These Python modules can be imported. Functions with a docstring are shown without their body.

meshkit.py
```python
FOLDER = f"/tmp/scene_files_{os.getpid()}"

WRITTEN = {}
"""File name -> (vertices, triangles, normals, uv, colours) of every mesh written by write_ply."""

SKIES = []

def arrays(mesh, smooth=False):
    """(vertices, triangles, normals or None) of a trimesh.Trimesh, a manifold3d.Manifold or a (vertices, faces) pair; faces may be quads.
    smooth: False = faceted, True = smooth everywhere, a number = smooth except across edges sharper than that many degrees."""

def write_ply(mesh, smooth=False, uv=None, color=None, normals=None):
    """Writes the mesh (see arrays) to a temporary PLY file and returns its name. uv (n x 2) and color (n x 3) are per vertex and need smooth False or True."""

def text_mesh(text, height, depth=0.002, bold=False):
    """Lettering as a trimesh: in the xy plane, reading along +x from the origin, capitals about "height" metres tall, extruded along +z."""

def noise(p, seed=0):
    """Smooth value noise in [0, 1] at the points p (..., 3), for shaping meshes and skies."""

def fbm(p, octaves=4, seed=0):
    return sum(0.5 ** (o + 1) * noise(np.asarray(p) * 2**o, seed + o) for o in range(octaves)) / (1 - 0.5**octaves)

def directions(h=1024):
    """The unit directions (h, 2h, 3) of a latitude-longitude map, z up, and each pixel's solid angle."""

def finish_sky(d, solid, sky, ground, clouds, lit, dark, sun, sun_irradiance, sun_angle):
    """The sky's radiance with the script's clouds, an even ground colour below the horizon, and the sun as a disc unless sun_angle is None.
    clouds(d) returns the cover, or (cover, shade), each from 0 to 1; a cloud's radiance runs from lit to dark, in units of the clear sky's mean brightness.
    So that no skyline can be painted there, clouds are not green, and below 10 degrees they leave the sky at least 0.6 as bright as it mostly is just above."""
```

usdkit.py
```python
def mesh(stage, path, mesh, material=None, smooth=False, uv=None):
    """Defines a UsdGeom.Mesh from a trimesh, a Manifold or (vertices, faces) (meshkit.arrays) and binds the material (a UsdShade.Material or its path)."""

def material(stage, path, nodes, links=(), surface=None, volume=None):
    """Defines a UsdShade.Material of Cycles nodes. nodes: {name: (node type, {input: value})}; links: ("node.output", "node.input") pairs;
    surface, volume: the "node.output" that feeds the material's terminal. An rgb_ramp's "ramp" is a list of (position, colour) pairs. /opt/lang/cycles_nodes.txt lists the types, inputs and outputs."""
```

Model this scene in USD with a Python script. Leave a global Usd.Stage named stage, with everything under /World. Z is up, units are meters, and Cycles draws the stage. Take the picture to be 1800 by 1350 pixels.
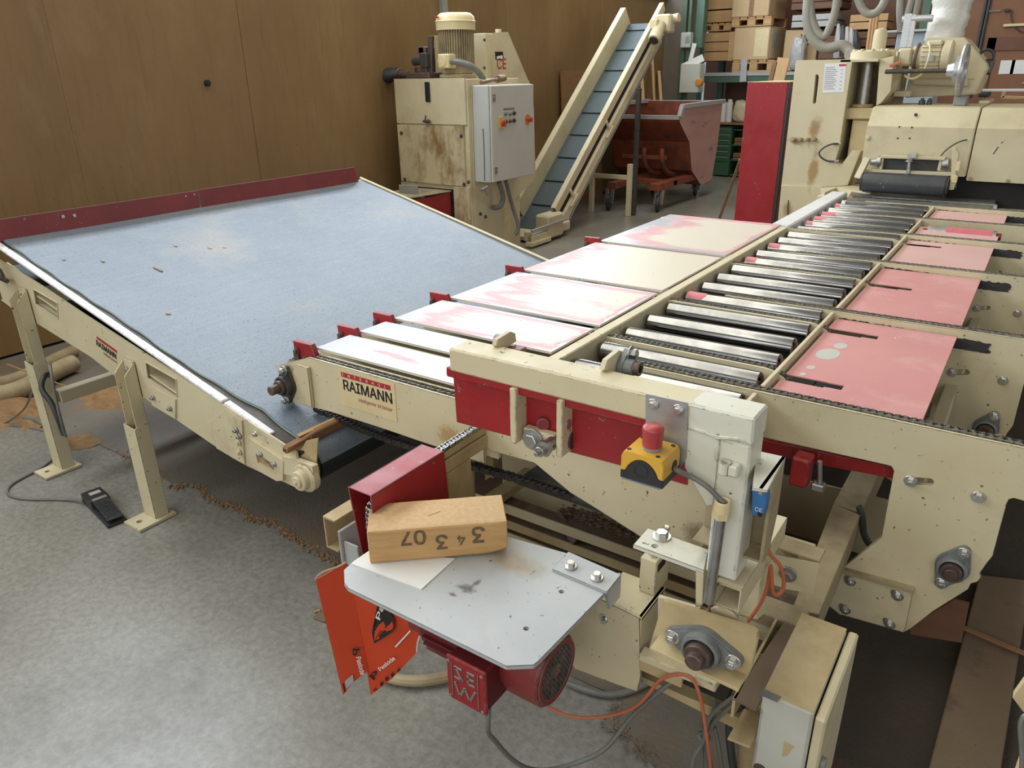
import math, random
import numpy as np, trimesh, shapely
from shapely import affinity
from shapely.geometry import Polygon, Point, LineString, box as sbox
import manifold3d as m3
import usdkit, meshkit
from pxr import Usd, UsdGeom, UsdLux, UsdShade, Gf, Sdf, Vt

random.seed(7)
rng = np.random.default_rng(11)
stage = Usd.Stage.CreateInMemory()
UsdGeom.SetStageUpAxis(stage, "Z")
UsdGeom.SetStageMetersPerUnit(stage, 1.0)
world = UsdGeom.Xform.Define(stage, "/World")
stage.SetDefaultPrim(world.GetPrim())

# ------------------------------------------------------------------ camera
FOC = 1308.55
RC = np.array([[0.8233587, 0.5673039, -0.0157080], [0.2066152, -0.3254208, -0.9227196], [-0.5285741, 0.7564837, -0.3851516]])
EYE = np.array([0.0, 0.0, 1.6])
cam = UsdGeom.Camera.Define(stage, "/World/camera")
r_, d_, f_ = RC
cam.AddTransformOp().Set(Gf.Matrix4d(*r_, 0, *(-d_), 0, *(-f_), 0, *EYE, 1))
cam.CreateHorizontalApertureAttr(36.0)
cam.CreateVerticalApertureAttr(27.0)
cam.CreateFocalLengthAttr(36.0 * FOC / 1800)
cam.CreateClippingRangeAttr(Gf.Vec2f(0.05, 200))
cam.CreateExposureAttr(-0.12)

# ------------------------------------------------------------------ lights: daylight through the room's windows and roof lights
def rect_light(name, centre, look, w, h, color, intensity):
    L = UsdLux.RectLight.Define(stage, "/World/" + name)
    c, t = np.array(centre, float), np.array(look, float)
    z = c - t
    z /= np.linalg.norm(z)
    up = np.array([0, 0, 1.0]) if abs(z[2]) < 0.9 else np.array([0, 1.0, 0])
    x = np.cross(up, z)
    x /= np.linalg.norm(x)
    y = np.cross(z, x)
    L.AddTransformOp().Set(Gf.Matrix4d(*x, 0, *y, 0, *z, 0, *c, 1))
    L.CreateWidthAttr(w)
    L.CreateHeightAttr(h)
    L.CreateColorAttr(Gf.Vec3f(*color))
    L.CreateIntensityAttr(intensity)
    return L
rect_light("clerestory_daylight", (-5.25, 4.0, 3.55), (0, 4.0, 3.55), 14.0, 1.8, (0.82, 0.91, 1.0), 10.5)
rect_light("gate_daylight", (8.3, 7.5, 2.6), (0, 7.5, 2.2), 7.0, 4.0, (1.0, 0.97, 0.90), 2.0)
rect_light("front_windows_daylight", (1.5, -4.05, 3.1), (1.5, 5, 3.1), 9.0, 3.0, (1.0, 0.97, 0.92), 2.7)
rect_light("roof_light", (-3.0, 4.5, 5.95), (-3.0, 4.5, 0), 1.9, 14.0, (1.0, 0.94, 0.78), 4.2)
dome = UsdLux.DomeLight.Define(stage, "/World/sky")
dome.CreateColorAttr(Gf.Vec3f(0.75, 0.85, 1.0))
dome.CreateIntensityAttr(0.15)

# ------------------------------------------------------------------ helpers
def ray(px, py):
    return RC.T @ np.array([(px - 900) / FOC, (py - 675) / FOC, 1.0])
AX = {"x": 0, "y": 1, "z": 2}
def P(px, py, ax, val):
    """The point of the plane ax = val (metres) that the photograph shows at that pixel."""
    v, i = ray(px, py), AX[ax]
    return EYE + (val - EYE[i]) / v[i] * v
def PP(ax, val, pts):
    """Outline, as the two other coordinates, of pixels lying on the plane ax = val."""
    k = [i for i in range(3) if i != AX[ax]]
    return [tuple(P(a, b, ax, val)[k]) for a, b in pts]

made = {}
def free(path):
    if path not in made:
        made[path] = 0
        return path
    made[path] += 1
    return f"{path}_{made[path]:03d}"
def meta(prim, label=None, cat=None, group=None, kind=None):
    for k, v in (("label", label), ("category", cat), ("group", group), ("kind", kind)):
        if v:
            prim.SetCustomDataByKey(k, v)
class T:
    """A thing: an Xform at its base, whose parts are given in world coordinates."""
    def __init__(s, name, label, cat, loc=(0, 0, 0), group=None, kind=None):
        s.path, s.loc = free("/World/" + name), np.array(loc, float)
        x = UsdGeom.Xform.Define(stage, s.path)
        x.AddTranslateOp().Set(Gf.Vec3d(*map(float, loc)))
        meta(x.GetPrim(), label, cat, group, kind)
    def part(s, name, mesh, m, under=None, label=None, kind=None, smooth=35, uv=None):
        path = free((under or s.path) + "/" + name)
        return put(path, mesh, m, s.loc, label, None, None, kind, smooth)
def put(path, mesh, m, loc=(0, 0, 0), label=None, cat=None, group=None, kind=None, smooth=35):
    if isinstance(mesh, (list,)):
        mesh = cat_(mesh)
    mesh = mesh.copy()
    mesh.apply_translation(-np.array(loc, float))
    g = usdkit.mesh(stage, path, mesh, M[m], smooth=smooth)
    meta(g.GetPrim(), label, cat, group, kind)
    return path
def solo(name, mesh, m, label, cat, group=None, kind=None, smooth=35):
    """A thing that is one mesh."""
    return put(free("/World/" + name), mesh, m, (0, 0, 0), label, cat, group, kind, smooth)
def struct(name, mesh, m, label=None, smooth=35):
    return put(free("/World/" + name), mesh, m, (0, 0, 0), label, None, None, "structure", smooth)
def cat_(ms):
    return trimesh.util.concatenate([m for m in ms if m is not None])

def box(lo, hi, b=0.003):
    lo, hi = np.minimum(lo, hi).astype(float), np.maximum(lo, hi).astype(float)
    b = min(b, 0.3 * (hi - lo).min())
    if b <= 1e-6:
        m = trimesh.creation.box(hi - lo)
        m.apply_translation((lo + hi) / 2)
        return m
    pts = []
    for sx in (0, 1):
        for sy in (0, 1):
            for sz in (0, 1):
                c = np.array([hi[0] if sx else lo[0], hi[1] if sy else lo[1], hi[2] if sz else lo[2]])
                n = np.array([-1 if sx else 1, -1 if sy else 1, -1 if sz else 1]) * b
                for k in range(3):
                    q = c + n
                    q[k] = c[k]
                    pts.append(q)
    return trimesh.convex.convex_hull(np.array(pts))
def frame(d, up=(0, 0, 1)):
    d = np.array(d, float) / np.linalg.norm(d)
    u = np.array(up, float)
    if abs(d @ u) > 0.98 * np.linalg.norm(u):
        u = np.array([1.0, 0, 0])
    s = np.cross(u, d)
    s /= np.linalg.norm(s)
    return d, s, np.cross(d, s)
def bar(p0, p1, w, h, b=0.003, up=(0, 0, 1)):
    """Rectangular bar from p0 to p1; w across, h along up."""
    p0, p1 = np.array(p0, float), np.array(p1, float)
    L = np.linalg.norm(p1 - p0)
    d, s, u = frame(p1 - p0, up)
    m = box((0, -w / 2, -h / 2), (L, w / 2, h / 2), b)
    X = np.eye(4)
    X[:3, 0], X[:3, 1], X[:3, 2], X[:3, 3] = d, s, u, p0
    m.apply_transform(X)
    return m
def obox(c, size, ax=(1, 0, 0), up=(0, 0, 1), b=0.003):
    d, s, u = frame(ax, up)
    c = np.array(c, float)
    return bar(c - d * size[0] / 2, c + d * size[0] / 2, size[1], size[2], b, up)
def lathe(prof, p0, axis, n=24):
    """prof: (radius, distance along the axis) from p0."""
    m = trimesh.creation.revolve(np.array(prof, float), sections=n)
    d, s, u = frame(axis)
    X = np.eye(4)
    X[:3, 0], X[:3, 1], X[:3, 2], X[:3, 3] = s, u, d, p0
    m.apply_transform(X)
    if m.volume < 0:
        m.invert()
    return m
def cyl(p0, p1, r, n=20, c=None, r2=None):
    p0, p1 = np.array(p0, float), np.array(p1, float)
    L = np.linalg.norm(p1 - p0)
    r2 = r if r2 is None else r2
    c = min(0.12 * min(r, r2), 0.2 * L) if c is None else c
    return lathe([(0, 0), (r - c, 0), (r, c), (r2, L - c), (r2 - c, L), (0, L)], p0, p1 - p0, n)
def pipe(p0, p1, r, ri, n=20):
    p0, p1 = np.array(p0, float), np.array(p1, float)
    L = np.linalg.norm(p1 - p0)
    return lathe([(ri, 0), (r, 0), (r, L), (ri, L), (ri, 0)], p0, p1 - p0, n)
def spline(pts, n=8):
    pts = np.array(pts, float)
    if len(pts) < 3:
        return pts
    from scipy.interpolate import CubicSpline
    t = np.r_[0, np.cumsum(np.linalg.norm(np.diff(pts, axis=0), axis=1) ** 0.6)]
    return CubicSpline(t, pts, axis=0)(np.linspace(0, t[-1], n * (len(pts) - 1) + 1))
def tube(pts, r, n=8, s=8, radii=None):
    p = spline(pts, s) if s else np.array(pts, float)
    rr = np.broadcast_to(r if radii is None else np.interp(np.linspace(0, 1, len(p)), np.linspace(0, 1, len(radii)), radii), (len(p),))
    t = np.gradient(p, axis=0)
    t /= np.linalg.norm(t, axis=1, keepdims=True) + 1e-12
    a = np.array([0.3, 0.5, 0.8])
    a = a - (a @ t[0]) * t[0]
    A = []
    for i in range(len(p)):
        a = a - (a @ t[i]) * t[i]
        a /= np.linalg.norm(a)
        A.append(a)
    A = np.array(A)
    B = np.cross(t, A)
    g = np.arange(n) * 2 * np.pi / n
    v = p[:, None] + rr[:, None, None] * (np.cos(g)[None, :, None] * A[:, None] + np.sin(g)[None, :, None] * B[:, None])
    i, j = np.meshgrid(np.arange(len(p) - 1), np.arange(n), indexing="ij")
    q = np.stack([i * n + j, i * n + (j + 1) % n, (i + 1) * n + (j + 1) % n, (i + 1) * n + j], -1).reshape(-1, 4)
    f = np.vstack([q[:, [0, 1, 2]], q[:, [0, 2, 3]]])
    V = np.vstack([v.reshape(-1, 3), p[0], p[-1]])
    k, e = len(p) * n, (len(p) - 1) * n
    cap = [[k, (x + 1) % n, x] for x in range(n)] + [[k + 1, e + x, e + (x + 1) % n] for x in range(n)]
    return trimesh.Trimesh(V, np.vstack([f, cap]), process=False)
def prism(poly, ax, a, b, holes=(), bev=0.0):
    """Extrudes an outline given in the plane across ax, from a to b along ax."""
    g = poly if isinstance(poly, shapely.Geometry) else Polygon(poly, [h for h in holes])
    g = g.buffer(0)
    lo, hi = min(a, b), max(a, b)
    out = []
    for q in getattr(g, "geoms", [g]):
        if bev > 0:
            k = m3.CrossSection([np.array(q.exterior.coords)[:-1]] + [np.array(h.coords)[:-1] for h in q.interiors], m3.FillRule.EvenOdd)
            body = m3.Manifold.extrude(k, hi - lo - 2 * bev).translate((0, 0, bev))
            ins = k.offset(-bev, m3.JoinType.Miter)
            core = m3.Manifold.extrude(ins, hi - lo)
            # chamfer: union of the body and two shallow steps reads as a worn edge
            mid = m3.Manifold.extrude(k.offset(-bev * 0.35, m3.JoinType.Miter), hi - lo - 0.7 * bev).translate((0, 0, 0.35 * bev))
            w = (body + mid + core).to_mesh()
            out.append(trimesh.Trimesh(w.vert_properties[:, :3], w.tri_verts, process=False))
        else:
            out.append(trimesh.creation.extrude_polygon(q, hi - lo, engine="earcut"))
    m = cat_(out)
    v = m.vertices.copy()
    if ax == "z":
        w = v + [0, 0, lo]
    elif ax == "y":
        w = np.stack([v[:, 0], v[:, 2] + lo, v[:, 1]], 1)
    else:
        w = np.stack([v[:, 2] + lo, v[:, 0], v[:, 1]], 1)
    m = trimesh.Trimesh(w, m.faces, process=False)
    if ax == "y":
        m.invert()
    return m
def hexbolt(p, n, s, h=None, washer=True, stud=0.0):
    """Hexagon head of width s across the flats at p, standing out along n."""
    h = s * 0.55 if h is None else h
    p, n = np.array(p, float), np.array(n, float) / np.linalg.norm(n)
    r = s / math.sqrt(3)
    out = [lathe([(0, 0), (r, 0), (r, h * 0.85), (r * 0.86, h), (0, h)], p + n * (0.004 if washer else 0), n, 6)]
    if washer:
        out.append(cyl(p, p + n * 0.004, s * 0.85, 18, 0.001))
    if stud:
        out.append(cyl(p, p + n * (h + stud), s * 0.3, 12))
    return cat_(out)
def to_plane(m, origin, xdir, ydir):
    """Places a mesh modelled in xy, standing out along z."""
    x = np.array(xdir, float) / np.linalg.norm(xdir)
    z = np.cross(x, np.array(ydir, float))
    z /= np.linalg.norm(z)
    X = np.eye(4)
    X[:3, 0], X[:3, 1], X[:3, 2], X[:3, 3] = x, np.cross(z, x), z, origin
    m = m.copy()
    m.apply_transform(X)
    return m
def text(s, h, origin, xdir, ydir, depth=0.0006, bold=False, width=None, slant=0.0):
    m = meshkit.text_mesh(s, h, depth, bold)
    if width:
        m.apply_scale([width / (m.bounds[1][0] - m.bounds[0][0]), 1, 1])
    if slant:
        v = m.vertices.copy()
        v[:, 0] += slant * v[:, 1]
        m = trimesh.Trimesh(v, m.faces, process=False)
    return to_plane(m, origin, xdir, ydir)
def capsule(p, q, r, n=6):
    """Flat outline around two points."""
    return LineString([p, q]).buffer(r, quad_segs=n)
def grid(f, nu, nv):
    """Surface from a function of arrays u, v in 0..1."""
    u, v = np.meshgrid(np.linspace(0, 1, nu), np.linspace(0, 1, nv), indexing="ij")
    pts = np.stack(f(u, v), -1).reshape(-1, 3)
    i, j = np.meshgrid(np.arange(nu - 1), np.arange(nv - 1), indexing="ij")
    q = np.stack([i * nv + j, (i + 1) * nv + j, (i + 1) * nv + j + 1, i * nv + j + 1], -1).reshape(-1, 4)
    return trimesh.Trimesh(pts, np.vstack([q[:, [0, 1, 2]], q[:, [0, 2, 3]]]), process=False)

# ------------------------------------------------------------------ materials
M = {}
def mat(name, base, alt=None, scale=5.0, rough=0.5, metal=0.0, dirt=None, dirt_scale=3.0, dirt_lo=0.52, dirt_hi=0.75, bump=0.0, bump_scale=120.0,
        chips=None, chip_r=0.003, spec=0.5, stretch=None, rough2=None, coat=0.0, specks=None, speck_scale=60.0, spots=()):
    n, l = {"g": ("geometry", {}), "p": ("principled_bsdf", {"roughness": rough, "metallic": metal, "specular_ior_level": spec, "coat_weight": coat})}, []
    pos = "g.position"
    if stretch:
        n["mp"] = ("mapping", {"scale": stretch})
        l.append(("g.position", "mp.vector"))
        pos = "mp.vector"
    col = None
    n["n1"] = ("noise_texture", {"scale": scale, "detail": 5, "roughness": 0.6})
    l.append((pos, "n1.vector"))
    alt = alt or tuple(c * 0.86 for c in base)
    n["r1"] = ("rgb_ramp", {"ramp": [(0.3, base), (0.7, alt)]})
    l.append(("n1.fac", "r1.fac"))
    col = "r1.color"
    if dirt:
        n["n2"] = ("noise_texture", {"scale": dirt_scale, "detail": 8, "roughness": 0.7})
        n["r2"] = ("rgb_ramp", {"ramp": [(dirt_lo, (0, 0, 0)), (dirt_hi, (1, 1, 1))]})
        n["m2"] = ("mix_color", {"b": dirt})
        l += [(pos, "n2.vector"), ("n2.fac", "r2.fac"), ("r2.color", "m2.fac"), (col, "m2.a")]
        col = "m2.result"
    for i, (c, r, sc, k, ns) in enumerate(spots):
        c, r = np.array(c, float), np.array(r, float)
        t = f"s{i}"
        n[t + "m"] = ("vector_math", {"math_type": "multiply_add", "vector2": tuple(1 / r), "vector3": tuple(-c / r)})
        n[t + "l"] = ("vector_math", {"math_type": "length"})
        n[t + "n"] = ("noise_texture", {"scale": ns, "detail": 6, "roughness": 0.7})
        n[t + "a"] = ("math", {"math_type": "multiply_add", "value2": k})
        n[t + "r"] = ("rgb_ramp", {"ramp": [(0.0, (0, 0, 0)), (0.42 + 0.5 * (k - 1), (1, 1, 1)), (0.62 + 0.5 * (k - 1), (0, 0, 0))] if False else [(0.40, (0.85, 0.85, 0.85)), (0.60, (0, 0, 0))]})
        n[t + "h"] = ("math", {"math_type": "multiply_add", "value2": 0.5, "value3": 0.27 - 0.25 * k})
        n[t + "x"] = ("mix_color", {"b": sc})
        l += [("g.position", t + "m.vector1"), (t + "m.vector", t + "l.vector1"), ("g.position", t + "n.vector"), (t + "n.fac", t + "a.value1"), (t + "l.value", t + "a.value3"),
              (t + "a.value", t + "h.value1"), (t + "h.value", t + "r.fac"), (t + "r.color", t + "x.fac"), (col, t + "x.a")]
        col = t + "x.result"
    if specks:
        n["n3"] = ("noise_texture", {"scale": speck_scale, "detail": 2, "roughness": 0.5})
        n["r3"] = ("rgb_ramp", {"ramp": [(0.735, (0, 0, 0)), (0.76, (1, 1, 1))]})
        n["m3"] = ("mix_color", {"b": specks})
        l += [(pos, "n3.vector"), ("n3.fac", "r3.fac"), ("r3.color", "m3.fac"), (col, "m3.a")]
        col = "m3.result"
    if chips:
        n["bv"] = ("bevel", {"radius": chip_r, "samples": 4})
        n["dp"] = ("vector_math", {"math_type": "dot_product"})
        n["n4"] = ("noise_texture", {"scale": 45.0, "detail": 4, "roughness": 0.7})
        n["ad"] = ("math", {"math_type": "multiply_add", "value2": 0.55})
        n["r4"] = ("rgb_ramp", {"ramp": [(0.995, (1, 1, 1)), (1.0, (0, 0, 0))]})
        n["sb"] = ("math", {"math_type": "multiply_add", "value2": -0.75, "value3": 1.345})
        n["mu"] = ("math", {"math_type": "multiply"})
        n["m4"] = ("mix_color", {"b": chips})
        # 1 - dot is large at an edge; chips where the noise is also high
        n["om"] = ("math", {"math_type": "subtract", "value1": 1.0})
        n["pr"] = ("math", {"math_type": "multiply_add", "value2": 1.6})
        n["th"] = ("rgb_ramp", {"ramp": [(0.66, (0, 0, 0)), (0.69, (1, 1, 1))]})
        l += [("bv.bevel", "dp.vector1"), ("g.true_normal", "dp.vector2"), ("dp.value", "om.value2"), (pos, "n4.vector"), ("om.value", "pr.value1"), ("n4.fac", "pr.value3"),
              ("pr.value", "th.fac"), ("th.color", "m4.fac"), (col, "m4.a"), ("bv.bevel", "p.normal")]
        for k in ("ad", "r4", "sb", "mu"):
            n.pop(k)
        col = "m4.result"
    l.append((col, "p.base_color"))
    if rough2 is not None:
        n["rr"] = ("map_range", {"from_min": 0.35, "from_max": 0.65, "to_min": rough, "to_max": rough2, "clamp": True})
        n["n5"] = ("noise_texture", {"scale": scale * 2.3, "detail": 5, "roughness": 0.65})
        l += [(pos, "n5.vector"), ("n5.fac", "rr.value"), ("rr.result", "p.roughness")]
    if bump:
        n["n6"] = ("noise_texture", {"scale": bump_scale, "detail": 4, "roughness": 0.6})
        n["bp"] = ("bump", {"strength": bump, "distance": 0.004})
        l += [(pos, "n6.vector"), ("n6.fac", "bp.height"), ("bp.normal", "p.normal")]
        if chips:
            l.remove(("bv.bevel", "p.normal"))
            l.append(("bv.bevel", "bp.normal"))
    M[name] = usdkit.material(stage, "/World/Looks/" + name, n, l, "p.BSDF")

CREAM = (0.60, 0.535, 0.36)
mat("cream_paint", CREAM, (0.54, 0.47, 0.295), 4, 0.42, dirt=(0.30, 0.22, 0.11), dirt_scale=5, dirt_lo=0.56, dirt_hi=0.95, chips=(0.10, 0.075, 0.05), specks=(0.16, 0.12, 0.07), speck_scale=70, rough2=0.6)
mat("cream_plain", CREAM, (0.53, 0.46, 0.29), 3, 0.42, dirt=(0.33, 0.24, 0.12), dirt_scale=2.2, dirt_lo=0.5, dirt_hi=0.95, rough2=0.6)
mat("cream_dirty", (0.55, 0.46, 0.26), (0.40, 0.30, 0.15), 3, 0.5, dirt=(0.24, 0.15, 0.06), dirt_scale=2.6, dirt_lo=0.45, dirt_hi=0.8, rough2=0.65)
mat("cream_oily", (0.56, 0.49, 0.32), (0.50, 0.42, 0.26), 3, 0.4, dirt=(0.25, 0.155, 0.065), dirt_scale=4.2, dirt_lo=0.46, dirt_hi=0.62, stretch=(1, 1, 0.55))
mat("cream_dusty", (0.40, 0.33, 0.20), (0.30, 0.24, 0.14), 5, 0.75, dirt=(0.17, 0.12, 0.07), dirt_scale=6, dirt_lo=0.45, dirt_hi=0.8, bump=0.2, bump_scale=300)
mat("white_paint", (0.66, 0.66, 0.58), (0.60, 0.58, 0.46), 5, 0.4, dirt=(0.36, 0.28, 0.16), dirt_scale=4, dirt_lo=0.58, dirt_hi=0.9, chips=(0.07, 0.06, 0.05))
mat("trim_white", (0.74, 0.74, 0.78), (0.66, 0.65, 0.62), 8, 0.35, chips=(0.10, 0.08, 0.05))
mat("red_paint", (0.31, 0.013, 0.017), (0.25, 0.011, 0.014), 4, 0.35, dirt=(0.22, 0.09, 0.07), dirt_scale=7, dirt_lo=0.6, dirt_hi=0.9, chips=(0.22, 0.20, 0.17), rough2=0.5)
mat("red_dark", (0.16, 0.012, 0.016), (0.11, 0.01, 0.012), 4, 0.5)
mat("red_dull", (0.22, 0.028, 0.028), (0.17, 0.022, 0.022), 4, 0.45, chips=(0.20, 0.20, 0.17), chip_r=0.006, dirt=(0.2, 0.12, 0.09), dirt_scale=14, dirt_lo=0.62, dirt_hi=0.9)
mat("steel", (0.46, 0.46, 0.45), (0.36, 0.36, 0.35), 20, 0.34, 1.0, rough2=0.5)
mat("steel_dark", (0.10, 0.09, 0.085), (0.06, 0.055, 0.05), 30, 0.45, 0.6, rough2=0.6)
mat("steel_rusty", (0.17, 0.12, 0.10), (0.10, 0.07, 0.06), 40, 0.5, 0.6)
mat("cast_grey", (0.22, 0.24, 0.24), (0.16, 0.17, 0.17), 30, 0.5, 0.3, bump=0.15, bump_scale=500)
mat("chain_steel", (0.40, 0.39, 0.37), (0.20, 0.19, 0.175), 60, 0.30, 0.9)
mat("chain_dark", (0.06, 0.055, 0.05), (0.03, 0.027, 0.025), 60, 0.4, 0.5)
mat("zinc", (0.62, 0.62, 0.60), (0.50, 0.49, 0.46), 40, 0.3, 0.9)
mat("aluminium", (0.52, 0.53, 0.54), (0.42, 0.43, 0.44), 12, 0.36, 0.7, stretch=(1, 1, 8))
mat("black_rubber", (0.018, 0.018, 0.02), (0.03, 0.03, 0.03), 20, 0.5)
mat("black_plastic", (0.022, 0.022, 0.024), (0.03, 0.03, 0.03), 20, 0.4)
mat("dark_gap", (0.01, 0.008, 0.007), (0.015, 0.012, 0.01), 10, 0.8)
mat("grey_plastic", (0.28, 0.28, 0.27), (0.22, 0.22, 0.2), 10, 0.45)
mat("cable_grey", (0.17, 0.17, 0.155), (0.12, 0.12, 0.11), 12, 0.5)
mat("cable_dark", (0.05, 0.05, 0.05), (0.03, 0.03, 0.03), 12, 0.5)
mat("cable_orange", (0.50, 0.14, 0.06), (0.42, 0.12, 0.06), 12, 0.5)
mat("yellow_plastic", (0.66, 0.38, 0.04), (0.60, 0.35, 0.06), 6, 0.4, dirt=(0.5, 0.38, 0.2), dirt_scale=9, dirt_lo=0.6, dirt_hi=0.9)
mat("button_red", (0.42, 0.045, 0.05), (0.36, 0.05, 0.05), 18, 0.35, dirt=(0.45, 0.2, 0.17), dirt_scale=30, dirt_lo=0.6, dirt_hi=0.85)
mat("blue_plastic", (0.04, 0.16, 0.38), (0.03, 0.13, 0.33), 6, 0.4)
mat("orange_plastic", (0.60, 0.22, 0.03), None, 6, 0.4)
mat("grey_enamel", (0.47, 0.49, 0.46), (0.42, 0.44, 0.41), 2.5, 0.42, dirt=(0.36, 0.32, 0.24), dirt_scale=3, dirt_lo=0.58, dirt_hi=0.95)
mat("enamel_light", (0.50, 0.51, 0.46), (0.46, 0.46, 0.40), 2.5, 0.42, dirt=(0.38, 0.34, 0.24), dirt_scale=3, dirt_lo=0.55, dirt_hi=0.95)
mat("label_cream", (0.66, 0.56, 0.33), (0.60, 0.48, 0.26), 14, 0.4)
mat("ink_black", (0.012, 0.012, 0.012), None, 5, 0.5)
mat("ink_red", (0.38, 0.03, 0.03), None, 5, 0.45)
mat("ink_brown", (0.26, 0.09, 0.05), None, 5, 0.5)
mat("ink_white", (0.75, 0.74, 0.70), None, 5, 0.5)
mat("ink_stamp", (0.075, 0.055, 0.035), (0.20, 0.13, 0.06), 160, 0.8)
mat("paper_white", (0.72, 0.72, 0.70), (0.66, 0.66, 0.63), 5, 0.6)
mat("grey_print", (0.40, 0.41, 0.43), None, 5, 0.6)
mat("green_enamel", (0.045, 0.12, 0.06), (0.035, 0.10, 0.05), 4, 0.45)
mat("green_shelf", (0.07, 0.13, 0.085), (0.05, 0.10, 0.065), 6, 0.5, dirt=(0.2, 0.18, 0.13), dirt_scale=9, dirt_lo=0.6, dirt_hi=0.9)
# ------------------------------------------------------------------ more surfaces
mat("concrete_wall", (0.20, 0.18, 0.15), (0.15, 0.135, 0.11), 3, 0.85, bump=0.3, bump_scale=60)
mat("brown_board", (0.22, 0.090, 0.040), (0.17, 0.070, 0.032), 2, 0.55, dirt=(0.24, 0.12, 0.065), dirt_scale=2, dirt_lo=0.5, dirt_hi=0.8)
mat("ceiling_boards", (0.36, 0.33, 0.28), (0.30, 0.27, 0.22), 2, 0.8)
# old varnished hardboard wall: mottled brown, run stains and rubbed patches
M["wall_board"] = usdkit.material(stage, "/World/Looks/wall_board", {
    "g": ("geometry", {}), "mp": ("mapping", {"scale": (1, 1, 0.45)}), "mq": ("mapping", {"scale": (1, 14, 1.2)}),
    "a": ("noise_texture", {"scale": 1.1, "detail": 6, "roughness": 0.6}), "b": ("noise_texture", {"scale": 3.2, "detail": 8, "roughness": 0.7}), "c": ("noise_texture", {"scale": 2.0, "detail": 4, "roughness": 0.6}),
    "d": ("noise_texture", {"scale": 40, "detail": 3}), "ra": ("rgb_ramp", {"ramp": [(0.3, (0.225, 0.140, 0.056)), (0.55, (0.19, 0.115, 0.044)), (0.75, (0.14, 0.085, 0.035))]}),
    "rb": ("rgb_ramp", {"ramp": [(0.52, (0, 0, 0)), (0.8, (0.75, 0.75, 0.75))]}), "mb": ("mix_color", {"b": (0.25, 0.17, 0.08)}),
    "rc": ("rgb_ramp", {"ramp": [(0.55, (0, 0, 0)), (0.75, (0.45, 0.45, 0.45))]}), "mc": ("mix_color", {"b": (0.115, 0.068, 0.027)}),
    "rd": ("rgb_ramp", {"ramp": [(0.70, (0, 0, 0)), (0.74, (0.7, 0.7, 0.7))]}), "md": ("mix_color", {"b": (0.09, 0.05, 0.02)}),
    "e": ("noise_texture", {"scale": 260, "detail": 3}), "bp": ("bump", {"strength": 0.25, "distance": 0.004}), "p": ("principled_bsdf", {"roughness": 0.5})},
    [("g.position", "mp.vector"), ("g.position", "mq.vector"), ("mp.vector", "a.vector"), ("mp.vector", "b.vector"), ("mq.vector", "c.vector"), ("g.position", "d.vector"), ("g.position", "e.vector"),
     ("a.fac", "ra.fac"), ("b.fac", "rb.fac"), ("rb.color", "mb.fac"), ("ra.color", "mb.a"), ("c.fac", "rc.fac"), ("rc.color", "mc.fac"), ("mb.result", "mc.a"),
     ("d.fac", "rd.fac"), ("rd.color", "md.fac"), ("mc.result", "md.a"), ("md.result", "p.base_color"), ("e.fac", "bp.height"), ("bp.normal", "p.normal")], "p.BSDF")
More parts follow.
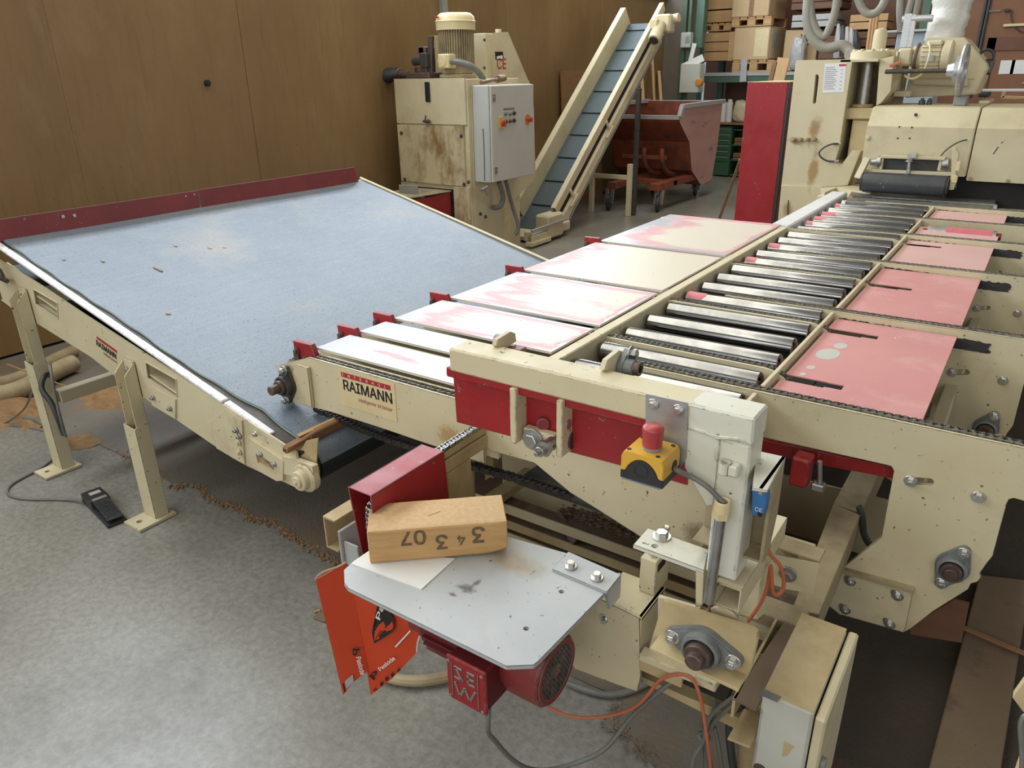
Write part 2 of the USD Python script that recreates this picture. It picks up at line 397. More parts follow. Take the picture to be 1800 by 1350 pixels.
# worn concrete: polished grey on the walkway, dark oily ground and sawdust under the machines
M["floor_concrete"] = usdkit.material(stage, "/World/Looks/floor_concrete", {
    "g": ("geometry", {}), "a": ("noise_texture", {"scale": 0.9, "detail": 8, "roughness": 0.62}), "b": ("noise_texture", {"scale": 45, "detail": 6, "roughness": 0.7}),
    "c": ("voronoi_texture", {"feature": "distance_to_edge", "scale": 3.2, "detail": 2}), "dv": ("noise_texture", {"scale": 2.5, "detail": 5}), "ds": ("vector_math", {"math_type": "multiply_add", "vector2": (0.5, 0.5, 0.5)}),
    "ra": ("rgb_ramp", {"ramp": [(0.32, (0.32, 0.31, 0.285)), (0.48, (0.25, 0.24, 0.21)), (0.58, (0.20, 0.188, 0.16)), (0.7, (0.13, 0.122, 0.10))]}),
    "rb": ("rgb_ramp", {"ramp": [(0.35, (0.72, 0.72, 0.72)), (0.62, (1.08, 1.08, 1.08))]}), "mb": ("mix_color", {"blend_type": "multiply", "fac": 1.0}),
    "rc": ("rgb_ramp", {"ramp": [(0.0, (1, 1, 1)), (0.010, (0, 0, 0))]}), "an": ("noise_texture", {"scale": 0.8, "detail": 2}), "rn": ("rgb_ramp", {"ramp": [(0.5, (0, 0, 0)), (0.66, (0.22, 0.22, 0.22))]}),
    "mm": ("math", {"math_type": "multiply"}), "mc": ("mix_color", {"b": (0.06, 0.05, 0.04)}),
    "rr": ("map_range", {"from_min": 0.35, "from_max": 0.68, "to_min": 0.20, "to_max": 0.42, "clamp": True}), "bp": ("bump", {"strength": 0.12, "distance": 0.004}), "p": ("principled_bsdf", {"specular_ior_level": 0.5})},
    [("g.position", "a.vector"), ("g.position", "b.vector"), ("g.position", "dv.vector"), ("dv.color", "ds.vector1"), ("g.position", "ds.vector3"), ("ds.vector", "c.vector"), ("g.position", "an.vector"),
     ("a.fac", "ra.fac"), ("b.fac", "rb.fac"), ("ra.color", "mb.a"), ("rb.color", "mb.b"), ("c.distance", "rc.fac"), ("an.fac", "rn.fac"), ("rc.color", "mm.value1"), ("rn.color", "mm.value2"), ("mm.value", "mc.fac"), ("mb.result", "mc.a"),
     ("mc.result", "p.base_color"), ("a.fac", "rr.value"), ("rr.result", "p.roughness"), ("b.fac", "bp.height"), ("bp.normal", "p.normal")], "p.BSDF")
mat("floor_rough", (0.175, 0.155, 0.128), (0.115, 0.10, 0.08), 2.5, 0.7, dirt=(0.20, 0.125, 0.06), dirt_scale=2.2, dirt_lo=0.5, dirt_hi=0.78, bump=0.6, bump_scale=70, specks=(0.03, 0.027, 0.024), speck_scale=38)
mat("floor_soil", (0.060, 0.046, 0.034), (0.035, 0.028, 0.022), 3, 0.85, dirt=(0.10, 0.065, 0.035), dirt_scale=6, dirt_lo=0.55, dirt_hi=0.8, bump=0.8, bump_scale=60)
mat("floor_plank", (0.19, 0.135, 0.085), (0.14, 0.098, 0.062), 3, 0.7, dirt=(0.055, 0.042, 0.03), dirt_scale=9, dirt_lo=0.55, dirt_hi=0.75, bump=0.3, bump_scale=90, specks=(0.03, 0.025, 0.02), speck_scale=60)
mat("sawdust", (0.32, 0.19, 0.085), (0.22, 0.125, 0.055), 30, 0.95, bump=0.8, bump_scale=200)

# ------------------------------------------------------------------ the room
XW = -5.1
struct("floor", box((-5.4, -4, -0.2), (9, 14.2, 0), 0), "floor_concrete", smooth=False)
# rough concrete and dark ground below the machines, each with its own slight thickness
def slab(poly, z, seed, wob=0.03, n=60):
    g = Polygon(poly).segmentize(0.05)
    c = np.array(g.exterior.coords)[:-1]
    o = np.c_[meshkit.fbm(np.c_[c * 6, np.zeros(len(c))], 3, seed), meshkit.fbm(np.c_[c * 6, np.ones(len(c)) * 9], 3, seed)] - 0.5
    return Polygon(c + o * wob * 2).buffer(0)
edge_px = [(0, 748), (60, 756), (118, 772), (150, 763), (180, 785), (215, 800), (250, 815), (300, 850), (350, 850), (372, 880), (425, 895), (440, 910), (475, 916), (510, 941), (545, 962), (590, 988), (620, 1010), (760, 1115), (860, 1150), (1000, 1186), (1095, 1230), (1068, 1276), (1110, 1306), (1160, 1362), (1215, 1450)]
rough = slab([(-5.1, 4.6), (-5.1, P(0, 748, "z", 0)[1])] + [tuple(P(a, b, "z", 0)[:2]) for a, b in edge_px] + [(3, 0.3), (3, 6.2), (-2.3, 6.2), (-3.9, 4.6)], 0.004, 3, 0.012)
put("/World/floor/rough_concrete", prism(rough, "z", -0.01, 0.004), "floor_rough", label="rough dark concrete under the machines")
soil = slab([(-0.30, 1.75), (-0.02, 1.2), (0.25, 0.9), (3.0, 0.6), (3.0, 5.5), (0.0, 5.5), (-0.35, 2.6)], 0.008, 5)
put("/World/floor/dark_ground", prism(soil, "z", 0.0, 0.009), "floor_soil", label="dark earthy ground at the right")
# left wall: hardboard panels standing on battens, joints left open
struct("wall_left", box((XW - 0.2, -4, 0), (XW - 0.02, 12.0, 2.60), 0), "dark_gap", smooth=False)
seams = [(-4.0, 0), (-1.5, 0.001), (0.6, 0.0006), (2.5, 0.0004), (3.87, 0.0022), (6.22, 0.0004), (7.75, 0.0006), (9.4, 0.0008), (12.0, 0)]
for i in range(len(seams) - 1):
    put(free("/World/wall_left/panel"), box((XW - 0.02, seams[i][0] + seams[i][1], 0.02), (XW + (0.001 if i % 2 else 0.0), seams[i + 1][0] - seams[i + 1][1], 2.58), 0.0005), "wall_board", smooth=False)
put("/World/wall_left/upper_wall", box((XW - 0.2, -4, 4.5), (XW, 12.0, 6.1), 0), "ceiling_boards", smooth=False)
put("/World/wall_left/window_sill", box((XW - 0.12, -4, 2.59), (XW + 0.05, 12.0, 2.64)), "trim_white")
for i in range(8):
    y = -2.3 + 1.86 * i
    struct(f"window_{i + 1}", cat_([box((XW - 0.10, y - 0.03, 2.64), (XW - 0.04, y + 0.03, 4.5)), box((XW - 0.1, y + 0.03, 3.5), (XW - 0.05, y + 1.83, 3.54))]), "trim_white", "white window mullion and rail high on the left wall")
put("/World/wall_left/cable_duct", box((XW, 6.18, 1.9), (XW + 0.05, 6.26, 2.58)), "grey_plastic", label="grey duct running up the wall")
wl = "/World/wall_left/"
put(wl + "peg", lathe([(0, 0), (0.022, 0), (0.022, 0.02), (0, 0.028)], P(363, 146, "x", XW), (1, 0, 0), 12), "dark_gap", label="dark hole plug in the board")
struct("wall_back", box((-5.4, 14.0, 0), (9, 14.2, 6.1), 0), "brown_board", smooth=False)
struct("wall_right", box((8.4, -4, 4.7), (8.6, 14.2, 6.1), 0), "ceiling_boards", smooth=False)
struct("wall_front", cat_([box((-5.4, -4.2, 0), (9, -4.0, 1.5), 0), box((-5.4, -4.2, 4.7), (9, -4.0, 6.1), 0), box((-5.4, -4.2, 1.5), (-3.1, -4.0, 4.7), 0), box((6.1, -4.2, 1.5), (9, -4.0, 4.7), 0)]), "ceiling_boards", smooth=False)
struct("ceiling", cat_([box((-5.4, -4, 6.0), (-4.15, 14.2, 6.15), 0), box((-1.85, -4, 6.0), (9, 14.2, 6.15), 0), box((-4.15, 11.6, 6.0), (-1.85, 14.2, 6.15), 0), box((-4.15, -4, 6.0), (-1.85, -2.6, 6.15), 0)]), "ceiling_boards", smooth=False)
# ------------------------------------------------------------------ wide inclined belt conveyor
M["belt_blue"] = usdkit.material(stage, "/World/Looks/belt_blue", {
    "g": ("geometry", {}), "a": ("noise_texture", {"scale": 2.2, "detail": 6, "roughness": 0.6}), "b": ("noise_texture", {"scale": 130, "detail": 3, "roughness": 0.6}), "mp": ("mapping", {"scale": (40, 3.0, 40)}), "c": ("noise_texture", {"scale": 2, "detail": 6, "roughness": 0.7}),
    "d": ("noise_texture", {"scale": 1.6, "detail": 8, "roughness": 0.65}), "ra": ("rgb_ramp", {"ramp": [(0.3, (0.120, 0.155, 0.200)), (0.7, (0.160, 0.198, 0.240))]}),
    "rc": ("rgb_ramp", {"ramp": [(0.5, (0, 0, 0)), (0.85, (0.7, 0.7, 0.7))]}), "mc": ("mix_color", {"b": (0.23, 0.265, 0.30)}),
    "rd": ("rgb_ramp", {"ramp": [(0.53, (0, 0, 0)), (0.78, (0.8, 0.8, 0.8))]}), "md": ("mix_color", {"b": (0.30, 0.265, 0.215)}),
    "rb": ("rgb_ramp", {"ramp": [(0.30, (0.45, 0.45, 0.45)), (0.43, (1, 1, 1))]}), "mb": ("mix_color", {"blend_type": "multiply", "fac": 1.0}), "bp": ("bump", {"strength": 0.35, "distance": 0.004}), "p": ("principled_bsdf", {"roughness": 0.42})},
    [("g.position", "a.vector"), ("g.position", "b.vector"), ("g.position", "mp.vector"), ("mp.vector", "c.vector"), ("g.position", "d.vector"), ("a.fac", "ra.fac"), ("c.fac", "rc.fac"), ("rc.color", "mc.fac"), ("ra.color", "mc.a"),
     ("d.fac", "rd.fac"), ("rd.color", "md.fac"), ("mc.result", "md.a"), ("b.fac", "rb.fac"), ("md.result", "mb.a"), ("rb.color", "mb.b"), ("mb.result", "p.base_color"), ("b.fac", "bp.height"), ("bp.normal", "p.normal")], "p.BSDF")
mat("belt_edge", (0.30, 0.36, 0.31), (0.24, 0.29, 0.27), 30, 0.6)
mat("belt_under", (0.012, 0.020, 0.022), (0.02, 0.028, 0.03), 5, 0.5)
mat("raw_wood", (0.50, 0.30, 0.14), (0.40, 0.23, 0.10), 3, 0.6, stretch=(6, 1, 6))
mat("wood_dark", (0.26, 0.14, 0.06), (0.20, 0.10, 0.045), 3, 0.6, stretch=(6, 1, 6))

YB, YB2 = 1.30, 3.47
SL = -0.259                                     # slope of the belt
def zb(x):
    return 0.899 + SL * (x + 3.198)
XB0, XB1 = -3.56, -1.74
bc = T("belt_conveyor", "wide blue belt conveyor sloping down from the brown wall on cream legs", "conveyor", (-2.6, 2.4, 0))
dn = np.array([1, 0, SL]) / math.hypot(1, SL)
nn = np.array([-SL, 0, 1]) / math.hypot(1, SL)
def along(x, y, off=0.0):
    return np.array([x, y, zb(x)]) + nn * off
# belt: top run, round the drum, and back
DR = 0.066
dc = np.array([XB1, 0, zb(XB1)]) - nn * (DR + 0.003)
arc = [dc + (DR + 0.003) * (nn * math.cos(t) + dn * math.sin(t)) for t in np.linspace(0, math.pi, 15)]
top = [np.array([x, 0, zb(x)]) for x in np.linspace(XB0, XB1, 30)]
bot = [arc[-1] + (np.array([XB0, 0, zb(XB0)]) - np.array([XB1, 0, zb(XB1)])) * t for t in (0.3, 1.0)]
def ribbon(path, y0, y1, th, ny=2):
    p = np.array(path)
    t = np.gradient(p, axis=0)
    t /= np.linalg.norm(t, axis=1, keepdims=True)
    n = np.stack([-t[:, 2], 0 * t[:, 0], t[:, 0]], 1)
    o = np.vstack([p, (p - n * th)[::-1]])
    return prism([(a[0], a[2]) for a in o], "y", y0, y1)
def wavy_belt():
    xs = np.linspace(XB0, XB1, 70)
    near = YB + 0.052 + 0.010 * np.interp(xs, [-3.6, -3.1, -2.7, -2.4, -2.15, -2.02, -1.98, -1.74], [0, -0.4, 0.3, -0.3, 0.6, 1.6, 2.2, 0.2]) + 0.003 * np.sin(xs * 31)
    def f(u, v):
        x = XB0 + (XB1 - XB0) * u
        yn = np.interp(x, xs, near)
        y = yn + (YB2 - 0.02 - yn) * v
        z = zb(x) + 0.0035 * np.sin(y * 5 + x * 3) * 0.5
        return x, y, z
    t = grid(f, 70, 30)
    e = []
    for i in range(69):
        a, b = xs[i], xs[i + 1]
        e.append([(a, near[i], zb(a)), (b, near[i + 1], zb(b))])
    V, F = [], []
    for (a, b) in e:
        k = len(V)
        V += [a, b, (b[0], b[1] - 0.001, b[2] - 0.007), (a[0], a[1] - 0.001, a[2] - 0.007)]
        F += [[k, k + 2, k + 1], [k, k + 3, k + 2]]
    return t, trimesh.Trimesh(V, F, process=False)
bt, be = wavy_belt()
belt = bc.part("belt", [bt], "belt_blue", smooth=True)
bc.part("belt_edge", be, "belt_edge", under=belt, label="pale greenish cut edge of the belt")
bc.part("drum_wrap", ribbon(arc[:6], YB + 0.06, YB2 - 0.02, 0.006), "belt_blue", under=belt, smooth=30)
bc.part("drum_wrap", ribbon(arc[5:], YB + 0.06, YB2 - 0.02, 0.006), "belt_under", under=belt, smooth=30, label="belt round the drum with shade put into its dark colour")  # the shade on the lower arc is painted in by this dark material
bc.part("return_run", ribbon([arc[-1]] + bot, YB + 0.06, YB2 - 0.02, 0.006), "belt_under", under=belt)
# near side frame, cut out for two hand pockets
fo = PP("y", YB, [(0, 458), (70, 501), (137, 546), (253, 621), (318, 663), (398, 716), (440, 744), (505, 786), (520, 795), (524, 815), (528, 838), (517, 856), (500, 848), (473, 838), (432, 818), (408, 805), (308, 737), (258, 703), (212, 669), (160, 628), (65, 569), (27, 547), (0, 526)])
fo = [(x, z) for x, z in fo]
left = [(XB0 - 0.02, zb(XB0 - 0.02) - 0.005), (XB0 - 0.02, fo[-1][1] + 0.115)]
fo = fo + [(XB0 - 0.02, fo[-1][1] - SL * (fo[-1][0] - XB0 + 0.02)), (XB0 - 0.02, fo[0][1] - SL * (fo[0][0] - XB0 + 0.02))]
pk1 = PP("y", YB, [(60, 509), (101, 533), (102, 559), (64, 534)])
pk2 = PP("y", YB, [(257, 637), (310, 667), (311, 697), (261, 664)])
fr = bc.part("side_frame", prism(Polygon(fo, [pk1, pk2]), "y", YB, YB + 0.008), "cream_paint")
for pk in (pk1, pk2):
    g = Polygon(pk)
    bc.part("pocket", prism(g.buffer(0.003, join_style=2).difference(g), "y", YB - 0.003, YB + 0.10), "cream_plain", under=fr)
bc.part("frame_flange", bar(along(XB0, YB + 0.035, -0.115), along(-1.95, YB + 0.035, -0.10), 0.06, 0.006), "cream_plain", under=fr)
bc.part("edge_trim", [bar(along(XB0, YB + 0.016, -0.004), along(-2.085, YB + 0.016, -0.004), 0.030, 0.012, 0.003, nn), bar(along(-2.080, YB + 0.018, -0.006), along(-1.86, YB + 0.018, -0.008), 0.026, 0.010, 0.003, nn)], "trim_white", label="white worn edge strip")
fr2 = bc.part("side_frame", bar(along(XB0 - 0.02, YB2, -0.055), along(-1.72, YB2, -0.055), 0.012, 0.13, 0.003, nn), "cream_plain")
bc.part("edge_trim", [bar(along(XB0, YB2 - 0.006, 0.006), along(-1.72, YB2 - 0.006, 0.006), 0.024, 0.008, 0.002, nn)], "cream_plain", under=fr2)
bc.part("bed_sheet", bar(along(XB0, (YB + YB2) / 2, -0.014), along(XB1, (YB + YB2) / 2, -0.014), YB2 - YB - 0.02, 0.010, 0.001, nn), "steel_dark")
# rounded far upper corner
bc.part("corner_cap", prism([(p[0], p[1]) for p in PP("y", YB2, [(622, 322), (634, 318), (642, 321), (648, 330), (648, 345), (622, 340)])], "y", YB2 - 0.02, YB2 + 0.012), "cream_plain", under=fr2)
# red end boards by the wall
XG = -3.535
g1 = [P(0, 390, "x", XG), P(330, 336, "x", XG), P(342, 361, "x", XG), P(0, 418, "x", XG)]
zt_ = 1.073
b1 = bc.part("end_board", prism([(0.9, 0.955), (2.285, 0.955), (2.285, zt_), (0.9, zt_)], "x", XG - 0.004, XG), "red_dull", label="red end board against the wall, nearer length")
b2 = bc.part("end_board", prism([(2.289, 0.955), (3.42, 0.955), (3.385, zt_ + 0.004), (2.289, zt_ + 0.003)], "x", XG - 0.004, XG + 0.001), "red_dull", label="red end board against the wall, farther length")
for px, py, bb in ((110, 381, b1), (130, 379, b1), (326, 345, b1), (341, 342, b2)):
    q = P(px, py, "x", XG)
    bc.part("bolt", hexbolt(q, (1, 0, 0), 0.014 if px < 200 else 0.009, washer=False), "steel", under=bb)
# legs: open channel, sleeve below, foot plate
def leg(xt, zt, xb, i, y=YB - 0.004):
    xt, xb = xt + 0.0, xb + 0.0
    w = 0.066
    def ch(za, zb_, ww, d, t, yy):
        f = lambda z: xt + (xb - xt) * (zt - z) / zt
        s = []
        for sx in (-1, 1):
            x0, x1 = f(zb_) + sx * ww / 2, f(za) + sx * ww / 2
            s.append(prism([(yy - d, zb_), (yy, zb_), (yy, za), (yy - d, za - (d if za > zt - 0.02 else 0))], "x", (x0 + x1) / 2 - t / 2, (x0 + x1) / 2 + t / 2))
        s.append(prism([(f(zb_) - ww / 2, zb_), (f(zb_) + ww / 2, zb_), (f(za) + ww / 2, za), (f(za) - ww / 2, za)], "y", yy - t, yy))
        return cat_(s)
    zs = zt * 0.62
    L = bc.part("leg", ch(zt, 0.012, w, 0.045, 0.006, y), "cream_paint")
    bc.part("sleeve", [ch(zs, 0.012, w + 0.013, 0.052, 0.005, y - 0.001), prism([(xt - w / 2 - 0.006, 0.012), (xt + w / 2 + 0.006, 0.012), (xt + w / 2 + 0.006, zs * 0.98), (xt - w / 2 - 0.006, zs)], "y", y - 0.055, y - 0.050)], "cream_paint", under=L)
    pl = Polygon([(xt - 0.05, y - 0.135), (xt + 0.062, y - 0.135), (xt + 0.062, y + 0.02), (xt - 0.05, y + 0.02)])
    pl = pl.difference(Point(xt + 0.0, y - 0.10).buffer(0.010))
    bc.part("foot_plate", prism(pl, "z", 0.002, 0.012), "cream_paint", under=L)
    bc.part("bolt", hexbolt((xt, y - 0.006, zt - 0.035), (0, -1, 0), 0.017), "steel", under=L)
    return L
q1, q2 = P(41, 506, "y", YB), P(228, 632, "y", YB)
f1, f2 = P(98, 772, "y", YB - 0.03), P(277, 858, "y", YB - 0.03)
L1 = leg(q1[0], q1[2], q1[0], 1)
L2 = leg(q2[0], q2[2], q2[0], 2)
for x in (q1[0], q2[0]):
    bc.part("leg", box((x - 0.03, YB2 + 0.012, 0), (x + 0.03, YB2 + 0.05, zb(x) - 0.1)), "cream_plain")
bc.part("cross_brace", bar((q1[0] + 0.02, YB + 0.01, 0.335), (q1[0] + 0.02, YB2 + 0.01, 0.335), 0.05, 0.055), "cream_plain")
# bolted joint strip, tensioning end, drum bearing
def face(pts, y, th, m, name="plate", under=fr, holes=(), bev=0.0):
    return bc.part(name, prism(Polygon(PP("y", y, pts), [PP("y", y, h) for h in holes]), "y", y, y + th, bev=bev), m, under=under)
face([(265, 680), (308, 703), (308, 737), (266, 712)], YB - 0.006, 0.006, "cream_paint", "splice_plate")
face([(397, 722), (425, 740), (430, 817), (404, 802), (380, 788), (370, 745)], YB - 0.005, 0.005, "cream_paint", "splice_plate")
for px, py in ((269, 699), (299, 718), (415, 756), (421, 767), (420, 778), (421, 795)):
    bc.part("bolt", hexbolt(P(px, py, "y", YB - 0.008), (0, -1, 0), 0.013), "steel" if py < 770 else "cream_plain", under=fr)
tb = bc.part("tension_box", prism(Polygon(PP("y", YB - 0.014, [(432, 768), (498, 812), (497, 845), (486, 846), (434, 817)]), [PP("y", YB - 0.014, [(450, 798), (484, 818), (486, 833), (453, 813)])]), "y", YB - 0.014, YB + 0.03), "cream_paint")
bc.part("slide_block", prism(PP("y", YB, [(455, 800), (463, 800), (482, 823), (478, 830), (456, 818)]), "y", YB - 0.008, YB + 0.0), "cream_dirty", under=tb)
for px, py in ((450, 763), (458, 799), (482, 816)):
    bc.part("bolt", hexbolt(P(px, py, "y", YB - 0.016), (0, -1, 0), 0.011), "steel", under=tb)
dcen = np.array([-1.688, YB, 0.452])
hb = bc.part("drum_bearing", [cyl(dcen + [0, -0.02, 0], dcen + [0, 0.012, 0], 0.048, 28), prism(Polygon(PP("y", YB - 0.012, [(497, 805), (520, 812), (548, 822), (552, 850), (520, 838), (499, 832)])).buffer(0.004), "y", YB - 0.012, YB + 0.01)], "cream_paint")
bc.part("bearing_ring", [lathe([(0.015, 0), (0.030, 0), (0.033, 0.004), (0.033, 0.022), (0.015, 0.022)], dcen + [0, -0.042, 0], (0, 1, 0)), cyl(dcen + [0, -0.05, 0], dcen + [0, 0.0, 0], 0.019), hexbolt(dcen + [0, -0.05, 0], (0, -1, 0), 0.010, washer=False)], "cream_plain", under=hb)
bc.part("drum_flange", lathe([(0.02, 0), (0.058, 0), (0.066, 0.003), (0.069, 0.010), (0.069, 0.02), (0.02, 0.02)], (dc[0] + 0.006, YB + 0.022, dc[2]), (0, 1, 0), 36), "cream_paint")
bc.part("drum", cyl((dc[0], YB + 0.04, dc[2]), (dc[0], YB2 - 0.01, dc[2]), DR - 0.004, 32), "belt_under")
face([(538, 775), (559, 770), (555, 827), (522, 805)], YB + 0.018, 0.004, "cream_dirty", "scraper_arm", under=hb)
bc.part("scraper_clamp", bar(P(503, 806, "y", YB + 0.01), P(543, 790, "y", YB + 0.03), 0.02, 0.014), "black_plastic", under=hb)
bc.part("guide_strip", bar(P(452, 757, "y", YB + 0.012), P(500, 788, "y", YB + 0.012), 0.012, 0.014), "black_rubber", under=tb)
# maker's plate on the frame
def maker(Tg, under, org, xd, zd, w, h, plate=True, name="maker_sign"):
    """RAIMANN sign: width w, origin at lower left, in the plane of xd and zd."""
    xd, zd = np.array(xd, float) / np.linalg.norm(xd), np.array(zd, float) / np.linalg.norm(zd)
    nrm = np.cross(xd, zd)
    at = lambda u, v, o=0.0: np.array(org) + xd * u * w + zd * v * h + nrm * o
    q = lambda u0, v0, u1, v1, o, t: to_plane(trimesh.creation.extrude_polygon(sbox(u0 * w, v0 * h, u1 * w, v1 * h), t, engine="earcut"), at(0, 0, o), xd, zd)
    s = under
    if plate:
        s = Tg.part(name, q(0, 0, 1, 1, 0, 0.0008), "label_cream", under=under, label="cream sticker lettered INTERHOLZ RAIMANN")
    o = 0.0008 if plate else 0.0002
    put_ = []
    red = q(0.055, 0.80, 0.935, 0.93, o, 0.0004)
    black = text("RAIMANN", 0.27 * h, at(0.06, 0.46, o), xd, zd, 0.0005, True, 0.87 * w)
    white = cat_([text(c, 0.075 * h, at(0.075 + 0.107 * i, 0.825, o + 0.0004), xd, zd, 0.0004, False) for i, c in enumerate("INTERHOLZ")])
    brown = text("intelligenter ist besser", 0.10 * h, at(0.33, 0.24, o), xd, zd, 0.0005, False, 0.60 * w, 0.15)
    return s, red, black, white, brown
s, a, b, c, d = maker(bc, fr, P(171, 621, "y", YB - 0.0006), (1, 0, SL), (0, 0, 1), 0.150, 0.085, plate=False)
for nm, ms, mm in (("sign_band", a, "ink_red"), ("sign_name", b, "ink_black"), ("sign_motto", d, "ink_brown")):
    bc.part(nm, ms, mm, under=fr)
# near the top: tensioner at the left edge of the picture
bc.part("tension_bolt", [bar(P(-4, 470, "y", YB - 0.01), P(4, 488, "y", YB - 0.01), 0.01, 0.02), cyl(P(-2, 488, "y", YB - 0.01), P(12, 494, "y", YB - 0.035), 0.009)], "steel_dark", under=fr)
# red parts below the belt
bc.part("under_beam", bar((-3.3, 1.62, 0.70), (-3.3, 3.2, 0.70), 0.12, 0.10), "red_dark")
bc.part("under_leg", [bar((-3.02, 1.95, 0.01), (-3.02, 1.95, 0.42), 0.09, 0.09), bar((-3.02, 1.95, 0.22), (-3.02, 3.2, 0.22), 0.05, 0.06)], "red_dark")
bc.part("under_beam", bar((-2.4, YB + 0.05, 0.50), (-2.4, YB2, 0.50), 0.08, 0.06), "steel_dark")
# wooden edge strip across the lower end
w0 = np.array([-1.752, 1.275, zb(-1.752) + 0.017])
w1 = w0 + [0.012, 0.95, 0]
ws = T("wooden_strip", "chipped raw wooden strip lying across the lower end of the blue belt", "strip", w0)
stp = bar(w0, w1, 0.022, 0.036, 0.004, nn)
for _ in range(3):
    stp = stp.subdivide()
vv = stp.vertices
ch_ = np.clip((1.36 - vv[:, 1]) / 0.08, 0, 1)
vv[:, 2] -= ch_ * 0.012 * (vv[:, 2] > w0[2]) * (0.6 + 0.8 * meshkit.noise(vv * 120, 2))
stp.vertices = vv
wsr = ws.part("strip", stp, "wood_dark", smooth=30)
ws.part("pale_edge", bar(w0 + [-0.004, 0.06, 0.0185], w1 + [-0.004, 0, 0.0185], 0.014, 0.002, 0.0005, nn), "raw_wood", under=wsr)
ws.part("broken_end", bar(w0 + [0.0112, 0.0, -0.004], w0 + [0.0118, 0.10, -0.004], 0.001, 0.024, 0.0002, nn), "raw_wood", under=wsr)
# chips of wood lying on the belt
for i, (px, py, L, a) in enumerate(((277, 474, 0.055, 0.1), (180, 459, 0.022, 0.0), (308, 433, 0.018, 0.1), (295, 552, 0.016, 0.6), (368, 437, 0.02, 0.3), (394, 436, 0.016, 0.2), (520, 640, 0.012, 0.3), (112, 457, 0.008, 0.5))):
    t = (P(px, py, "z", 1.0) - EYE)
    k = (EYE[2] - 0.899 - SL * (EYE[0] + 3.198)) / (SL * t[0] - t[2])
    c = EYE + t * k + nn * 0.0025
    e = dn * math.cos(a) + np.array([0, 1, 0]) * math.sin(a)
    lab = ["thin grey splinter lying on the blue belt left of its middle", "short pale wood chip on the belt near the red end board", "small wood chip lying on the belt a hand below the joint of the red boards", "light curled chip on the belt above the left cream leg", "wood chip in the dusty patch on the upper belt, left of its neighbour", "wood chip in the dusty patch on the upper belt, right of its neighbour", "tiny wood chip on the belt near the cream conveyor's bearing", "tiny chip on the belt close to the upper left corner"][i]
    solo("wood_chip", cat_([obox(c, (L, 0.006, 0.003), e, nn, 0.0008), obox(c + e * L * 0.22 + [0, 0.004, 0], (L * 0.5, 0.004, 0.002), e + [0, 0.15, 0], nn, 0.0005)]), "raw_wood" if i else "wood_dark", lab, "wood chip", "wood chips on the belt")
# ------------------------------------------------------------------ roller chain
def chain_path(pts):
    p = np.array(pts, float)
    return p, np.r_[0, np.cumsum(np.linalg.norm(np.diff(p, axis=0), axis=1))]
def chain(pts, side, pitch=0.01905, w=0.0085, r=0.0082, n=5, roller=0.0062):
    p, s = chain_path(pts)
    k = int(s[-1] / pitch)
    q = np.stack([np.interp(np.arange(k + 1) * pitch, s, p[:, i]) for i in range(3)], 1)
    side = np.array(side, float)
    ms = []
    base = {}
    for i in range(k):
        a, b = q[i], q[i + 1]
        d = b - a
        L = np.linalg.norm(d)
        d /= L
        up = np.cross(d, side)
        off = w if i % 2 else w - 0.0024
        key = i % 2
        if key not in base:
            g = capsule((0, 0), (pitch, 0), r, 3)
            waist = Polygon([(pitch * 0.3, r), (pitch * 0.5, r * 0.72), (pitch * 0.7, r), (pitch * 0.7, r * 2), (pitch * 0.3, r * 2)])
            g = g.difference(waist).difference(affinity.scale(waist, 1, -1, origin=(0, 0))).simplify(0.0004)
            e = trimesh.creation.extrude_polygon(g, 0.0022, engine="earcut")
            m1, m2 = e.copy(), e.copy()
            m1.apply_translation([0, 0, off - 0.0011])
            m2.apply_translation([0, 0, -off - 0.0011])
            ro = trimesh.creation.cylinder(roller, 2 * (w - 0.004), sections=9)
            pin = trimesh.creation.cylinder(0.0030, 2 * w + 0.006, sections=6)
            base[key] = cat_([m1, m2, ro] + ([pin] if key else []))
        X = np.eye(4)
        X[:3, 0], X[:3, 1], X[:3, 2], X[:3, 3] = d, up, side, a
        m = base[key].copy()
        m.apply_transform(X)
        ms.append(m)
    return cat_(ms)
def arc_xz(cx, cz, y, r, a0, a1, n=8):
    return [(cx + r * math.cos(t), y, cz + r * math.sin(t)) for t in np.linspace(a0, a1, n)]
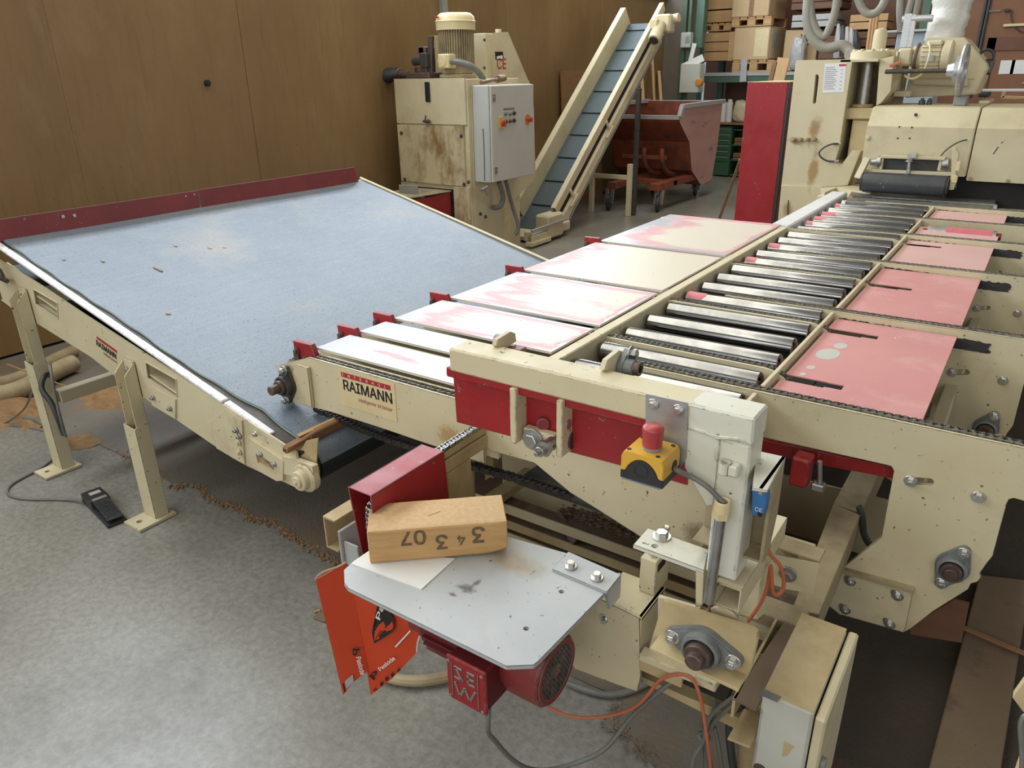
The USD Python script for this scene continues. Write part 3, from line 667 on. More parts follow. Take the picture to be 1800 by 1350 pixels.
def flange_bearing(Tg, name, c, n, up, s=0.112, shaft=0.024, ext=0.05, m_house="steel_dark", m_shaft="steel_rusty", under=None, bolt="steel", word=None):
    """Two-bolt flange bearing: oval casting, raised seat, collar, shaft stub, two bolts."""
    n, up = np.array(n, float), np.array(up, float) / np.linalg.norm(up)
    sd = np.cross(n, up)
    sd /= np.linalg.norm(sd)
    c = np.array(c, float)
    h = Point(0, 0).buffer(s * 0.36, 20).union(Point(0, s / 2).buffer(s * 0.135)).union(Point(0, -s / 2).buffer(s * 0.135)).convex_hull
    H = lambda g, a, t: to_plane(trimesh.creation.extrude_polygon(g, t, engine="earcut"), c + n * a, np.cross(up, n), up)
    root = Tg.part(name, [H(h, 0, 0.012), H(h.buffer(-0.004), 0.010, 0.006), lathe([(s * 0.20, 0), (s * 0.33, 0), (s * 0.31, 0.022), (s * 0.26, 0.024), (s * 0.20, 0.012)], c + n * 0.008, n, 30)], m_house, under=under)
    par = under or root
    if under is None:
        Tg.part("collar", lathe([(shaft * 0.5, 0), (shaft * 0.95, 0), (shaft * 0.95, 0.028), (shaft * 0.9, 0.030), (shaft * 0.5, 0.030)], c + n * 0.014, n, 26), "steel_rusty", under=root)
        Tg.part("shaft", cyl(c - n * 0.02, c + n * ext, shaft / 2 * 1.25, 26), m_shaft, under=root)
        for k in (-1, 1):
            Tg.part("bolt", hexbolt(c + up * k * s / 2 + n * 0.013, n, 0.019, 0.012, stud=0.006), bolt, under=root)
        if word:
            Tg.part("cast_word", text(word, 0.008, c + up * 0.012 - sd * 0.0 + n * 0.016 + np.cross(up, n) * (-0.02), np.cross(up, n), up, 0.002), m_house, under=root)
    return root

ZT = 0.76
LY = [1.475, 1.670, 1.845, 2.165, 2.690, 3.415, 4.365]
RY = [1.975, 2.875, 3.780, 4.515, 5.060, 5.590]
# ------------------------------------------------------------------ left chain transfer with its worn deck plates
M["deck_worn"] = usdkit.material(stage, "/World/Looks/deck_worn", {
    "g": ("geometry", {}), "at": ("attribute", {"attribute": "wear"}), "mp": ("mapping", {"scale": (4, 30, 30)}), "n": ("noise_texture", {"scale": 3, "detail": 6, "roughness": 0.7}), "ad": ("math", {"math_type": "multiply_add", "value2": 0.34}), "su": ("math", {"math_type": "subtract", "value2": 0.17}),
    "r": ("rgb_ramp", {"ramp": [(0.30, (0.50, 0.51, 0.56)), (0.37, (0.55, 0.48, 0.51)), (0.43, (0.60, 0.31, 0.325)), (0.52, (0.62, 0.355, 0.36)), (0.60, (0.64, 0.58, 0.48)), (1, (0.64, 0.585, 0.46))]}),
    "rr": ("rgb_ramp", {"ramp": [(0.33, (0.26, 0.26, 0.26)), (0.42, (0.48, 0.48, 0.48)), (0.6, (0.42, 0.42, 0.42))]}), "m": ("noise_texture", {"scale": 50, "detail": 3}), "rm": ("rgb_ramp", {"ramp": [(0.72, (0, 0, 0)), (0.75, (1, 1, 1))]}), "mx": ("mix_color", {"b": (0.22, 0.17, 0.12)}), "p": ("principled_bsdf", {"specular_ior_level": 0.45})},
    [("g.position", "mp.vector"), ("mp.vector", "n.vector"), ("n.fac", "ad.value1"), ("at.fac", "ad.value3"), ("ad.value", "su.value1"), ("su.value", "r.fac"), ("su.value", "rr.fac"), ("rr.color", "p.roughness"),
     ("g.position", "m.vector"), ("m.fac", "rm.fac"), ("rm.color", "mx.fac"), ("r.color", "mx.a"), ("mx.result", "p.base_color")], "p.BSDF")
sdc = P(790, 768, "y", LY[0])
mat("cream_beam", CREAM, (0.54, 0.47, 0.295), 4, 0.42, dirt=(0.30, 0.22, 0.11), dirt_scale=5, dirt_lo=0.58, dirt_hi=0.95, chips=(0.10, 0.075, 0.05), specks=(0.16, 0.12, 0.07), speck_scale=70, rough2=0.6, spots=[(sdc, (0.075, 1, 0.07), (0.40, 0.24, 0.10), 1.6, 130), (P(1225, 940, "y", LY[0]), (0.07, 1, 0.07), (0.22, 0.15, 0.085), 1.2, 22)])
ct = T("chain_transfer_conveyor", "cream chain transfer conveyor with pink and white worn deck plates left of the rollers", "conveyor", (-1.2, 1.5, 0))
l0 = PP("y", LY[0], [(541.7, 628.3), (483, 643.5), (487, 650), (497, 690), (512, 705), (548, 716), (580, 724), (668, 752), (773, 788), (828, 808)])
gus = PP("y", LY[0], [(850, 772), (848, 779), (863, 793), (939, 814), (1002, 866), (1060, 902), (1124, 943), (1180, 985), (1237, 961), (1245, 892)])
zr = ZT
body = [l0[0]] + l0[1:]
outl = Polygon(body + [(-1.13, l0[-1][1]), (-1.13, zr)])
outr = Polygon([(-1.10, zr)] + gus[:1] + gus[1:] + [(gus[-1][0], zr)])
slopes = l0[-1][1]
def lbeam(k):
    y = LY[k]
    if k == 0:
        a = prism(outl.buffer(0), "y", y, y + 0.010, bev=0.0015)
        b = prism(outr.buffer(0), "y", y, y + 0.010, bev=0.0015)
        root = ct.part("beam", cat_([a, b, box((-1.14, y + 0.012, 0.60), (-1.09, y + 0.03, ZT - 0.02))]), "cream_beam")
    else:
        e = [(-0.575, ZT), (-0.55, ZT - 0.004), (-0.515, ZT - 0.022), (-0.487, ZT - 0.06), (-0.487, ZT - 0.10), (-0.56, ZT - 0.13)]
        o = Polygon([l0[0], l0[1], l0[2], (-1.96, 0.66), (-1.90, 0.61), (-1.1, 0.58), (-0.8, 0.60)] + e[::-1])
        root = ct.part("beam", prism(o.buffer(0), "y", y, y + 0.010), "cream_plain")
    ct.part("guide_rail", box((-1.82, y + 0.010, ZT - 0.045), (-0.60, y + 0.037, ZT - 0.0125)), "steel_dark", under=root)
    ct.part("back_plate", box((-1.86, y + 0.038, ZT - 0.10), (-1.14 if k else -0.9, y + 0.046, ZT + 0.004)), "cream_plain", under=root)
    yc = y + 0.0245
    top = [(-1.845, yc, ZT - 0.004), (-0.60, yc, ZT - 0.004)]
    end = [(-0.562, yc, ZT - 0.006), (-0.525, yc, ZT - 0.020), (-0.498, yc, ZT - 0.05), (-0.492, yc, ZT - 0.08)]
    start = [(-1.975, yc, ZT - 0.085), (-1.955, yc, ZT - 0.045), (-1.90, yc, ZT - 0.015)]
    ct.part("chain", chain(start + top + end, (0, -1, 0)), "chain_steel", label="dark steel roller chain on its guide", smooth=False)
    # stop dog
    s = PP("y", LY[0] + 0.014, [(514.5, 598.5), (546, 606.5), (554, 629), (519, 627)])
    sd = ct.part("stop_block", prism(s, "y", y + 0.014, y + 0.034, bev=0.0015), "red_paint", label="red stop block")
    x0 = min(p[0] for p in s)
    ct.part("bolt", [hexbolt((x0 + 0.017, y + 0.012, ZT + 0.008), (0, -1, 0), 0.014), box((x0 + 0.002, y + 0.006, ZT - 0.025), (x0 + 0.026, y + 0.014, ZT + 0.004))], "steel_rusty", under=sd)
    return root
beams = [lbeam(k) for k in range(7) if k < 6]
# far end beam without a stop
ct.part("beam", prism([(-1.84, ZT + 0.012), (-1.90, ZT), (-1.90, ZT - 0.12), (-0.5, ZT - 0.12), (-0.487, ZT - 0.06), (-0.515, ZT - 0.02), (-0.575, ZT)], "y", LY[6], LY[6] + 0.01), "cream_plain")
ct.part("chain", chain([(-1.1, LY[6] + 0.0245, ZT - 0.004), (-0.60, LY[6] + 0.0245, ZT - 0.004), (-0.562, LY[6] + 0.0245, ZT - 0.006), (-0.525, LY[6] + 0.0245, ZT - 0.02), (-0.498, LY[6] + 0.0245, ZT - 0.05)], (0, -1, 0)), "chain_steel", smooth=False)
# deck plates
ZD = 0.783
WEAR = [(0.9, 0.10, 0.16), (1.0, 0.06, 0.18), (0.95, 0.26, 0.26), (1.1, 0.22, 0.20), (1.4, 0.38, 0.10), (0.95, 0.24, 0.20)]
def deck(k):
    y0, y1 = LY[k] + 0.043, LY[k + 1] - 0.002
    x0, x1 = -1.838, -1.166
    nu, nv = 90, 46
    lip = 0.07
    def f(u, v):
        x = x0 - lip * 0.9 + (x1 - x0 + lip * 0.9) * u
        under = np.maximum(x0 - x, 0)
        z = ZD - 0.55 * under - 0.0015 * np.sin(np.pi * v) * 0
        return x + 0 * under, y0 + (y1 - y0) * v, z
    g = grid(f, nu, nv)
    u = np.clip((g.vertices[:, 0] - x0) / (x1 - x0), 0, 1)
    v = (g.vertices[:, 1] - y0) / (y1 - y0)
    s, b, nz = WEAR[k]
    ed = np.minimum.reduce([u * 1.0, (1 - u) * 7 + 0.16, v * (y1 - y0) * 6 + 0.13, (1 - v) * (y1 - y0) * 6 + 0.10, np.full_like(u, 0.55)])
    q = g.vertices * [2.2, 6.5, 1] + [k * 7.3, k * 3.1, 0]
    n = meshkit.fbm(q, 4, 20 + k) - 0.5
    n2 = meshkit.fbm(g.vertices * [1.2, 14, 1] + k * 5, 3, 50 + k) - 0.5
    w = b + s * ed * 0.8 + n * nz * 2.6 + n2 * 0.36
    if k < 2:
        st = np.exp(-((v - (0.62 - 0.25 * u if k == 0 else 0.35 + 0.2 * u)) / 0.17) ** 2) * np.clip(1 - abs(u - (0.42 if k == 0 else 0.75)) * 2.2, 0, 1)
        w = 0.14 + 0.36 * st + n * 0.14
    g2 = box((x0, y0, ZD - 0.008), (x1, y1, ZD - 0.0002), 0.0)
    side = trimesh.Trimesh(np.array([(x0, y0, ZD), (x0, y0, ZD - 0.008), (x0 - lip * 0.9, y0, ZD - 0.055 * lip / 0.07 * 0.63), (x0 - lip * 0.9, y0, ZD - 0.043)]), [[0, 2, 1], [0, 3, 2]], process=False)
    m = cat_([g, g2])
    w = np.r_[w, np.full(len(g2.vertices), 0.75)]
    path = free(ct.path + "/deck_plate")
    mm = m.copy()
    mm.apply_translation(-ct.loc)
    h = usdkit.mesh(stage, path, mm, M["deck_worn"], smooth=False)
    UsdGeom.PrimvarsAPI(h).CreatePrimvar("wear", Sdf.ValueTypeNames.FloatArray, "vertex").Set(Vt.FloatArray.FromNumpy(w.astype(np.float32)))
    meta(h.GetPrim(), ["bare steel deck plate with a pink smear, nearest", "bare steel deck plate, second from the front", "pink and cream worn deck plate, third from the front", "deck plate worn to pink and white, fourth from the front", "mostly cream deck plate, fifth from the front", "pink and cream worn deck plate, farthest"][k])
    if k > 1:
        ct.part("end_flap", grid(lambda u, v: (x0 - 0.055 - 0.055 * u, y0 + 0.12 * (y1 - y0) + (y1 - y0) * (0.55 + 0.1 * (k == 3)) * v, ZD - 0.035 - 0.045 * u), 4, 4), "label_cream" if k != 3 else "paper_white")
for k in range(6):
    deck(k)
flange_bearing(ct, "end_bearing", P(507, 675, "y", LY[0] - 0.014), (0, -1, 0), (0.10, 0, 1), 0.110, 0.026, 0.075, "steel_dark", "steel_rusty")
ct.part("bearing_plate", prism(PP("y", LY[0] - 0.012, [(520, 641), (541, 647), (549, 716), (512, 705), (498, 690)]), "y", LY[0] - 0.014, LY[0] - 0.001, bev=0.001), "cream_paint", under=beams[0])
s, a, b, c, d = maker(ct, beams[0], P(601, 711, "y", LY[0] - 0.0005), (1, 0, 0), (0, 0, 1), 0.240, 0.125)
for nm, ms, mm in (("sign_band", a, "ink_red"), ("sign_name", b, "ink_black"), ("sign_letters", c, "ink_white"), ("sign_motto", d, "ink_brown")):
    ct.part(nm, ms, mm, under=beams[0])
# return chain hanging below the front beam
lc = PP("y", LY[0] + 0.024, [(556, 713), (590, 727), (628, 745), (680, 765), (735, 782), (800, 806), (850, 818), (905, 833), (960, 850), (1010, 868)])
ct.part("return_chain", chain([(x, LY[0] + 0.024, z - 0.012) for x, z in lc], (0, -1, 0), w=0.0105, r=0.0092), "chain_dark", label="greasy dark return chain hanging under the beam", smooth=False)
ct.part("end_bracket", prism(PP("y", LY[1] - 0.0, [(560, 610), (572, 604), (590, 606), (578, 618)]), "y", LY[1], LY[1] + 0.03), "wood_dark")

# ------------------------------------------------------------------ roller table
M["roller_chrome"] = usdkit.material(stage, "/World/Looks/roller_chrome", {
    "g": ("geometry", {}), "oi": ("object_info", {}), "mp": ("mapping", {"scale": (60, 1.5, 1.5)}), "n": ("noise_texture", {"scale": 2, "detail": 5, "roughness": 0.7}), "n2": ("noise_texture", {"scale": 7, "detail": 4, "roughness": 0.6}),
    "r": ("rgb_ramp", {"ramp": [(0.4, (0.25, 0.255, 0.26)), (0.6, (0.19, 0.19, 0.195))]}), "rr": ("rgb_ramp", {"ramp": [(0.40, (0.13, 0.13, 0.13)), (0.65, (0.22, 0.22, 0.22))]}), "rs": ("rgb_ramp", {"ramp": [(0.66, (0, 0, 0)), (0.74, (0.6, 0.6, 0.6))]}), "ms": ("mix_color", {"b": (0.62, 0.62, 0.60)}),
    "p": ("principled_bsdf", {"metallic": 1.0})},
    [("g.position", "mp.vector"), ("mp.vector", "n.vector"), ("g.position", "n2.vector"), ("n2.fac", "r.fac"), ("n2.fac", "rr.fac"), ("rr.color", "p.roughness"), ("n.fac", "rs.fac"), ("rs.color", "ms.fac"), ("r.color", "ms.a"), ("ms.result", "p.base_color")], "p.BSDF")
mat("roller_pink", (0.60, 0.17, 0.20), (0.52, 0.13, 0.15), 12, 0.4)
rt = T("roller_table", "roller table of polished steel rollers between cream rails, running to the saw", "roller table", (-0.85, 4.0, 0))
RX0, RX1, RR = -1.104, -0.572, 0.038
PINK = {0: 0, 4: 0.085, 10: 0.05, 8: 0.055, 14: 0.04, 15: 0.06, 16: 0.075, 18: 0.03, 20: 0.02}
for k in range(-1, 21):
    y = 2.128 + 0.1828 * k + (0.002 if k % 3 else -0.002)
    z = ZT - RR - 0.001 - (0.004 if k == -1 else 0)
    x1 = RX1 + (0.004 if k % 2 else 0)
    ax = (1, 0, 0)
    ro = rt.part("roller", lathe([(RR - 0.012, 0.001), (RR - 0.003, 0), (RR, 0.003), (RR, x1 - RX0 - 0.003), (RR - 0.003, x1 - RX0), (RR - 0.006, x1 - RX0 - 0.0005)], (RX0, y, z), ax, 40), "roller_chrome", smooth=30)
    rt.part("end_cap", lathe([(0, -0.001), (0.010, -0.001), (0.011, -0.006), (0.022, -0.006), (0.031, -0.001), (0.033, -0.001), (0.033, -0.006), (0, -0.006)], (x1, y, z), ax, 20), "red_dull", under=ro, label="dull red bearing cap")
    rt.part("axle", cyl((RX0 - 0.03, y, z), (x1 + 0.035, y, z), 0.0085, 10), "steel_dark", under=ro)
    if k in PINK and PINK[k] > 0:
        w = PINK[k]
        a0 = 2.0 + 0.5 * math.sin(k * 3)
        def fp(u, v, w=w, k=k, y=y, z=z):
            L = w * (0.75 + 0.5 * meshkit.noise(np.stack([v * 5 + k * 9, v * 0, v * 0], -1), k))
            t = -0.4 + 3.0 * v
            return RX0 + 0.004 + L * u, y + (RR + 0.0004) * np.cos(t), z + (RR + 0.0004) * np.sin(t)
        rt.part("paint_smear", grid(fp, 8, 24), "roller_pink", under=ro, label="pink paint on the roller's end", smooth=True)
rl = rt.part("rail", [box((-1.162, 1.60, ZT - 0.11), (-1.118, LY[6] - 0.02, ZT + 0.016), 0.004)], "cream_paint", label="cream rail along the left roller ends")
rt.part("rail_cover", [prism([(-1.235, ZT - 0.06), (-1.235, ZT + 0.008), (-1.228, ZT + 0.014), (-1.135, ZT + 0.014), (-1.126, ZT + 0.006), (-1.126, ZT - 0.05), (-1.132, ZT - 0.05), (-1.132, ZT + 0.004), (-1.229, ZT + 0.004), (-1.229, ZT - 0.06)], "y", LY[6] + 0.02, 5.86)], "trim_white", under=rl)
ys = [1.5] + RY
for a, b in zip(ys[:-1], ys[1:]):
    rt.part("rail", box((-0.546, a + 0.06, ZT - 0.09), (-0.532, b - 0.004, ZT - 0.002), 0.002), "cream_paint")
rt.part("bed_sheet", box((-1.11, 1.6, ZT - 0.30), (-0.56, 5.9, ZT - 0.285)), "cable_dark", label="dark sheet below the rollers")

# ------------------------------------------------------------------ right chain infeed
mat("pink_sheet", (0.60, 0.27, 0.26), (0.54, 0.23, 0.225), 2.5, 0.5, dirt=(0.66, 0.38, 0.35), dirt_scale=5, dirt_lo=0.5, dirt_hi=0.8, specks=(0.70, 0.55, 0.48), speck_scale=32)
mat("pink_pale", (0.64, 0.40, 0.36), (0.58, 0.34, 0.31), 2.5, 0.5, specks=(0.62, 0.52, 0.42), speck_scale=42)
mat("black_tar", (0.018, 0.016, 0.017), (0.035, 0.03, 0.032), 40, 0.5, bump=0.5, bump_scale=200)
ci = T("chain_infeed_conveyor", "cream chain infeed conveyor with pink sheets between its side plates at the right", "conveyor", (0, 3.0, 0))
R0 = RY[0]
bp_ = PP("y", R0, [(1350, 771), (1560, 818), (1567, 820), (1571, 828), (1559, 891), (1549, 944), (1486, 994), (1458, 1012), (1447, 1058), (1475, 1080), (1588, 1112), (1600, 1106), (1640, 1075), (1702, 1036), (1707, 1026), (1718, 1023), (1724, 1016), (1722, 1009), (1735, 990), (1740, 984), (1745, 978), (1770, 885), (1774, 878), (1782, 876), (1800, 881)])
zlow = bp_[0][1]
poly = [(-0.975, ZT - 0.03), (-0.955, ZT), (0.95, ZT), (0.95, bp_[-1][1] - 0.01)] + bp_[::-1] + [(-0.9, zlow)]
slot = capsule(P(1604, 845, "y", R0)[[0, 2]], P(1634, 847, "y", R0)[[0, 2]], 0.0085)
RPOLY = Polygon(poly).buffer(0).difference(slot)
tar = PP("y", 2.875, [(1541, 472), (1560, 474), (1590, 479), (1640, 482), (1690, 489), (1730, 493), (1752, 500), (1756, 508), (1740, 511), (1700, 506), (1660, 500), (1541, 487)])
rbe = []
for k, y in enumerate(RY):
    g = RPOLY if k < 3 else RPOLY.intersection(sbox(-1, 0.42, 0.95, 0.8))
    root = ci.part("side_plate", prism(g, "y", y, y + 0.012, bev=0.0012 if k < 2 else 0), "cream_paint" if k < 3 else "cream_plain", label=["nearest cream side plate, with the large flange bearing", None, None, None, None, None][k])
    rbe.append(root)
    ci.part("guide_rail", box((-0.93, y + 0.012, ZT - 0.05), (0.95, y + 0.038, ZT - 0.0125)), "steel_dark", under=root)
    ci.part("back_plate", box((-0.93, y + 0.038, ZT - 0.10), (0.95, y + 0.044, ZT - 0.012)), "cream_plain", under=root)
    yc = y + 0.0245
    ci.part("chain", chain([(-0.975, yc, ZT - 0.05), (-0.965, yc, ZT - 0.022), (-0.935, yc, ZT - 0.005), (-0.9, yc, ZT - 0.002), (0.93, yc, ZT - 0.002)], (0, -1, 0)), "chain_steel", label="roller chain along the side plate", smooth=False)
    for (q, s) in (((1601, 845), 0.019), ((1720, 873), 0.019)):
        p = P(q[0], q[1], "y", R0) + [0, y - R0, 0]
        if k < 3:
            ci.part("bolt", hexbolt(p + [0, -0.001, 0], (0, -1, 0), s, stud=0.008 if q[0] < 1700 else 0), "zinc", under=root)
    if k > 0:
        r2 = np.random.default_rng(90 + k)
        n = 46
        x0, x1 = -0.515, (-0.035 + 0.03 * r2.random())
        xs = np.linspace(x0, x1, n)
        zt_ = ZT - 0.016 - 0.012 * np.clip((xs - x0) / (x1 - x0), 0, 1) - 0.006 * r2.random(n)
        zb_ = ZT - 0.062 - 0.002 * r2.random(n) - 0.004 * (xs > -0.2)
        o = [(a, b) for a, b in zip(xs, zt_)] + [(x1 + 0.014 * (r2.random() - 0.3), z) for z in np.linspace(zt_[-1], zb_[-1], 9)[1:-1]] + [(a, b) for a, b in zip(xs[::-1], zb_[::-1])]
        if k != 4:
            ci.part("tar_strip", prism(Polygon(o).buffer(0), "y", y - 0.0025, y), "black_tar", under=root, label="ragged black strip under the chain edge")
# pink sheets with slots round the transfer conveyor's chain ends
ZP = 0.737
def sheet(y0, y1, slots, m, lab):
    g = sbox(-0.522, y0, -0.126, y1)
    for ys_, xa in slots:
        g = g.difference(sbox(-0.53, ys_ - 0.004, -0.40, ys_ + 0.046)).difference(sbox(-0.41, ys_ + 0.006, xa, ys_ + 0.044))
    rootp = ci.part("sheet", prism(g, "z", ZP - 0.004, ZP, bev=0.001), m, label=lab)
    return rootp
sh = sheet(R0 + 0.05, RY[1] - 0.006, [(LY[3], -0.352), (LY[4], -0.352)], "pink_sheet", "nearest pink sheet, with two slots")
sheet(RY[1] + 0.05, RY[2] - 0.006, [(LY[5], -0.352)], "pink_sheet", "second pink sheet from the front")
sheet(RY[2] + 0.05, RY[3] - 0.006, [(LY[6], -0.352)], "pink_pale", "third pink sheet, paler")
sheet(RY[3] + 0.05, RY[4] - 0.12, [], "pink_pale", "narrow pale sheet below the red roller")
sheet(RY[4] + 0.05, RY[5] - 0.006, [], "pink_pale", "farthest pale pink sheet")
for (dx, dy, r) in ((-0.455, 2.46, 0.035), (-0.47, 2.31, 0.012), (-0.478, 2.235, 0.009), (-0.44, 2.56, 0.02)):
    g = affinity.scale(Point(dx, dy).buffer(r), 1.0, 1.6)
    ci.part("primer_patch", prism(slab(list(g.exterior.coords), 0, 3, 0.006), "z", ZP, ZP + 0.0006), "enamel_light", under=sh, label="bare grey patch on the pink sheet")
ci.part("red_lip", box((-0.51, R0 + 0.044, ZP - 0.03), (-0.126, R0 + 0.049, ZP + 0.006)), "pink_sheet", under=sh)
y = 4.86
rr_ = ci.part("red_roller", lathe([(0, 0), (0.030, 0), (0.032, 0.004), (0.032, 0.332), (0.030, 0.336), (0, 0.336)], (-0.475, y, ZT - 0.03), (1, 0, 0), 28), "roller_pink", label="paint-worn red roller between two side plates", smooth=30)
ci.part("grey_end", [lathe([(0.0324, 0), (0.0324, 0.09)], (-0.472, y, ZT - 0.03), (1, 0, 0), 28), lathe([(0.0324, 0), (0.0324, 0.016)], (-0.156, y, ZT - 0.03), (1, 0, 0), 28)], "steel", under=rr_)
ci.part("axle", [cyl((-0.50, y, ZT - 0.03), (-0.46, y, ZT - 0.03), 0.016), cyl((-0.145, y, ZT - 0.03), (-0.115, y, ZT - 0.03), 0.02)], "red_dull", under=rr_)
# near side plate: flange bearing and bolted bracket
flange_bearing(ci, "flange_bearing", P(1675, 994, "y", R0), (0, -1, 0), (0.30, 0, 1.0), 0.112, 0.026, 0.052, "cast_grey", "steel_rusty", bolt="zinc")
pq = P(1733, 752, "y", RY[1])
flange_bearing(ci, "flange_bearing", pq, (0, -1, 0), (0.30, 0, 1.0), 0.112, 0.026, 0.03, "cast_grey", "steel_rusty", bolt="zinc")
brk = ci.part("bracket_plate", prism(Polygon(PP("y", R0 - 0.012, [(1461, 997), (1605, 1039), (1592, 1102), (1588, 1112), (1475, 1079), (1447, 1056), (1444, 1026)])).buffer(-0.002).buffer(0.002), "y", R0 - 0.012, R0 - 0.001, bev=0.001), "cream_paint")
ci.part("bracket_flange", prism(PP("y", R0 - 0.013, [(1459, 994), (1607, 1036), (1606, 1042), (1460, 1000)]), "y", R0 - 0.02, R0 - 0.001), "cream_dusty", under=brk)
for px, py in ((1495, 1021), (1578, 1047), (1486, 1071), (1564, 1096)):
    p = P(px, py, "y", R0 - 0.013)
    ci.part("bolt", [hexbolt(p, (0, -1, 0), 0.018, stud=0.008), cyl(p + [-0.010, 0.0, 0.006], p + [-0.010, -0.0008, 0.006], 0.009)], "zinc", under=brk)
ci.part("rail_red", [prism(PP("y", 2.03, [(1300, 766), (1574, 822), (1574, 842), (1300, 790)]), "y", 2.03, 2.036), box((-0.95, 2.036, P(1350, 776, "y", 2.03)[2] - 0.004), (-0.14, 2.12, P(1350, 776, "y", 2.03)[2]))], "red_paint", label="red channel below the near side plate")
ci.part("cross_tube", [box((-0.13, 2.0, 0.50), (-0.09, 5.6, 0.56)), box((0.02, 2.0, 0.38), (0.07, 5.6, 0.42))], "cream_plain")
sp = ci.part("sprocket_drum", cyl((0.015, R0 + 0.013, 0.39), (0.015, 5.6, 0.39), 0.013), "steel_dark")
for y in RY[:3]:
    ci.part("chain_wheel", [cyl((0.015, y + 0.016, 0.39), (0.015, y + 0.028, 0.39), 0.045)], "chain_dark", under=sp)
# ------------------------------------------------------------------ front guard rail on its post
YR = 1.20
gr = T("guard_rail", "cream box-section guard rail on a post with a red guard plate, nearest the viewer", "guard rail", (-0.6, YR, 0.6))
zr1, zr0 = P(788, 612, "y", YR)[2], P(789, 652, "y", YR)[2]
xr0, xr1 = P(788, 612, "y", YR)[0], P(1328, 729, "y", YR)[0]
ra = gr.part("rail", box((xr0, YR, zr0), (xr1, YR + 0.075, zr1), 0.004), "cream_paint")
xp0, xp1 = P(1263, 781, "y", YR)[0], xr1
gr.part("repainted_end", box((P(1209, 720, "y", YR)[0], YR - 0.0012, zr0 + 0.001), (xr1 + 0.0012, YR + 0.076, zr1 + 0.0012), 0.004), "white_paint", under=ra, label="rail end repainted off-white")
zpb = P(1296, 1025, "y", YR)[2]
po = gr.part("post", box((xp0, YR - 0.001, zpb), (xp1, YR + 0.074, zr0 + 0.002), 0.004), "white_paint", label="off-white square post")
gr.part("gusset", prism(PP("y", YR - 0.001, [(1206, 752), (1266, 768), (1262, 800), (1253, 888), (1242, 890), (1203, 822)]), "y", YR, YR + 0.008), "white_paint", under=po)
weld = lambda pts, r: tube([P(a, b, "y", YR - 0.001) for a, b in pts], r, 7, 4, radii=[0.5 * r, 1.2 * r, 0.8 * r, 1.3 * r, 0.9 * r, 1.1 * r, 0.5 * r])
gr.part("weld", [weld([(1213, 754), (1240, 760), (1262, 768), (1285, 770), (1322, 780)], 0.0042), weld([(1262, 762), (1261, 785), (1259, 810)], 0.0045)], "white_paint", under=po)
# red guard plate with folded lip under the rail
YG = YR + 0.035
gp = [(797, 663), (803, 742), (1090, 818), (1208, 853), (1216, 745)]
g_ = gr.part("guard_plate", prism(PP("y", YG, gp), "y", YG, YG + 0.004), "red_paint", label="red guard plate hanging below the rail")
l0_, l1_ = P(783, 645, "y", YR + 0.004), P(784, 662, "y", YR + 0.004)
gr.part("lip", box((l0_[0], YR + 0.004, l1_[2]), (-0.42, YR + 0.040, l0_[2]), 0.003), "red_paint", under=g_)
# hangers and pivot
def hanger(px, w, mat_, yb=0.045):
    x0, x1 = P(px[0][0], px[0][1], "y", YR - 0.006)[0], P(px[1][0], px[1][1], "y", YR - 0.006)[0]
    zb = P(px[2][0], px[2][1], "y", YR - 0.006)[2]
    return gr.part("hanger", box((x0, YR - 0.006, zb), (x1, YR + yb, zr0 - 0.001), 0.002), mat_)
h1 = hanger([(896, 740), (907, 740), (901, 779)], 0, "cream_paint", 0.040)
h2 = hanger([(977, 760), (988, 760), (982, 804)], 0, "cream_paint", 0.040)
xh = P(988, 760, "y", YR - 0.006)[0]
gr.part("pivot_pin", cyl((xh - 0.01, YR + 0.018, P(1000, 745, "x", xh)[2]), (xh + 0.003, YR + 0.018, P(1000, 745, "x", xh)[2]), 0.0115, 22), "zinc", under=h2)
q0, q1 = P(924, 748, "y", YR + 0.022), P(978, 790, "y", YR + 0.022)
pv = gr.part("pivot_block", box((q0[0], YR + 0.012, q1[2] + 0.0), (q1[0], YR + 0.033, q0[2]), 0.002), "cream_paint")
gr.part("bolt", hexbolt(P(937, 772, "y", YR + 0.008), (0, -1, 0), 0.030, 0.012), "steel", under=pv)
c = P(957, 788, "y", YR - 0.02)
n0 = np.array([0, -1, 0])
gr.part("damper", [cyl(c + [0, 0.045, 0], c + [0, 0.0, 0], 0.0145, 22), lathe([(0, 0), (0.019, 0), (0.019, 0.009), (0, 0.009)], c + [0, 0.004, 0], n0, 6), cyl(c, c + [0, -0.022, 0], 0.0115, 18), cyl(c + [0, -0.02, 0], c + [0, -0.034, 0], 0.0055, 12)], "steel", under=pv, label="steel screwed damper")
gr.part("pinch_roll", [cyl(P(1004, 772, "y", YR + 0.04) + [-0.02, 0, 0], P(1004, 772, "y", YR + 0.04) + [0.008, 0, 0], 0.022, 24)], "steel_dark", under=h2)
gr.part("wheel_guard", lathe([(0.0, 0), (0.014, 0), (0.014, 0.012), (0, 0.012)], P(956, 742, "y", YR + 0.036), (0.4, -1, 0), 20), "red_dull", under=pv)
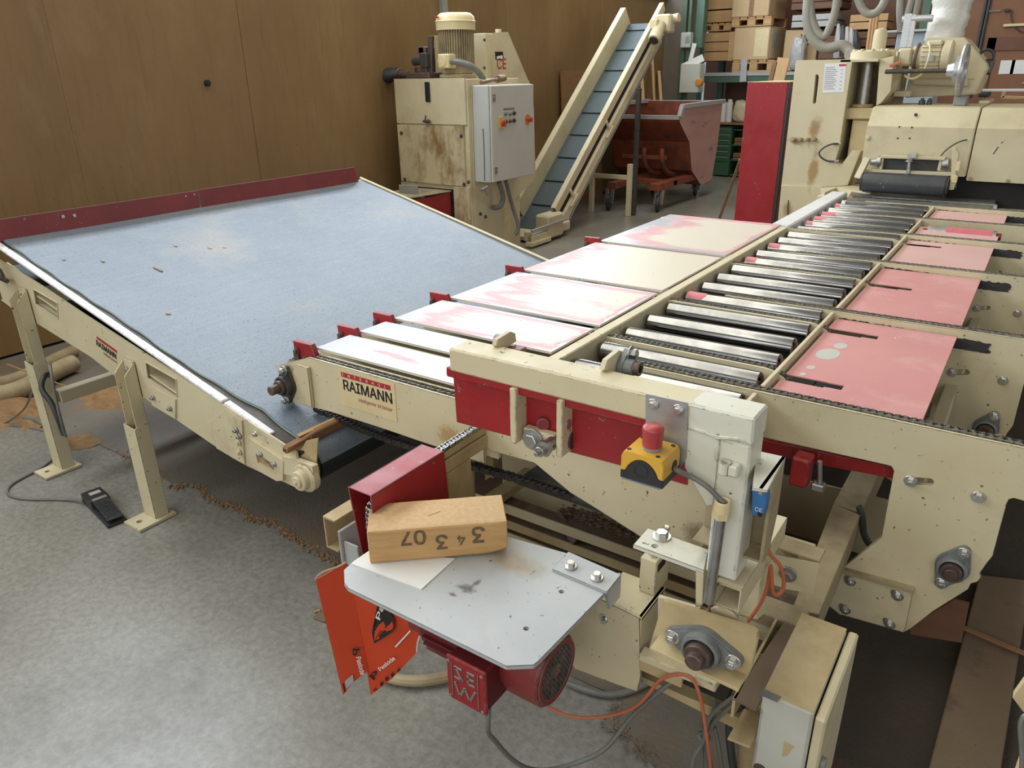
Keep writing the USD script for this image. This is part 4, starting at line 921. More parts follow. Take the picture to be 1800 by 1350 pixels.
# lugs standing behind the rail
def lug(px, xl, name="lug"):
    pts = PP("x", xl, px)
    return gr.part(name, prism(pts, "x", xl - 0.012, xl, bev=0.001), "cream_plain", under=ra)
xl1 = P(874, 606, "y", YR + 0.06)[0]
lug([(872, 608), (875, 597), (898, 583), (906, 586), (908, 600), (884, 616)], xl1)
ce = P(880, 600, "x", xl1 - 0.012)
gr.part("plastic_boss", [cyl(ce + [-0.004, 0.012, -0.002], ce + [-0.022, 0.012, -0.002], 0.013, 20)], "grey_plastic", under=ra)
gr.part("red_block", box(P(893, 612, "y", YR + 0.095), P(914, 608, "y", YR + 0.095) + [0, 0.03, -0.03]), "red_dull", under=ra)
xl2 = P(1066, 650, "y", YR + 0.062)[0]
lug([(1062, 651), (1068, 633), (1089, 616), (1098, 619), (1099, 640), (1090, 658)], xl2)
cb = P(1092, 642, "x", xl2 + 0.002)
flange_bearing(gr, "lug_bearing", cb, (1, 0, 0), (0, 0.5, 1), 0.058, 0.016, 0.026, "cast_grey", "steel_rusty")
# aluminium bracket of the stop box
ab = gr.part("stop_bracket", [prism(PP("y", YR - 0.0035, [(1135, 692), (1209, 708), (1206, 806), (1192, 830), (1163, 824), (1135, 780)]), "y", YR - 0.004, YR - 0.0012), box(P(1092, 840, "y", 1.108), P(1193, 832, "y", YR - 0.004) * [1, 1, 0] + [0, 0, P(1092, 840, "y", 1.108)[2] - 0.002], 0)], "aluminium", label="bare aluminium bracket carrying the stop box")
for px in ((1149, 710), (1193, 720)):
    gr.part("bolt", hexbolt(P(*px, "y", YR - 0.004), (0, -1, 0), 0.0135), "zinc", under=ab)
# sensor bay at the right
ZS = 0.93
s_ = PP("z", ZS, [(1330, 792), (1381, 803), (1349, 862), (1322, 858)])
sb = gr.part("sensor_bay", prism(s_, "z", ZS - 0.005, ZS), "white_paint", label="sensor bay beside the post")
xs = P(1381, 803, "z", ZS)[0]
ysb0, ysb1 = P(1349, 862, "z", ZS)[1], P(1381, 803, "z", ZS)[1]
gr.part("side_cheek", prism(PP("x", xs, [(1349, 862), (1381, 803), (1370, 872), (1358, 932), (1345, 929)]) and [(ysb0, ZS), (ysb1, ZS), (ysb1, ZS - 0.12), (ysb1 - 0.03, ZS - 0.20), (ysb0 + 0.07, ZS - 0.20), (ysb0 + 0.075, ZS - 0.02), (ysb0, ZS - 0.012)], "x", xs - 0.006, xs), "cream_dusty", under=sb)
gr.part("bay_back", box((xs - 0.14, ysb1 - 0.01, ZS - 0.22), (xs - 0.005, ysb1 - 0.004, ZS - 0.004)), "cream_dusty", under=sb)
gr.part("bay_floor", box((xs - 0.14, ysb0 + 0.07, ZS - 0.20), (xs - 0.002, ysb1, ZS - 0.195)), "cream_dusty", under=sb)
# conduit with cable gland and clip, stop-box cable
yc_ = YR - 0.024
cg, c1 = P(1270, 886, "y", yc_), P(1246, 1058, "y", yc_)
cd = gr.part("conduit", pipe(cg, c1, 0.0105, 0.008, 18), "steel", label="worn grey steel conduit")
dcn = (cg - c1) / np.linalg.norm(cg - c1)
gr.part("cable_gland", [lathe([(0.0095, -0.028), (0.017, -0.028), (0.017, -0.014), (0.0095, -0.014)], cg, dcn, 6), lathe([(0.0095, -0.014), (0.0165, -0.014), (0.0155, 0.004), (0.013, 0.008), (0.0095, 0.006), (0.0095, -0.014)], cg, dcn, 22)], "label_cream", under=cd, label="cream plastic cable gland")
cl = P(1274, 822, "y", YR - 0.016)
k = gr.part("clip", [pipe(cl + [0, 0, -0.012], cl + [0, 0, 0.012], 0.011, 0.008, 16), box(cl + [0.006, -0.008, -0.012], cl + [0.026, 0.015, 0.010])], "white_paint", under=po)
gr.part("wire", tube([c1 + [0, 0, 0.01], c1 + [0.002, 0, -0.01], c1 + [0.003, 0.004, -0.03], c1 + [0.002, 0.02, -0.05]], 0.0028, 8), "red_dull", under=cd)
gr.part("tube_stub", [prism(Polygon([(0, 0), (0.051, 0), (0.051, 0.053), (0, 0.053)]).difference(Polygon([(0.004, 0.004), (0.047, 0.004), (0.047, 0.049), (0.004, 0.049)])), "y", 0, 0.30)], "cream_paint", under=po)
# (moved into place below)
pth = stage.GetPrimAtPath(po + "/tube_stub")
org = P(1254, 1062, "y", YR - 0.012)
mp = UsdGeom.Mesh(pth)
pts = np.array(mp.GetPointsAttr().Get()) + gr.loc
pts = pts + [org[0], org[1], org[2] + 0.002]
mp.GetPointsAttr().Set(Vt.Vec3fArray.FromNumpy((pts - gr.loc).astype(np.float32)))
# cream angle plate in front of the post
ZL = P(1113, 958, "y", YR)[2]
lp = Polygon(PP("z", ZL, [(1113, 957), (1139, 928), (1246, 966), (1238, 1003)])).difference(Point(P(1151, 960, "z", ZL)[:2]).buffer(0.006))
ap = gr.part("angle_plate", prism(lp, "z", ZL - 0.010, ZL, bev=0.001), "white_paint", label="off-white angle plate bolted beside the post")
gr.part("angle_leg", prism(PP("y", YR, [(1224, 1000), (1239, 1006), (1236, 1062), (1224, 1066)]), "y", YR - 0.004, YR + 0.05), "cream_paint", under=ap)
gr.part("bolt", [hexbolt(P(1163, 944, "z", ZL), (0, 0, 1), 0.024, 0.010), box(P(1166, 932, "z", ZL), P(1176, 935, "z", ZL) + [0, 0.006, 0.012])], "zinc", under=ap)

# blue sensor in its bay
bs = T("blue_sensor", "blue plastic sensor held in the cream bay beside the post", "sensor", (xs - 0.05, ysb0 + 0.07, ZS - 0.2))
ysn = ysb0 + 0.055
bpoly = PP("y", ysn, [(1322, 858), (1347, 868), (1348, 880), (1344, 902), (1337, 909), (1321, 905)])
b_ = bs.part("body", prism(bpoly, "y", ysn, ysn + 0.045, bev=0.002), "blue_plastic")
bs.part("cable_port", cyl(P(1335, 905, "y", ysn - 0.002), P(1335, 905, "y", ysn - 0.002) + [0, 0.004, 0], 0.0045, 14), "ink_black", under=b_)
bs.part("mark", text("CE", 0.008, P(1326, 897, "y", ysn - 0.0005), (1, 0, 0), (0, 0, 1), 0.0005), "ink_white", under=b_)

# emergency stop
YE0, YE1 = 1.112, 1.188
e0, e1 = P(1090, 838, "y", YE0), P(1164, 858, "y", YE0)
zt_e = P(1092, 790, "y", YE0)[2]
es = T("emergency_stop_box", "yellow and black emergency stop box with a red mushroom button", "emergency stop", ((e0[0] + e1[0]) / 2, 1.15, e0[2]))
zb_e, zm, W_ = e0[2], e0[2] + 0.028, e1[0] - e0[0]
X0, X1 = e0[0], e1[0]
arc_ = [(X0 + W_ * t, zm - 0.012 + 0.030 * math.sin(math.pi * np.clip((t - 0.12) / 0.76, 0, 1)) ** 0.6) for t in np.linspace(0, 1, 25)]
low = Polygon([(X0, zb_e), (X1, zb_e)] + arc_[::-1])
H_ = zt_e - zb_e
full = Polygon([(X0, zb_e), (X1, zb_e), (X1, zt_e - 0.012), (X1 - 0.004, zt_e - 0.003), (X1 - 0.012, zt_e), (X0 + 0.012, zt_e), (X0 + 0.004, zt_e - 0.003), (X0, zt_e - 0.012)])
es.part("lower_case", cat_([prism(low, "y", YE0, YE1, bev=0.0012)]), "black_plastic", label="black lower half")
yt = es.part("upper_case", prism(full.difference(low.buffer(0.0003)), "y", YE0, YE1, bev=0.0015), "yellow_plastic", label="yellow upper half")
kn = P(1126, 828, "y", YE0 - 0.0005)
es.part("knockout", [lathe([(0.0125, 0), (0.0125, 0.0014), (0.0145, 0.0014), (0.0145, 0), (0.0125, 0)], kn + [0, 0.001, 0], (0, -1, 0), 28), lathe([(0, 0), (0.0105, 0), (0.0105, 0.0006), (0, 0.0006)], kn + [0, 0.001, 0], (0, -1, 0), 24)], "black_rubber")
bc_ = np.array([(X0 + X1) / 2 + 0.004, (YE0 + YE1) / 2 - 0.006, zt_e])
bb = es.part("button", lathe([(0, 0.050), (0.010, 0.0495), (0.017, 0.0475), (0.0195, 0.044), (0.0200, 0.040), (0.0195, 0.030), (0.0185, 0.018), (0.0185, 0.008), (0, 0.008)][::-1], bc_, (0, 0, 1), 36), "button_red", label="red mushroom button", smooth=50)
es.part("collar", lathe([(0, 0), (0.0165, 0), (0.0175, 0.004), (0.0165, 0.009), (0, 0.009)], bc_, (0, 0, 1), 28), "grey_plastic", under=bb)
for dx, dy in ((-0.031, -0.028), (0.031, 0.028), (0.026, -0.028), (-0.031, 0.028)):
    es.part("screw", lathe([(0, 0), (0.0042, 0), (0.0042, 0.0008), (0.001, 0.0004), (0, 0.0004)], bc_ * [0, 0, 1] + [(X0 + X1) / 2 + dx, (YE0 + YE1) / 2 + dy, -0.0002], (0, 0, 1), 14), "steel_dark", under=yt)
pt = np.array([X1, (YE0 + YE1) / 2 + 0.012, zb_e + 0.026])
es.part("cable_port", lathe([(0, 0), (0.011, 0), (0.011, 0.0012), (0.007, 0.0012), (0, 0.0006)], pt, (1, 0, 0), 22), "ink_black")
cab = solo("stop_box_cable", tube([pt + [-0.002, 0, -0.004], pt + [0.012, -0.004, -0.007], P(1215, 838, "y", YR - 0.03), P(1245, 857, "y", yc_ - 0.004), P(1264, 876, "y", yc_), cg + dcn * 0.004, cg - dcn * 0.03], 0.0052, 10), "cable_grey", "thin grey cable from the yellow stop box into the conduit gland", "cable")

# ------------------------------------------------------------------ gear motor with grey cover plate
ZC = 0.58
mo = T("gear_motor", "red geared motor with mesh fan cover under a grey steel plate", "motor", (-0.75, 1.0, 0.40))
pl_ = Polygon(PP("z", ZC, [(604, 1002), (622, 985), (648, 968), (893, 943), (1000, 973), (1064, 1042), (946, 1163), (938, 1169), (890, 1171), (612, 1034), (605, 1024)]))
for px in ((987, 1040), (925, 1105)):
    pl_ = pl_.difference(Point(P(*px, "z", ZC)[:2]).buffer(0.0048))
mat("plate_grey", (0.43, 0.45, 0.45), (0.38, 0.40, 0.41), 5, 0.36, dirt=(0.34, 0.30, 0.25), dirt_scale=3, dirt_lo=0.5, dirt_hi=0.85, specks=(0.13, 0.12, 0.11), speck_scale=95, chips=(0.12, 0.11, 0.10), rough2=0.5,
    spots=[(P(820, 1034, "z", ZC), (0.036, 0.026, 1), (0.10, 0.085, 0.085), 1.5, 60), (P(796, 1045, "z", ZC), (0.022, 0.010, 1), (0.12, 0.10, 0.10), 1.2, 90), (P(838, 1025, "z", ZC), (0.012, 0.022, 1), (0.10, 0.085, 0.085), 1.3, 120), (P(900, 985, "z", ZC), (0.16, 0.07, 1), (0.33, 0.27, 0.19), 1.0, 12)])
cp = mo.part("cover_plate", prism(pl_, "z", ZC - 0.010, ZC, bev=0.001), "plate_grey", label="grey steel cover plate with clipped corners")
ag = Polygon(PP("z", ZC + 0.006, [(999, 969), (1092, 1010), (1067, 1041), (970, 1000)])).buffer(-0.003).buffer(0.003)
agp = mo.part("mount_angle", prism(ag, "z", ZC, ZC + 0.006, bev=0.001), "plate_grey", under=cp)
for px in ((1003, 997), (1049, 1017)):
    q = P(*px, "z", ZC + 0.006)
    mo.part("bolt", [hexbolt(q + [0, 0, 0.001], (0, 0, 1), 0.017, 0.010), cyl(q, q + [0, 0, 0.002], 0.0135, 22)], "zinc", under=cp)
x1a = P(1092, 1010, "z", ZC)[0]
ya0, ya1 = P(1067, 1041, "z", ZC)[1], P(1092, 1010, "z", ZC)[1]
mo.part("angle_leg", prism([(ya0, ZC + 0.003), (ya1, ZC + 0.003), (ya1, ZC - 0.06), (ya0 + 0.02, ZC - 0.06)], "x", x1a - 0.006, x1a), "plate_grey", under=cp)
mc = np.array([-0.605, 1.005, 0.478])
xm0, xm1, rm = -0.92, -0.605, 0.076
mo.part("fan_cover", lathe([(0.060, 0.0), (rm - 0.004, 0.0), (rm, 0.004), (rm, 0.075), (rm - 0.01, 0.10), (rm - 0.014, 0.10)], (xm1, mc[1], mc[2]), (-1, 0, 0), 44), "red_dull", label="dented red fan cover")
mo.part("motor_body", [cyl((xm1 - 0.095, mc[1], mc[2]), (xm0, mc[1], mc[2]), 0.066, 36)], "red_dark")
fins = []
for i in range(22):
    t = 2 * math.pi * i / 22
    d = np.array([0, math.cos(t), math.sin(t)])
    fins.append(bar((xm1 - 0.11, mc[1], mc[2]) + d * 0.069, (xm0 + 0.02, mc[1], mc[2]) + d * 0.069, 0.003, 0.014, 0.0005, d))
mo.part("cooling_fins", fins, "red_dark", kind="stuff")
mo.part("gear_head", [box((xm0 - 0.05, mc[1] - 0.055, mc[2] - 0.03), (xm0 + 0.01, mc[1] + 0.07, mc[2] + 0.07), 0.012), box((xm0 - 0.16, mc[1] + 0.0, mc[2] + 0.02), (xm0 - 0.04, mc[1] + 0.10, mc[2] + 0.09), 0.012), cyl((xm0 - 0.24, mc[1] + 0.06, mc[2] + 0.04), (xm0 - 0.15, mc[1] + 0.06, mc[2] + 0.04), 0.022)], "red_dull")
gx = xm1 + 0.0015
wires = []
Rg = 0.062
for ang in (math.radians(58), math.radians(122)):
    d = np.array([0, math.cos(ang), math.sin(ang)])
    n_ = np.array([0, -d[2], d[1]])
    for o in np.arange(-Rg + 0.004, Rg, 0.0086):
        h_ = math.sqrt(max(Rg * Rg - o * o, 0))
        wires.append(bar((gx, mc[1], mc[2]) + n_ * o - d * h_, (gx, mc[1], mc[2]) + n_ * o + d * h_, 0.0016, 0.0016, 0, (1, 0, 0)))
gm = mo.part("mesh_grille", wires, "steel", kind="stuff", label="steel mesh over the fan", smooth=False)
mo.part("grille_ring", lathe([(0.058, 0), (0.070, 0), (0.070, 0.003), (0.058, 0.003), (0.058, 0)], (xm1 + 0.0005, mc[1], mc[2]), (1, 0, 0), 40), "red_dull", under=gm)
mo.part("fan_hub", [lathe([(0, 0), (0.0155, 0), (0.0155, 0.004), (0.006, 0.004), (0.006, 0.002), (0, 0.002)], (xm1 - 0.004, mc[1], mc[2]), (1, 0, 0), 20)] + [bar((xm1 - 0.02, mc[1], mc[2]) + np.array([0, math.cos(t), math.sin(t)]) * 0.015, (xm1 - 0.02, mc[1], mc[2]) + np.array([0, math.cos(t), math.sin(t)]) * 0.055, 0.002, 0.022, 0, (1, 0, 0)) for t in np.arange(8) * math.pi / 4], "cable_orange", under=gm)
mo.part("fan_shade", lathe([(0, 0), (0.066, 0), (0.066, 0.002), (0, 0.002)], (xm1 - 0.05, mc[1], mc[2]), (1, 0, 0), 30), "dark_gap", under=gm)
yt0 = 0.885
tbx = PP("y", yt0, [(785, 1152), (850, 1183), (852, 1255), (788, 1222)])
tx0, tx1 = tbx[0][0], tbx[1][0]
tz0, tz1 = tbx[3][1], tbx[0][1]
tb_ = mo.part("terminal_box", box((tx0, yt0 + 0.006, tz0), (tx1, 0.99, tz1), 0.004), "red_dark")
lid = mo.part("lid", box((tx0 - 0.003, yt0, tz0 - 0.003), (tx1 + 0.003, yt0 + 0.009, tz1 + 0.003), 0.003), "red_paint", under=tb_)
w_, h_ = tx1 - tx0, tz1 - tz0
strokes = []
def stroke(a, b, t=0.0062):
    A = np.array([tx0 + a[0] * w_, yt0 - 0.0005, tz0 + a[1] * h_])
    B = np.array([tx0 + b[0] * w_, yt0 - 0.0005, tz0 + b[1] * h_])
    strokes.append(bar(A, B, 0.003, t, 0.0004, (0.01, 0, 1) if abs(B[2] - A[2]) < 0.01 else (1, 0, 0.01)))
for a, b in (((0.2, 0.83), (0.42, 0.83)), ((0.23, 0.84), (0.41, 0.58)), ((0.2, 0.58), (0.44, 0.58)), ((0.58, 0.84), (0.58, 0.57)), ((0.56, 0.84), (0.76, 0.84)), ((0.56, 0.70), (0.74, 0.70)), ((0.56, 0.57), (0.76, 0.57)),
             ((0.2, 0.46), (0.33, 0.16)), ((0.33, 0.16), (0.47, 0.42)), ((0.47, 0.42), (0.60, 0.16)), ((0.60, 0.16), (0.76, 0.46)), ((0.13, 0.90), (0.13, 0.09)), ((0.84, 0.90), (0.84, 0.09))):
    stroke(a, b, 0.0055 if a[0] not in (0.13, 0.84) else 0.0022)
# the three letters S E W stand raised in bare metal
mo.part("cast_letters", strokes, "steel", under=lid, label="raised metal letters SEW")
for cx, cz in ((0.06, 0.92), (0.94, 0.92), (0.06, 0.06), (0.94, 0.06)):
    mo.part("screw", hexbolt((tx0 + cx * w_, yt0, tz0 + cz * h_), (0, -1, 0), 0.007, 0.003, washer=False), "steel", under=lid)
# chain guard with the drive chain
XC = -1.11
cgd = T("chain_guard", "red folded sheet-metal chain guard behind the wood block", "chain guard", (XC - 0.04, 1.1, 0.5))
gy0, gz = P(653, 872, "x", XC)[1:]
gy1 = P(780, 789, "x", XC)[1]
zt_g = P(720, 830, "x", XC)[2]
xgl = XC - 0.075
cgd.part("top", box((xgl, gy0, gz - 0.003), (XC, gy1, gz), 0.001), "red_paint", label="faded red top")
cgd.part("side", prism([(gy0, gz - 0.17), (gy0 - 0.002, gz), (gy1, gz), (gy1 + 0.012, gz - 0.17)], "x", XC - 0.003, XC), "red_paint")
cgd.part("side", prism([(gy0 + 0.02, gz - 0.21), (gy0 - 0.002, gz), (gy1, gz), (gy1, gz - 0.17)], "x", xgl, xgl + 0.003), "red_paint")
cgd.part("lug_plate", prism([(gy0 + 0.005, gz - 0.13), (gy0 + 0.05, gz - 0.10), (gy0 + 0.06, gz - 0.22), (gy0 + 0.02, gz - 0.23)], "x", XC - 0.02, XC - 0.012), "steel")
dc_ = T("drive_chain", "shiny duplex drive chain running out of the red chain guard", "chain", (XC - 0.03, 1.2, gz))
xch = XC - 0.022
dc_.part("chain", chain([(xch, gy0 + 0.02, gz - 0.24), (xch, gy0 + 0.008, gz - 0.10), (xch, gy0 + 0.012, gz - 0.05), (xch, gy0 + 0.04, gz - 0.022), (xch, gy0 + 0.09, gz - 0.010), (xch, 1.60, gz - 0.004)], (1, 0, 0), 0.0127, 0.010, 0.0055, roller=0.0048), "chain_steel", kind="stuff", smooth=False)
dc_.part("chain_rail", [box((xch - 0.012, gy0 + 0.1, gz - 0.034), (xch + 0.012, 1.60, gz - 0.012)), box((xch - 0.022, gy1 - 0.02, gz - 0.075), (xch + 0.016, 1.58, gz - 0.036))], "cream_dirty")
dc_.part("chain_rail_block", [box((xch - 0.05, gy1 - 0.03, gz - 0.20), (xch + 0.015, gy1 + 0.12, gz - 0.077))], "cream_dirty")
dc_.part("prop", cyl(P(826, 868, "z", 0.40) * [1, 1, 0] + [0, 0, 0.30], P(826, 868, "z", 0.40) * [1, 1, 0] + [0, 0, gz - 0.08], 0.017, 16), "cream_dirty")
# ------------------------------------------------------------------ wood block on white card
wb0, wb1 = P(650, 992, "z", ZC + 0.003), P(893, 972, "z", ZC + 0.003)
mat("pine", (0.58, 0.36, 0.15), (0.47, 0.27, 0.10), 2.2, 0.55, stretch=(3, 3, 26), dirt=(0.36, 0.20, 0.08), dirt_scale=3, dirt_lo=0.55, dirt_hi=0.8, bump=0.15, bump_scale=160)
mat("pine_sawn", (0.66, 0.46, 0.25), (0.56, 0.36, 0.17), 3.0, 0.75, stretch=(26, 26, 3), bump=0.5, bump_scale=220)
wd = T("wood_block", "sawn pine block stamped with numbers, lying on the grey plate", "wood block", (wb0 + wb1) / 2)
wu = (wb1 - wb0) / np.linalg.norm(wb1 - wb0)
wv = np.cross([0, 0, 1.0], wu)
Lw = np.linalg.norm(wb1 - wb0)
hw = 0.086
bx = trimesh.creation.box((Lw, 0.120, hw))
for _ in range(4):
    bx = bx.subdivide()
V = bx.vertices.copy()
e_ = np.abs(V) / (np.array([Lw, 0.120, hw]) / 2)
nz_ = meshkit.fbm(V * 60, 3, 4)[:, None] - 0.5
round_ = np.sort(e_, axis=1)[:, 1:2]
V *= 1 - 0.05 * np.clip(round_ - 0.93, 0, 1) / 0.07 * np.array([0.25, 0.8, 0.8])
V += nz_ * 0.003 * np.array([0.3, 0.5, 0.5]) * (round_ > 0.85)
V[:, 2] += np.where((V[:, 2] < 0) & (V[:, 0] > 0.3 * Lw), 0.012 * ((V[:, 0] / Lw - 0.3) / 0.2) ** 2 * (V[:, 1] < 0), 0)
X = np.eye(4)
X[:3, 0], X[:3, 1], X[:3, 2], X[:3, 3] = wu, wv, (0, 0, 1), (wb0 + wb1) / 2 + wv * 0.060 + [0, 0, hw / 2]
top_f = (np.abs(bx.face_normals[:, 2] - 1) < 0.01) | (np.abs(bx.face_normals[:, 0]) > 0.9)
m_ = trimesh.Trimesh(V, bx.faces, process=False)
m_.apply_transform(X)
a_, b_2 = m_.submesh([np.nonzero(~top_f)[0], np.nonzero(top_f)[0]], append=False)
root_w = wd.part("block", a_, "pine", smooth=30)
wd.part("sawn_face", b_2, "pine_sawn", under=root_w, smooth=30)
nrm = -wv
fb = lambda u, v: wb0 + wu * u * Lw + np.array([0, 0, v * hw]) + nrm * 0.0004
for ch, u, v, h__ in (("7", 0.325, 0.90, 0.034), ("0", 0.425, 0.92, 0.036), ("3", 0.575, 0.72, 0.036), ("4", 0.70, 0.66, 0.024), ("3", 0.845, 0.88, 0.040)):
    wd.part("stamped_number", text(ch, h__, fb(u, v), -wu, (0, 0, -1), 0.0006, True), "ink_stamp", under=root_w, label="upside-down black stamped " + ch)
wd.part("crack", [bar(P(752, 907, "z", ZC + hw + 0.003), P(766, 902, "z", ZC + hw + 0.003), 0.001, 0.001, 0), bar(P(766, 902, "z", ZC + hw + 0.003), P(774, 899, "z", ZC + hw + 0.003), 0.001, 0.001, 0)], "ink_stamp", under=root_w)
cdm = [P(617, 991, "z", ZC + 0.0015), P(650, 968, "z", ZC + 0.0015), P(800, 982, "z", ZC + 0.0015), P(741, 1036, "z", ZC + 0.0015)]
solo("white_card", prism([tuple(p[:2]) for p in cdm], "z", ZC, ZC + 0.0028), "paper_white", "piece of white corrugated card lying under the wood block", "card")
# ------------------------------------------------------------------ red cardboard box leaning under the plate
mat("card_red", (0.56, 0.055, 0.012), (0.50, 0.045, 0.010), 3, 0.55)
mat("card_brown", (0.42, 0.27, 0.15), (0.36, 0.23, 0.12), 8, 0.8)
cb_ = T("cardboard_box", "torn bright red cardboard box with white lettering, leaning below the grey plate", "cardboard box", (-1.1, 0.95, 0.35))
def sheet3(pts, th, m, name, under=None, label=None):
    """Thin board from four or more coplanar-ish points."""
    p = np.array(pts)
    n = np.cross(p[1] - p[0], p[-1] - p[0])
    n /= np.linalg.norm(n)
    k = len(p)
    Vv = np.vstack([p, p - n * th])
    F = [[0, i, i + 1] for i in range(1, k - 1)] + [[k, k + i + 1, k + i] for i in range(1, k - 1)]
    for i in range(k):
        j = (i + 1) % k
        F += [[i, k + i, k + j], [i, k + j, j]]
    mm = trimesh.Trimesh(Vv, F, process=False)
    mm.fix_normals()
    return cb_.part(name, mm, m, under, label), n
hx = lambda a, b: P(a, b, "y", 0.955)
H0, H1 = hx(617, 1028), hx(650, 1180)
# hinge line; left flap comes toward the viewer, right panel runs away under the plate
O0, O1 = P(555, 1020, "y", 0.90), P(603, 1222, "y", 0.90)
fl, nfl = sheet3([O0, O1, P(620, 1200, "y", 0.92), P(646, 1180, "y", 0.955), H0 + [0, 0, 0.03], P(608, 989, "y", 0.95)], 0.003, "card_red", "flap", None, "red torn left flap")
R1p = [H0 + [0, 0, 0.03], P(647, 1180, "y", 0.955), P(652, 1222, "y", 0.955), P(690, 1192, "y", 0.975), P(733, 1146, "y", 1.0), P(738, 1118, "y", 1.0), P(722, 1085, "y", 0.995), P(690, 1055, "y", 0.98)]
rp, nrp = sheet3(R1p, 0.003, "card_red", "panel", None, "red right panel")
cb_.part("torn_edge", tube([P(555, 1019, "y", 0.899), P(570, 1005, "y", 0.91), P(590, 998, "y", 0.93), P(608, 988, "y", 0.95)], 0.0028, 6), "card_brown", under=fl)
cb_.part("torn_edge", tube([P(738, 1118, "y", 0.998), P(734, 1132, "y", 0.998), P(733, 1146, "y", 0.998)], 0.002, 6), "paper_white", under=rp)
def on_panel(a, b, p0, n):
    v = ray(a, b)
    t = ((p0 - EYE) @ n) / (v @ n)
    q = EYE + v * t
    return q - np.sign(n @ v) * n * 0.0008
def label_on(s, p0, n, a, b, c2, h, m, name, under, wide=None, bold=True):
    o = on_panel(*a, p0, n)
    xd = on_panel(*b, p0, n) - o
    yd = on_panel(*c2, p0, n) - o
    W = np.linalg.norm(xd)
    x_ = xd / W
    y_ = yd - (yd @ x_) * x_
    tm = meshkit.text_mesh(s, 1.0, 0.0006, bold)
    ext = tm.bounds[1][0] - tm.bounds[0][0]
    hh = np.linalg.norm(y_)
    y_ /= hh
    tm.apply_translation([-tm.bounds[0][0], 0, 0])
    tm.apply_scale([W / ext, hh, 1])
    z_ = np.cross(x_, y_)
    if z_ @ (o - EYE) > 0:
        z_ = -z_
    X = np.eye(4)
    X[:3, 0], X[:3, 1], X[:3, 2], X[:3, 3] = x_, y_, z_, o
    tm.apply_transform(X)
    return cb_.part(name, tm, m, under, smooth=False)
pf, pr_ = O0, P(647, 1180, "y", 0.955)
def patch(px, p0, n, m, name, under, lift=0.0):
    q = np.array([on_panel(a, b, p0, n) for a, b in px])
    c = q.mean(0)
    g, _ = None, None
    k = len(q)
    F = [[0, i, i + 1] for i in range(1, k - 1)]
    mm = trimesh.Trimesh(q + (EYE - c) / np.linalg.norm(EYE - c) * lift, F, process=False)
    if mm.face_normals[0] @ (c - EYE) > 0:
        mm.invert()
    return cb_.part(name, mm, m, under, smooth=False)
# big P with a fist-like black backing on the right panel, small logotypes on both
patch([(654, 1112), (662, 1095), (664, 1062), (668, 1058), (680, 1066), (693, 1088), (694, 1104), (688, 1112), (658, 1131)], pr_, nrp, "ink_black", "emblem", rp)
patch([(658, 1126), (659, 1110), (666, 1098), (674, 1092), (678, 1100), (676, 1108), (668, 1108), (667, 1122)], pr_, nrp, "card_red", "emblem_p", rp, 0.0006)
patch([(676, 1106), (690, 1092), (692, 1100), (690, 1106), (680, 1110)], pr_, nrp, "card_red", "emblem_p", rp, 0.0006)
label_on("Pa", pr_, nrp, (668, 1090), (676, 1064), (660, 1087), 0, "ink_white", "big_letters", rp)
label_on("P", pr_, nrp, (657, 1195), (667, 1185), (655, 1182), 0, "ink_black", "small_emblem", rp)
label_on("Paslode", pr_, nrp, (669, 1179), (696, 1158), (668, 1171), 0, "ink_white", "small_name", rp)
label_on("11", pr_, nrp, (659, 1216), (664, 1211), (658, 1210), 0, "ink_black", "handling_mark", rp)
for (a, b) in ((671, 1203), (680, 1194), (690, 1187)):
    patch([(a - 3, b - 3), (a + 1, b - 5), (a + 3, b - 1), (a + 1, b + 3), (a - 2, b + 3)], pr_, nrp, "ink_black", "handling_mark", rp)
patch([(697, 1182), (701, 1173), (705, 1178)], pr_, nrp, "ink_black", "handling_mark", rp)
patch([(694, 1136), (721, 1107), (722, 1110), (696, 1138)], pr_, nrp, "paper_white", "hand_slot", rp)
label_on("P", pf, nfl, (632, 1140), (632, 1152), (620, 1142), 0, "ink_black", "small_emblem", fl)
label_on("Paslode", pf, nfl, (626, 1155), (634, 1186), (634, 1153), 0, "ink_white", "small_name", fl)
patch([(606, 1197), (620, 1185), (622, 1197), (609, 1211)], pf, nfl, "grey_print", "printed_patch", fl)
patch([(602, 1202), (604, 1200), (608, 1215), (606, 1218)], pf, nfl, "ink_black", "printed_bar", fl)
# ------------------------------------------------------------------ base frame under the rollers
bf = T("base_frame", "dusty cream base frame of channels and tubes under the chain transfer", "machine frame", (-0.4, 1.6, 0))
YP = 1.22
fpl = bf.part("front_plate", prism(PP("y", YP, [(980, 1015), (1053, 1052), (1124, 1087), (1126, 1190), (1120, 1216), (1085, 1204), (1010, 1176), (985, 1130)]), "y", YP, YP + 0.008, bev=0.001), "cream_paint")
zt_p = P(1124, 1087, "y", YP)[2]
x_p = P(1125, 1120, "y", YP)[0]
bf.part("top_plate", box((x_p - 0.11, YP + 0.002, zt_p - 0.008), (x_p, YP + 0.13, zt_p), 0.002), "cream_paint", under=fpl)
bf.part("side_plate", prism([(YP + 0.002, zt_p), (YP + 0.13, zt_p), (YP + 0.13, zt_p - 0.16), (YP + 0.002, zt_p - 0.12)], "x", x_p - 0.008, x_p), "cream_plain", under=fpl)
bf.part("bolt", [hexbolt(P(1063, 1089, "y", YP), (0, -1, 0), 0.010, 0.008), cyl(P(1061, 1086, "y", YP), P(1061, 1086, "y", YP) + [0, -0.0015, 0], 0.011, 18)], "zinc", under=fpl)
yu = YP + 0.085
u0, u1 = P(1122, 1044, "y", yu), P(1150, 1053, "y", yu)
zu = P(1124, 978, "y", yu)[2]
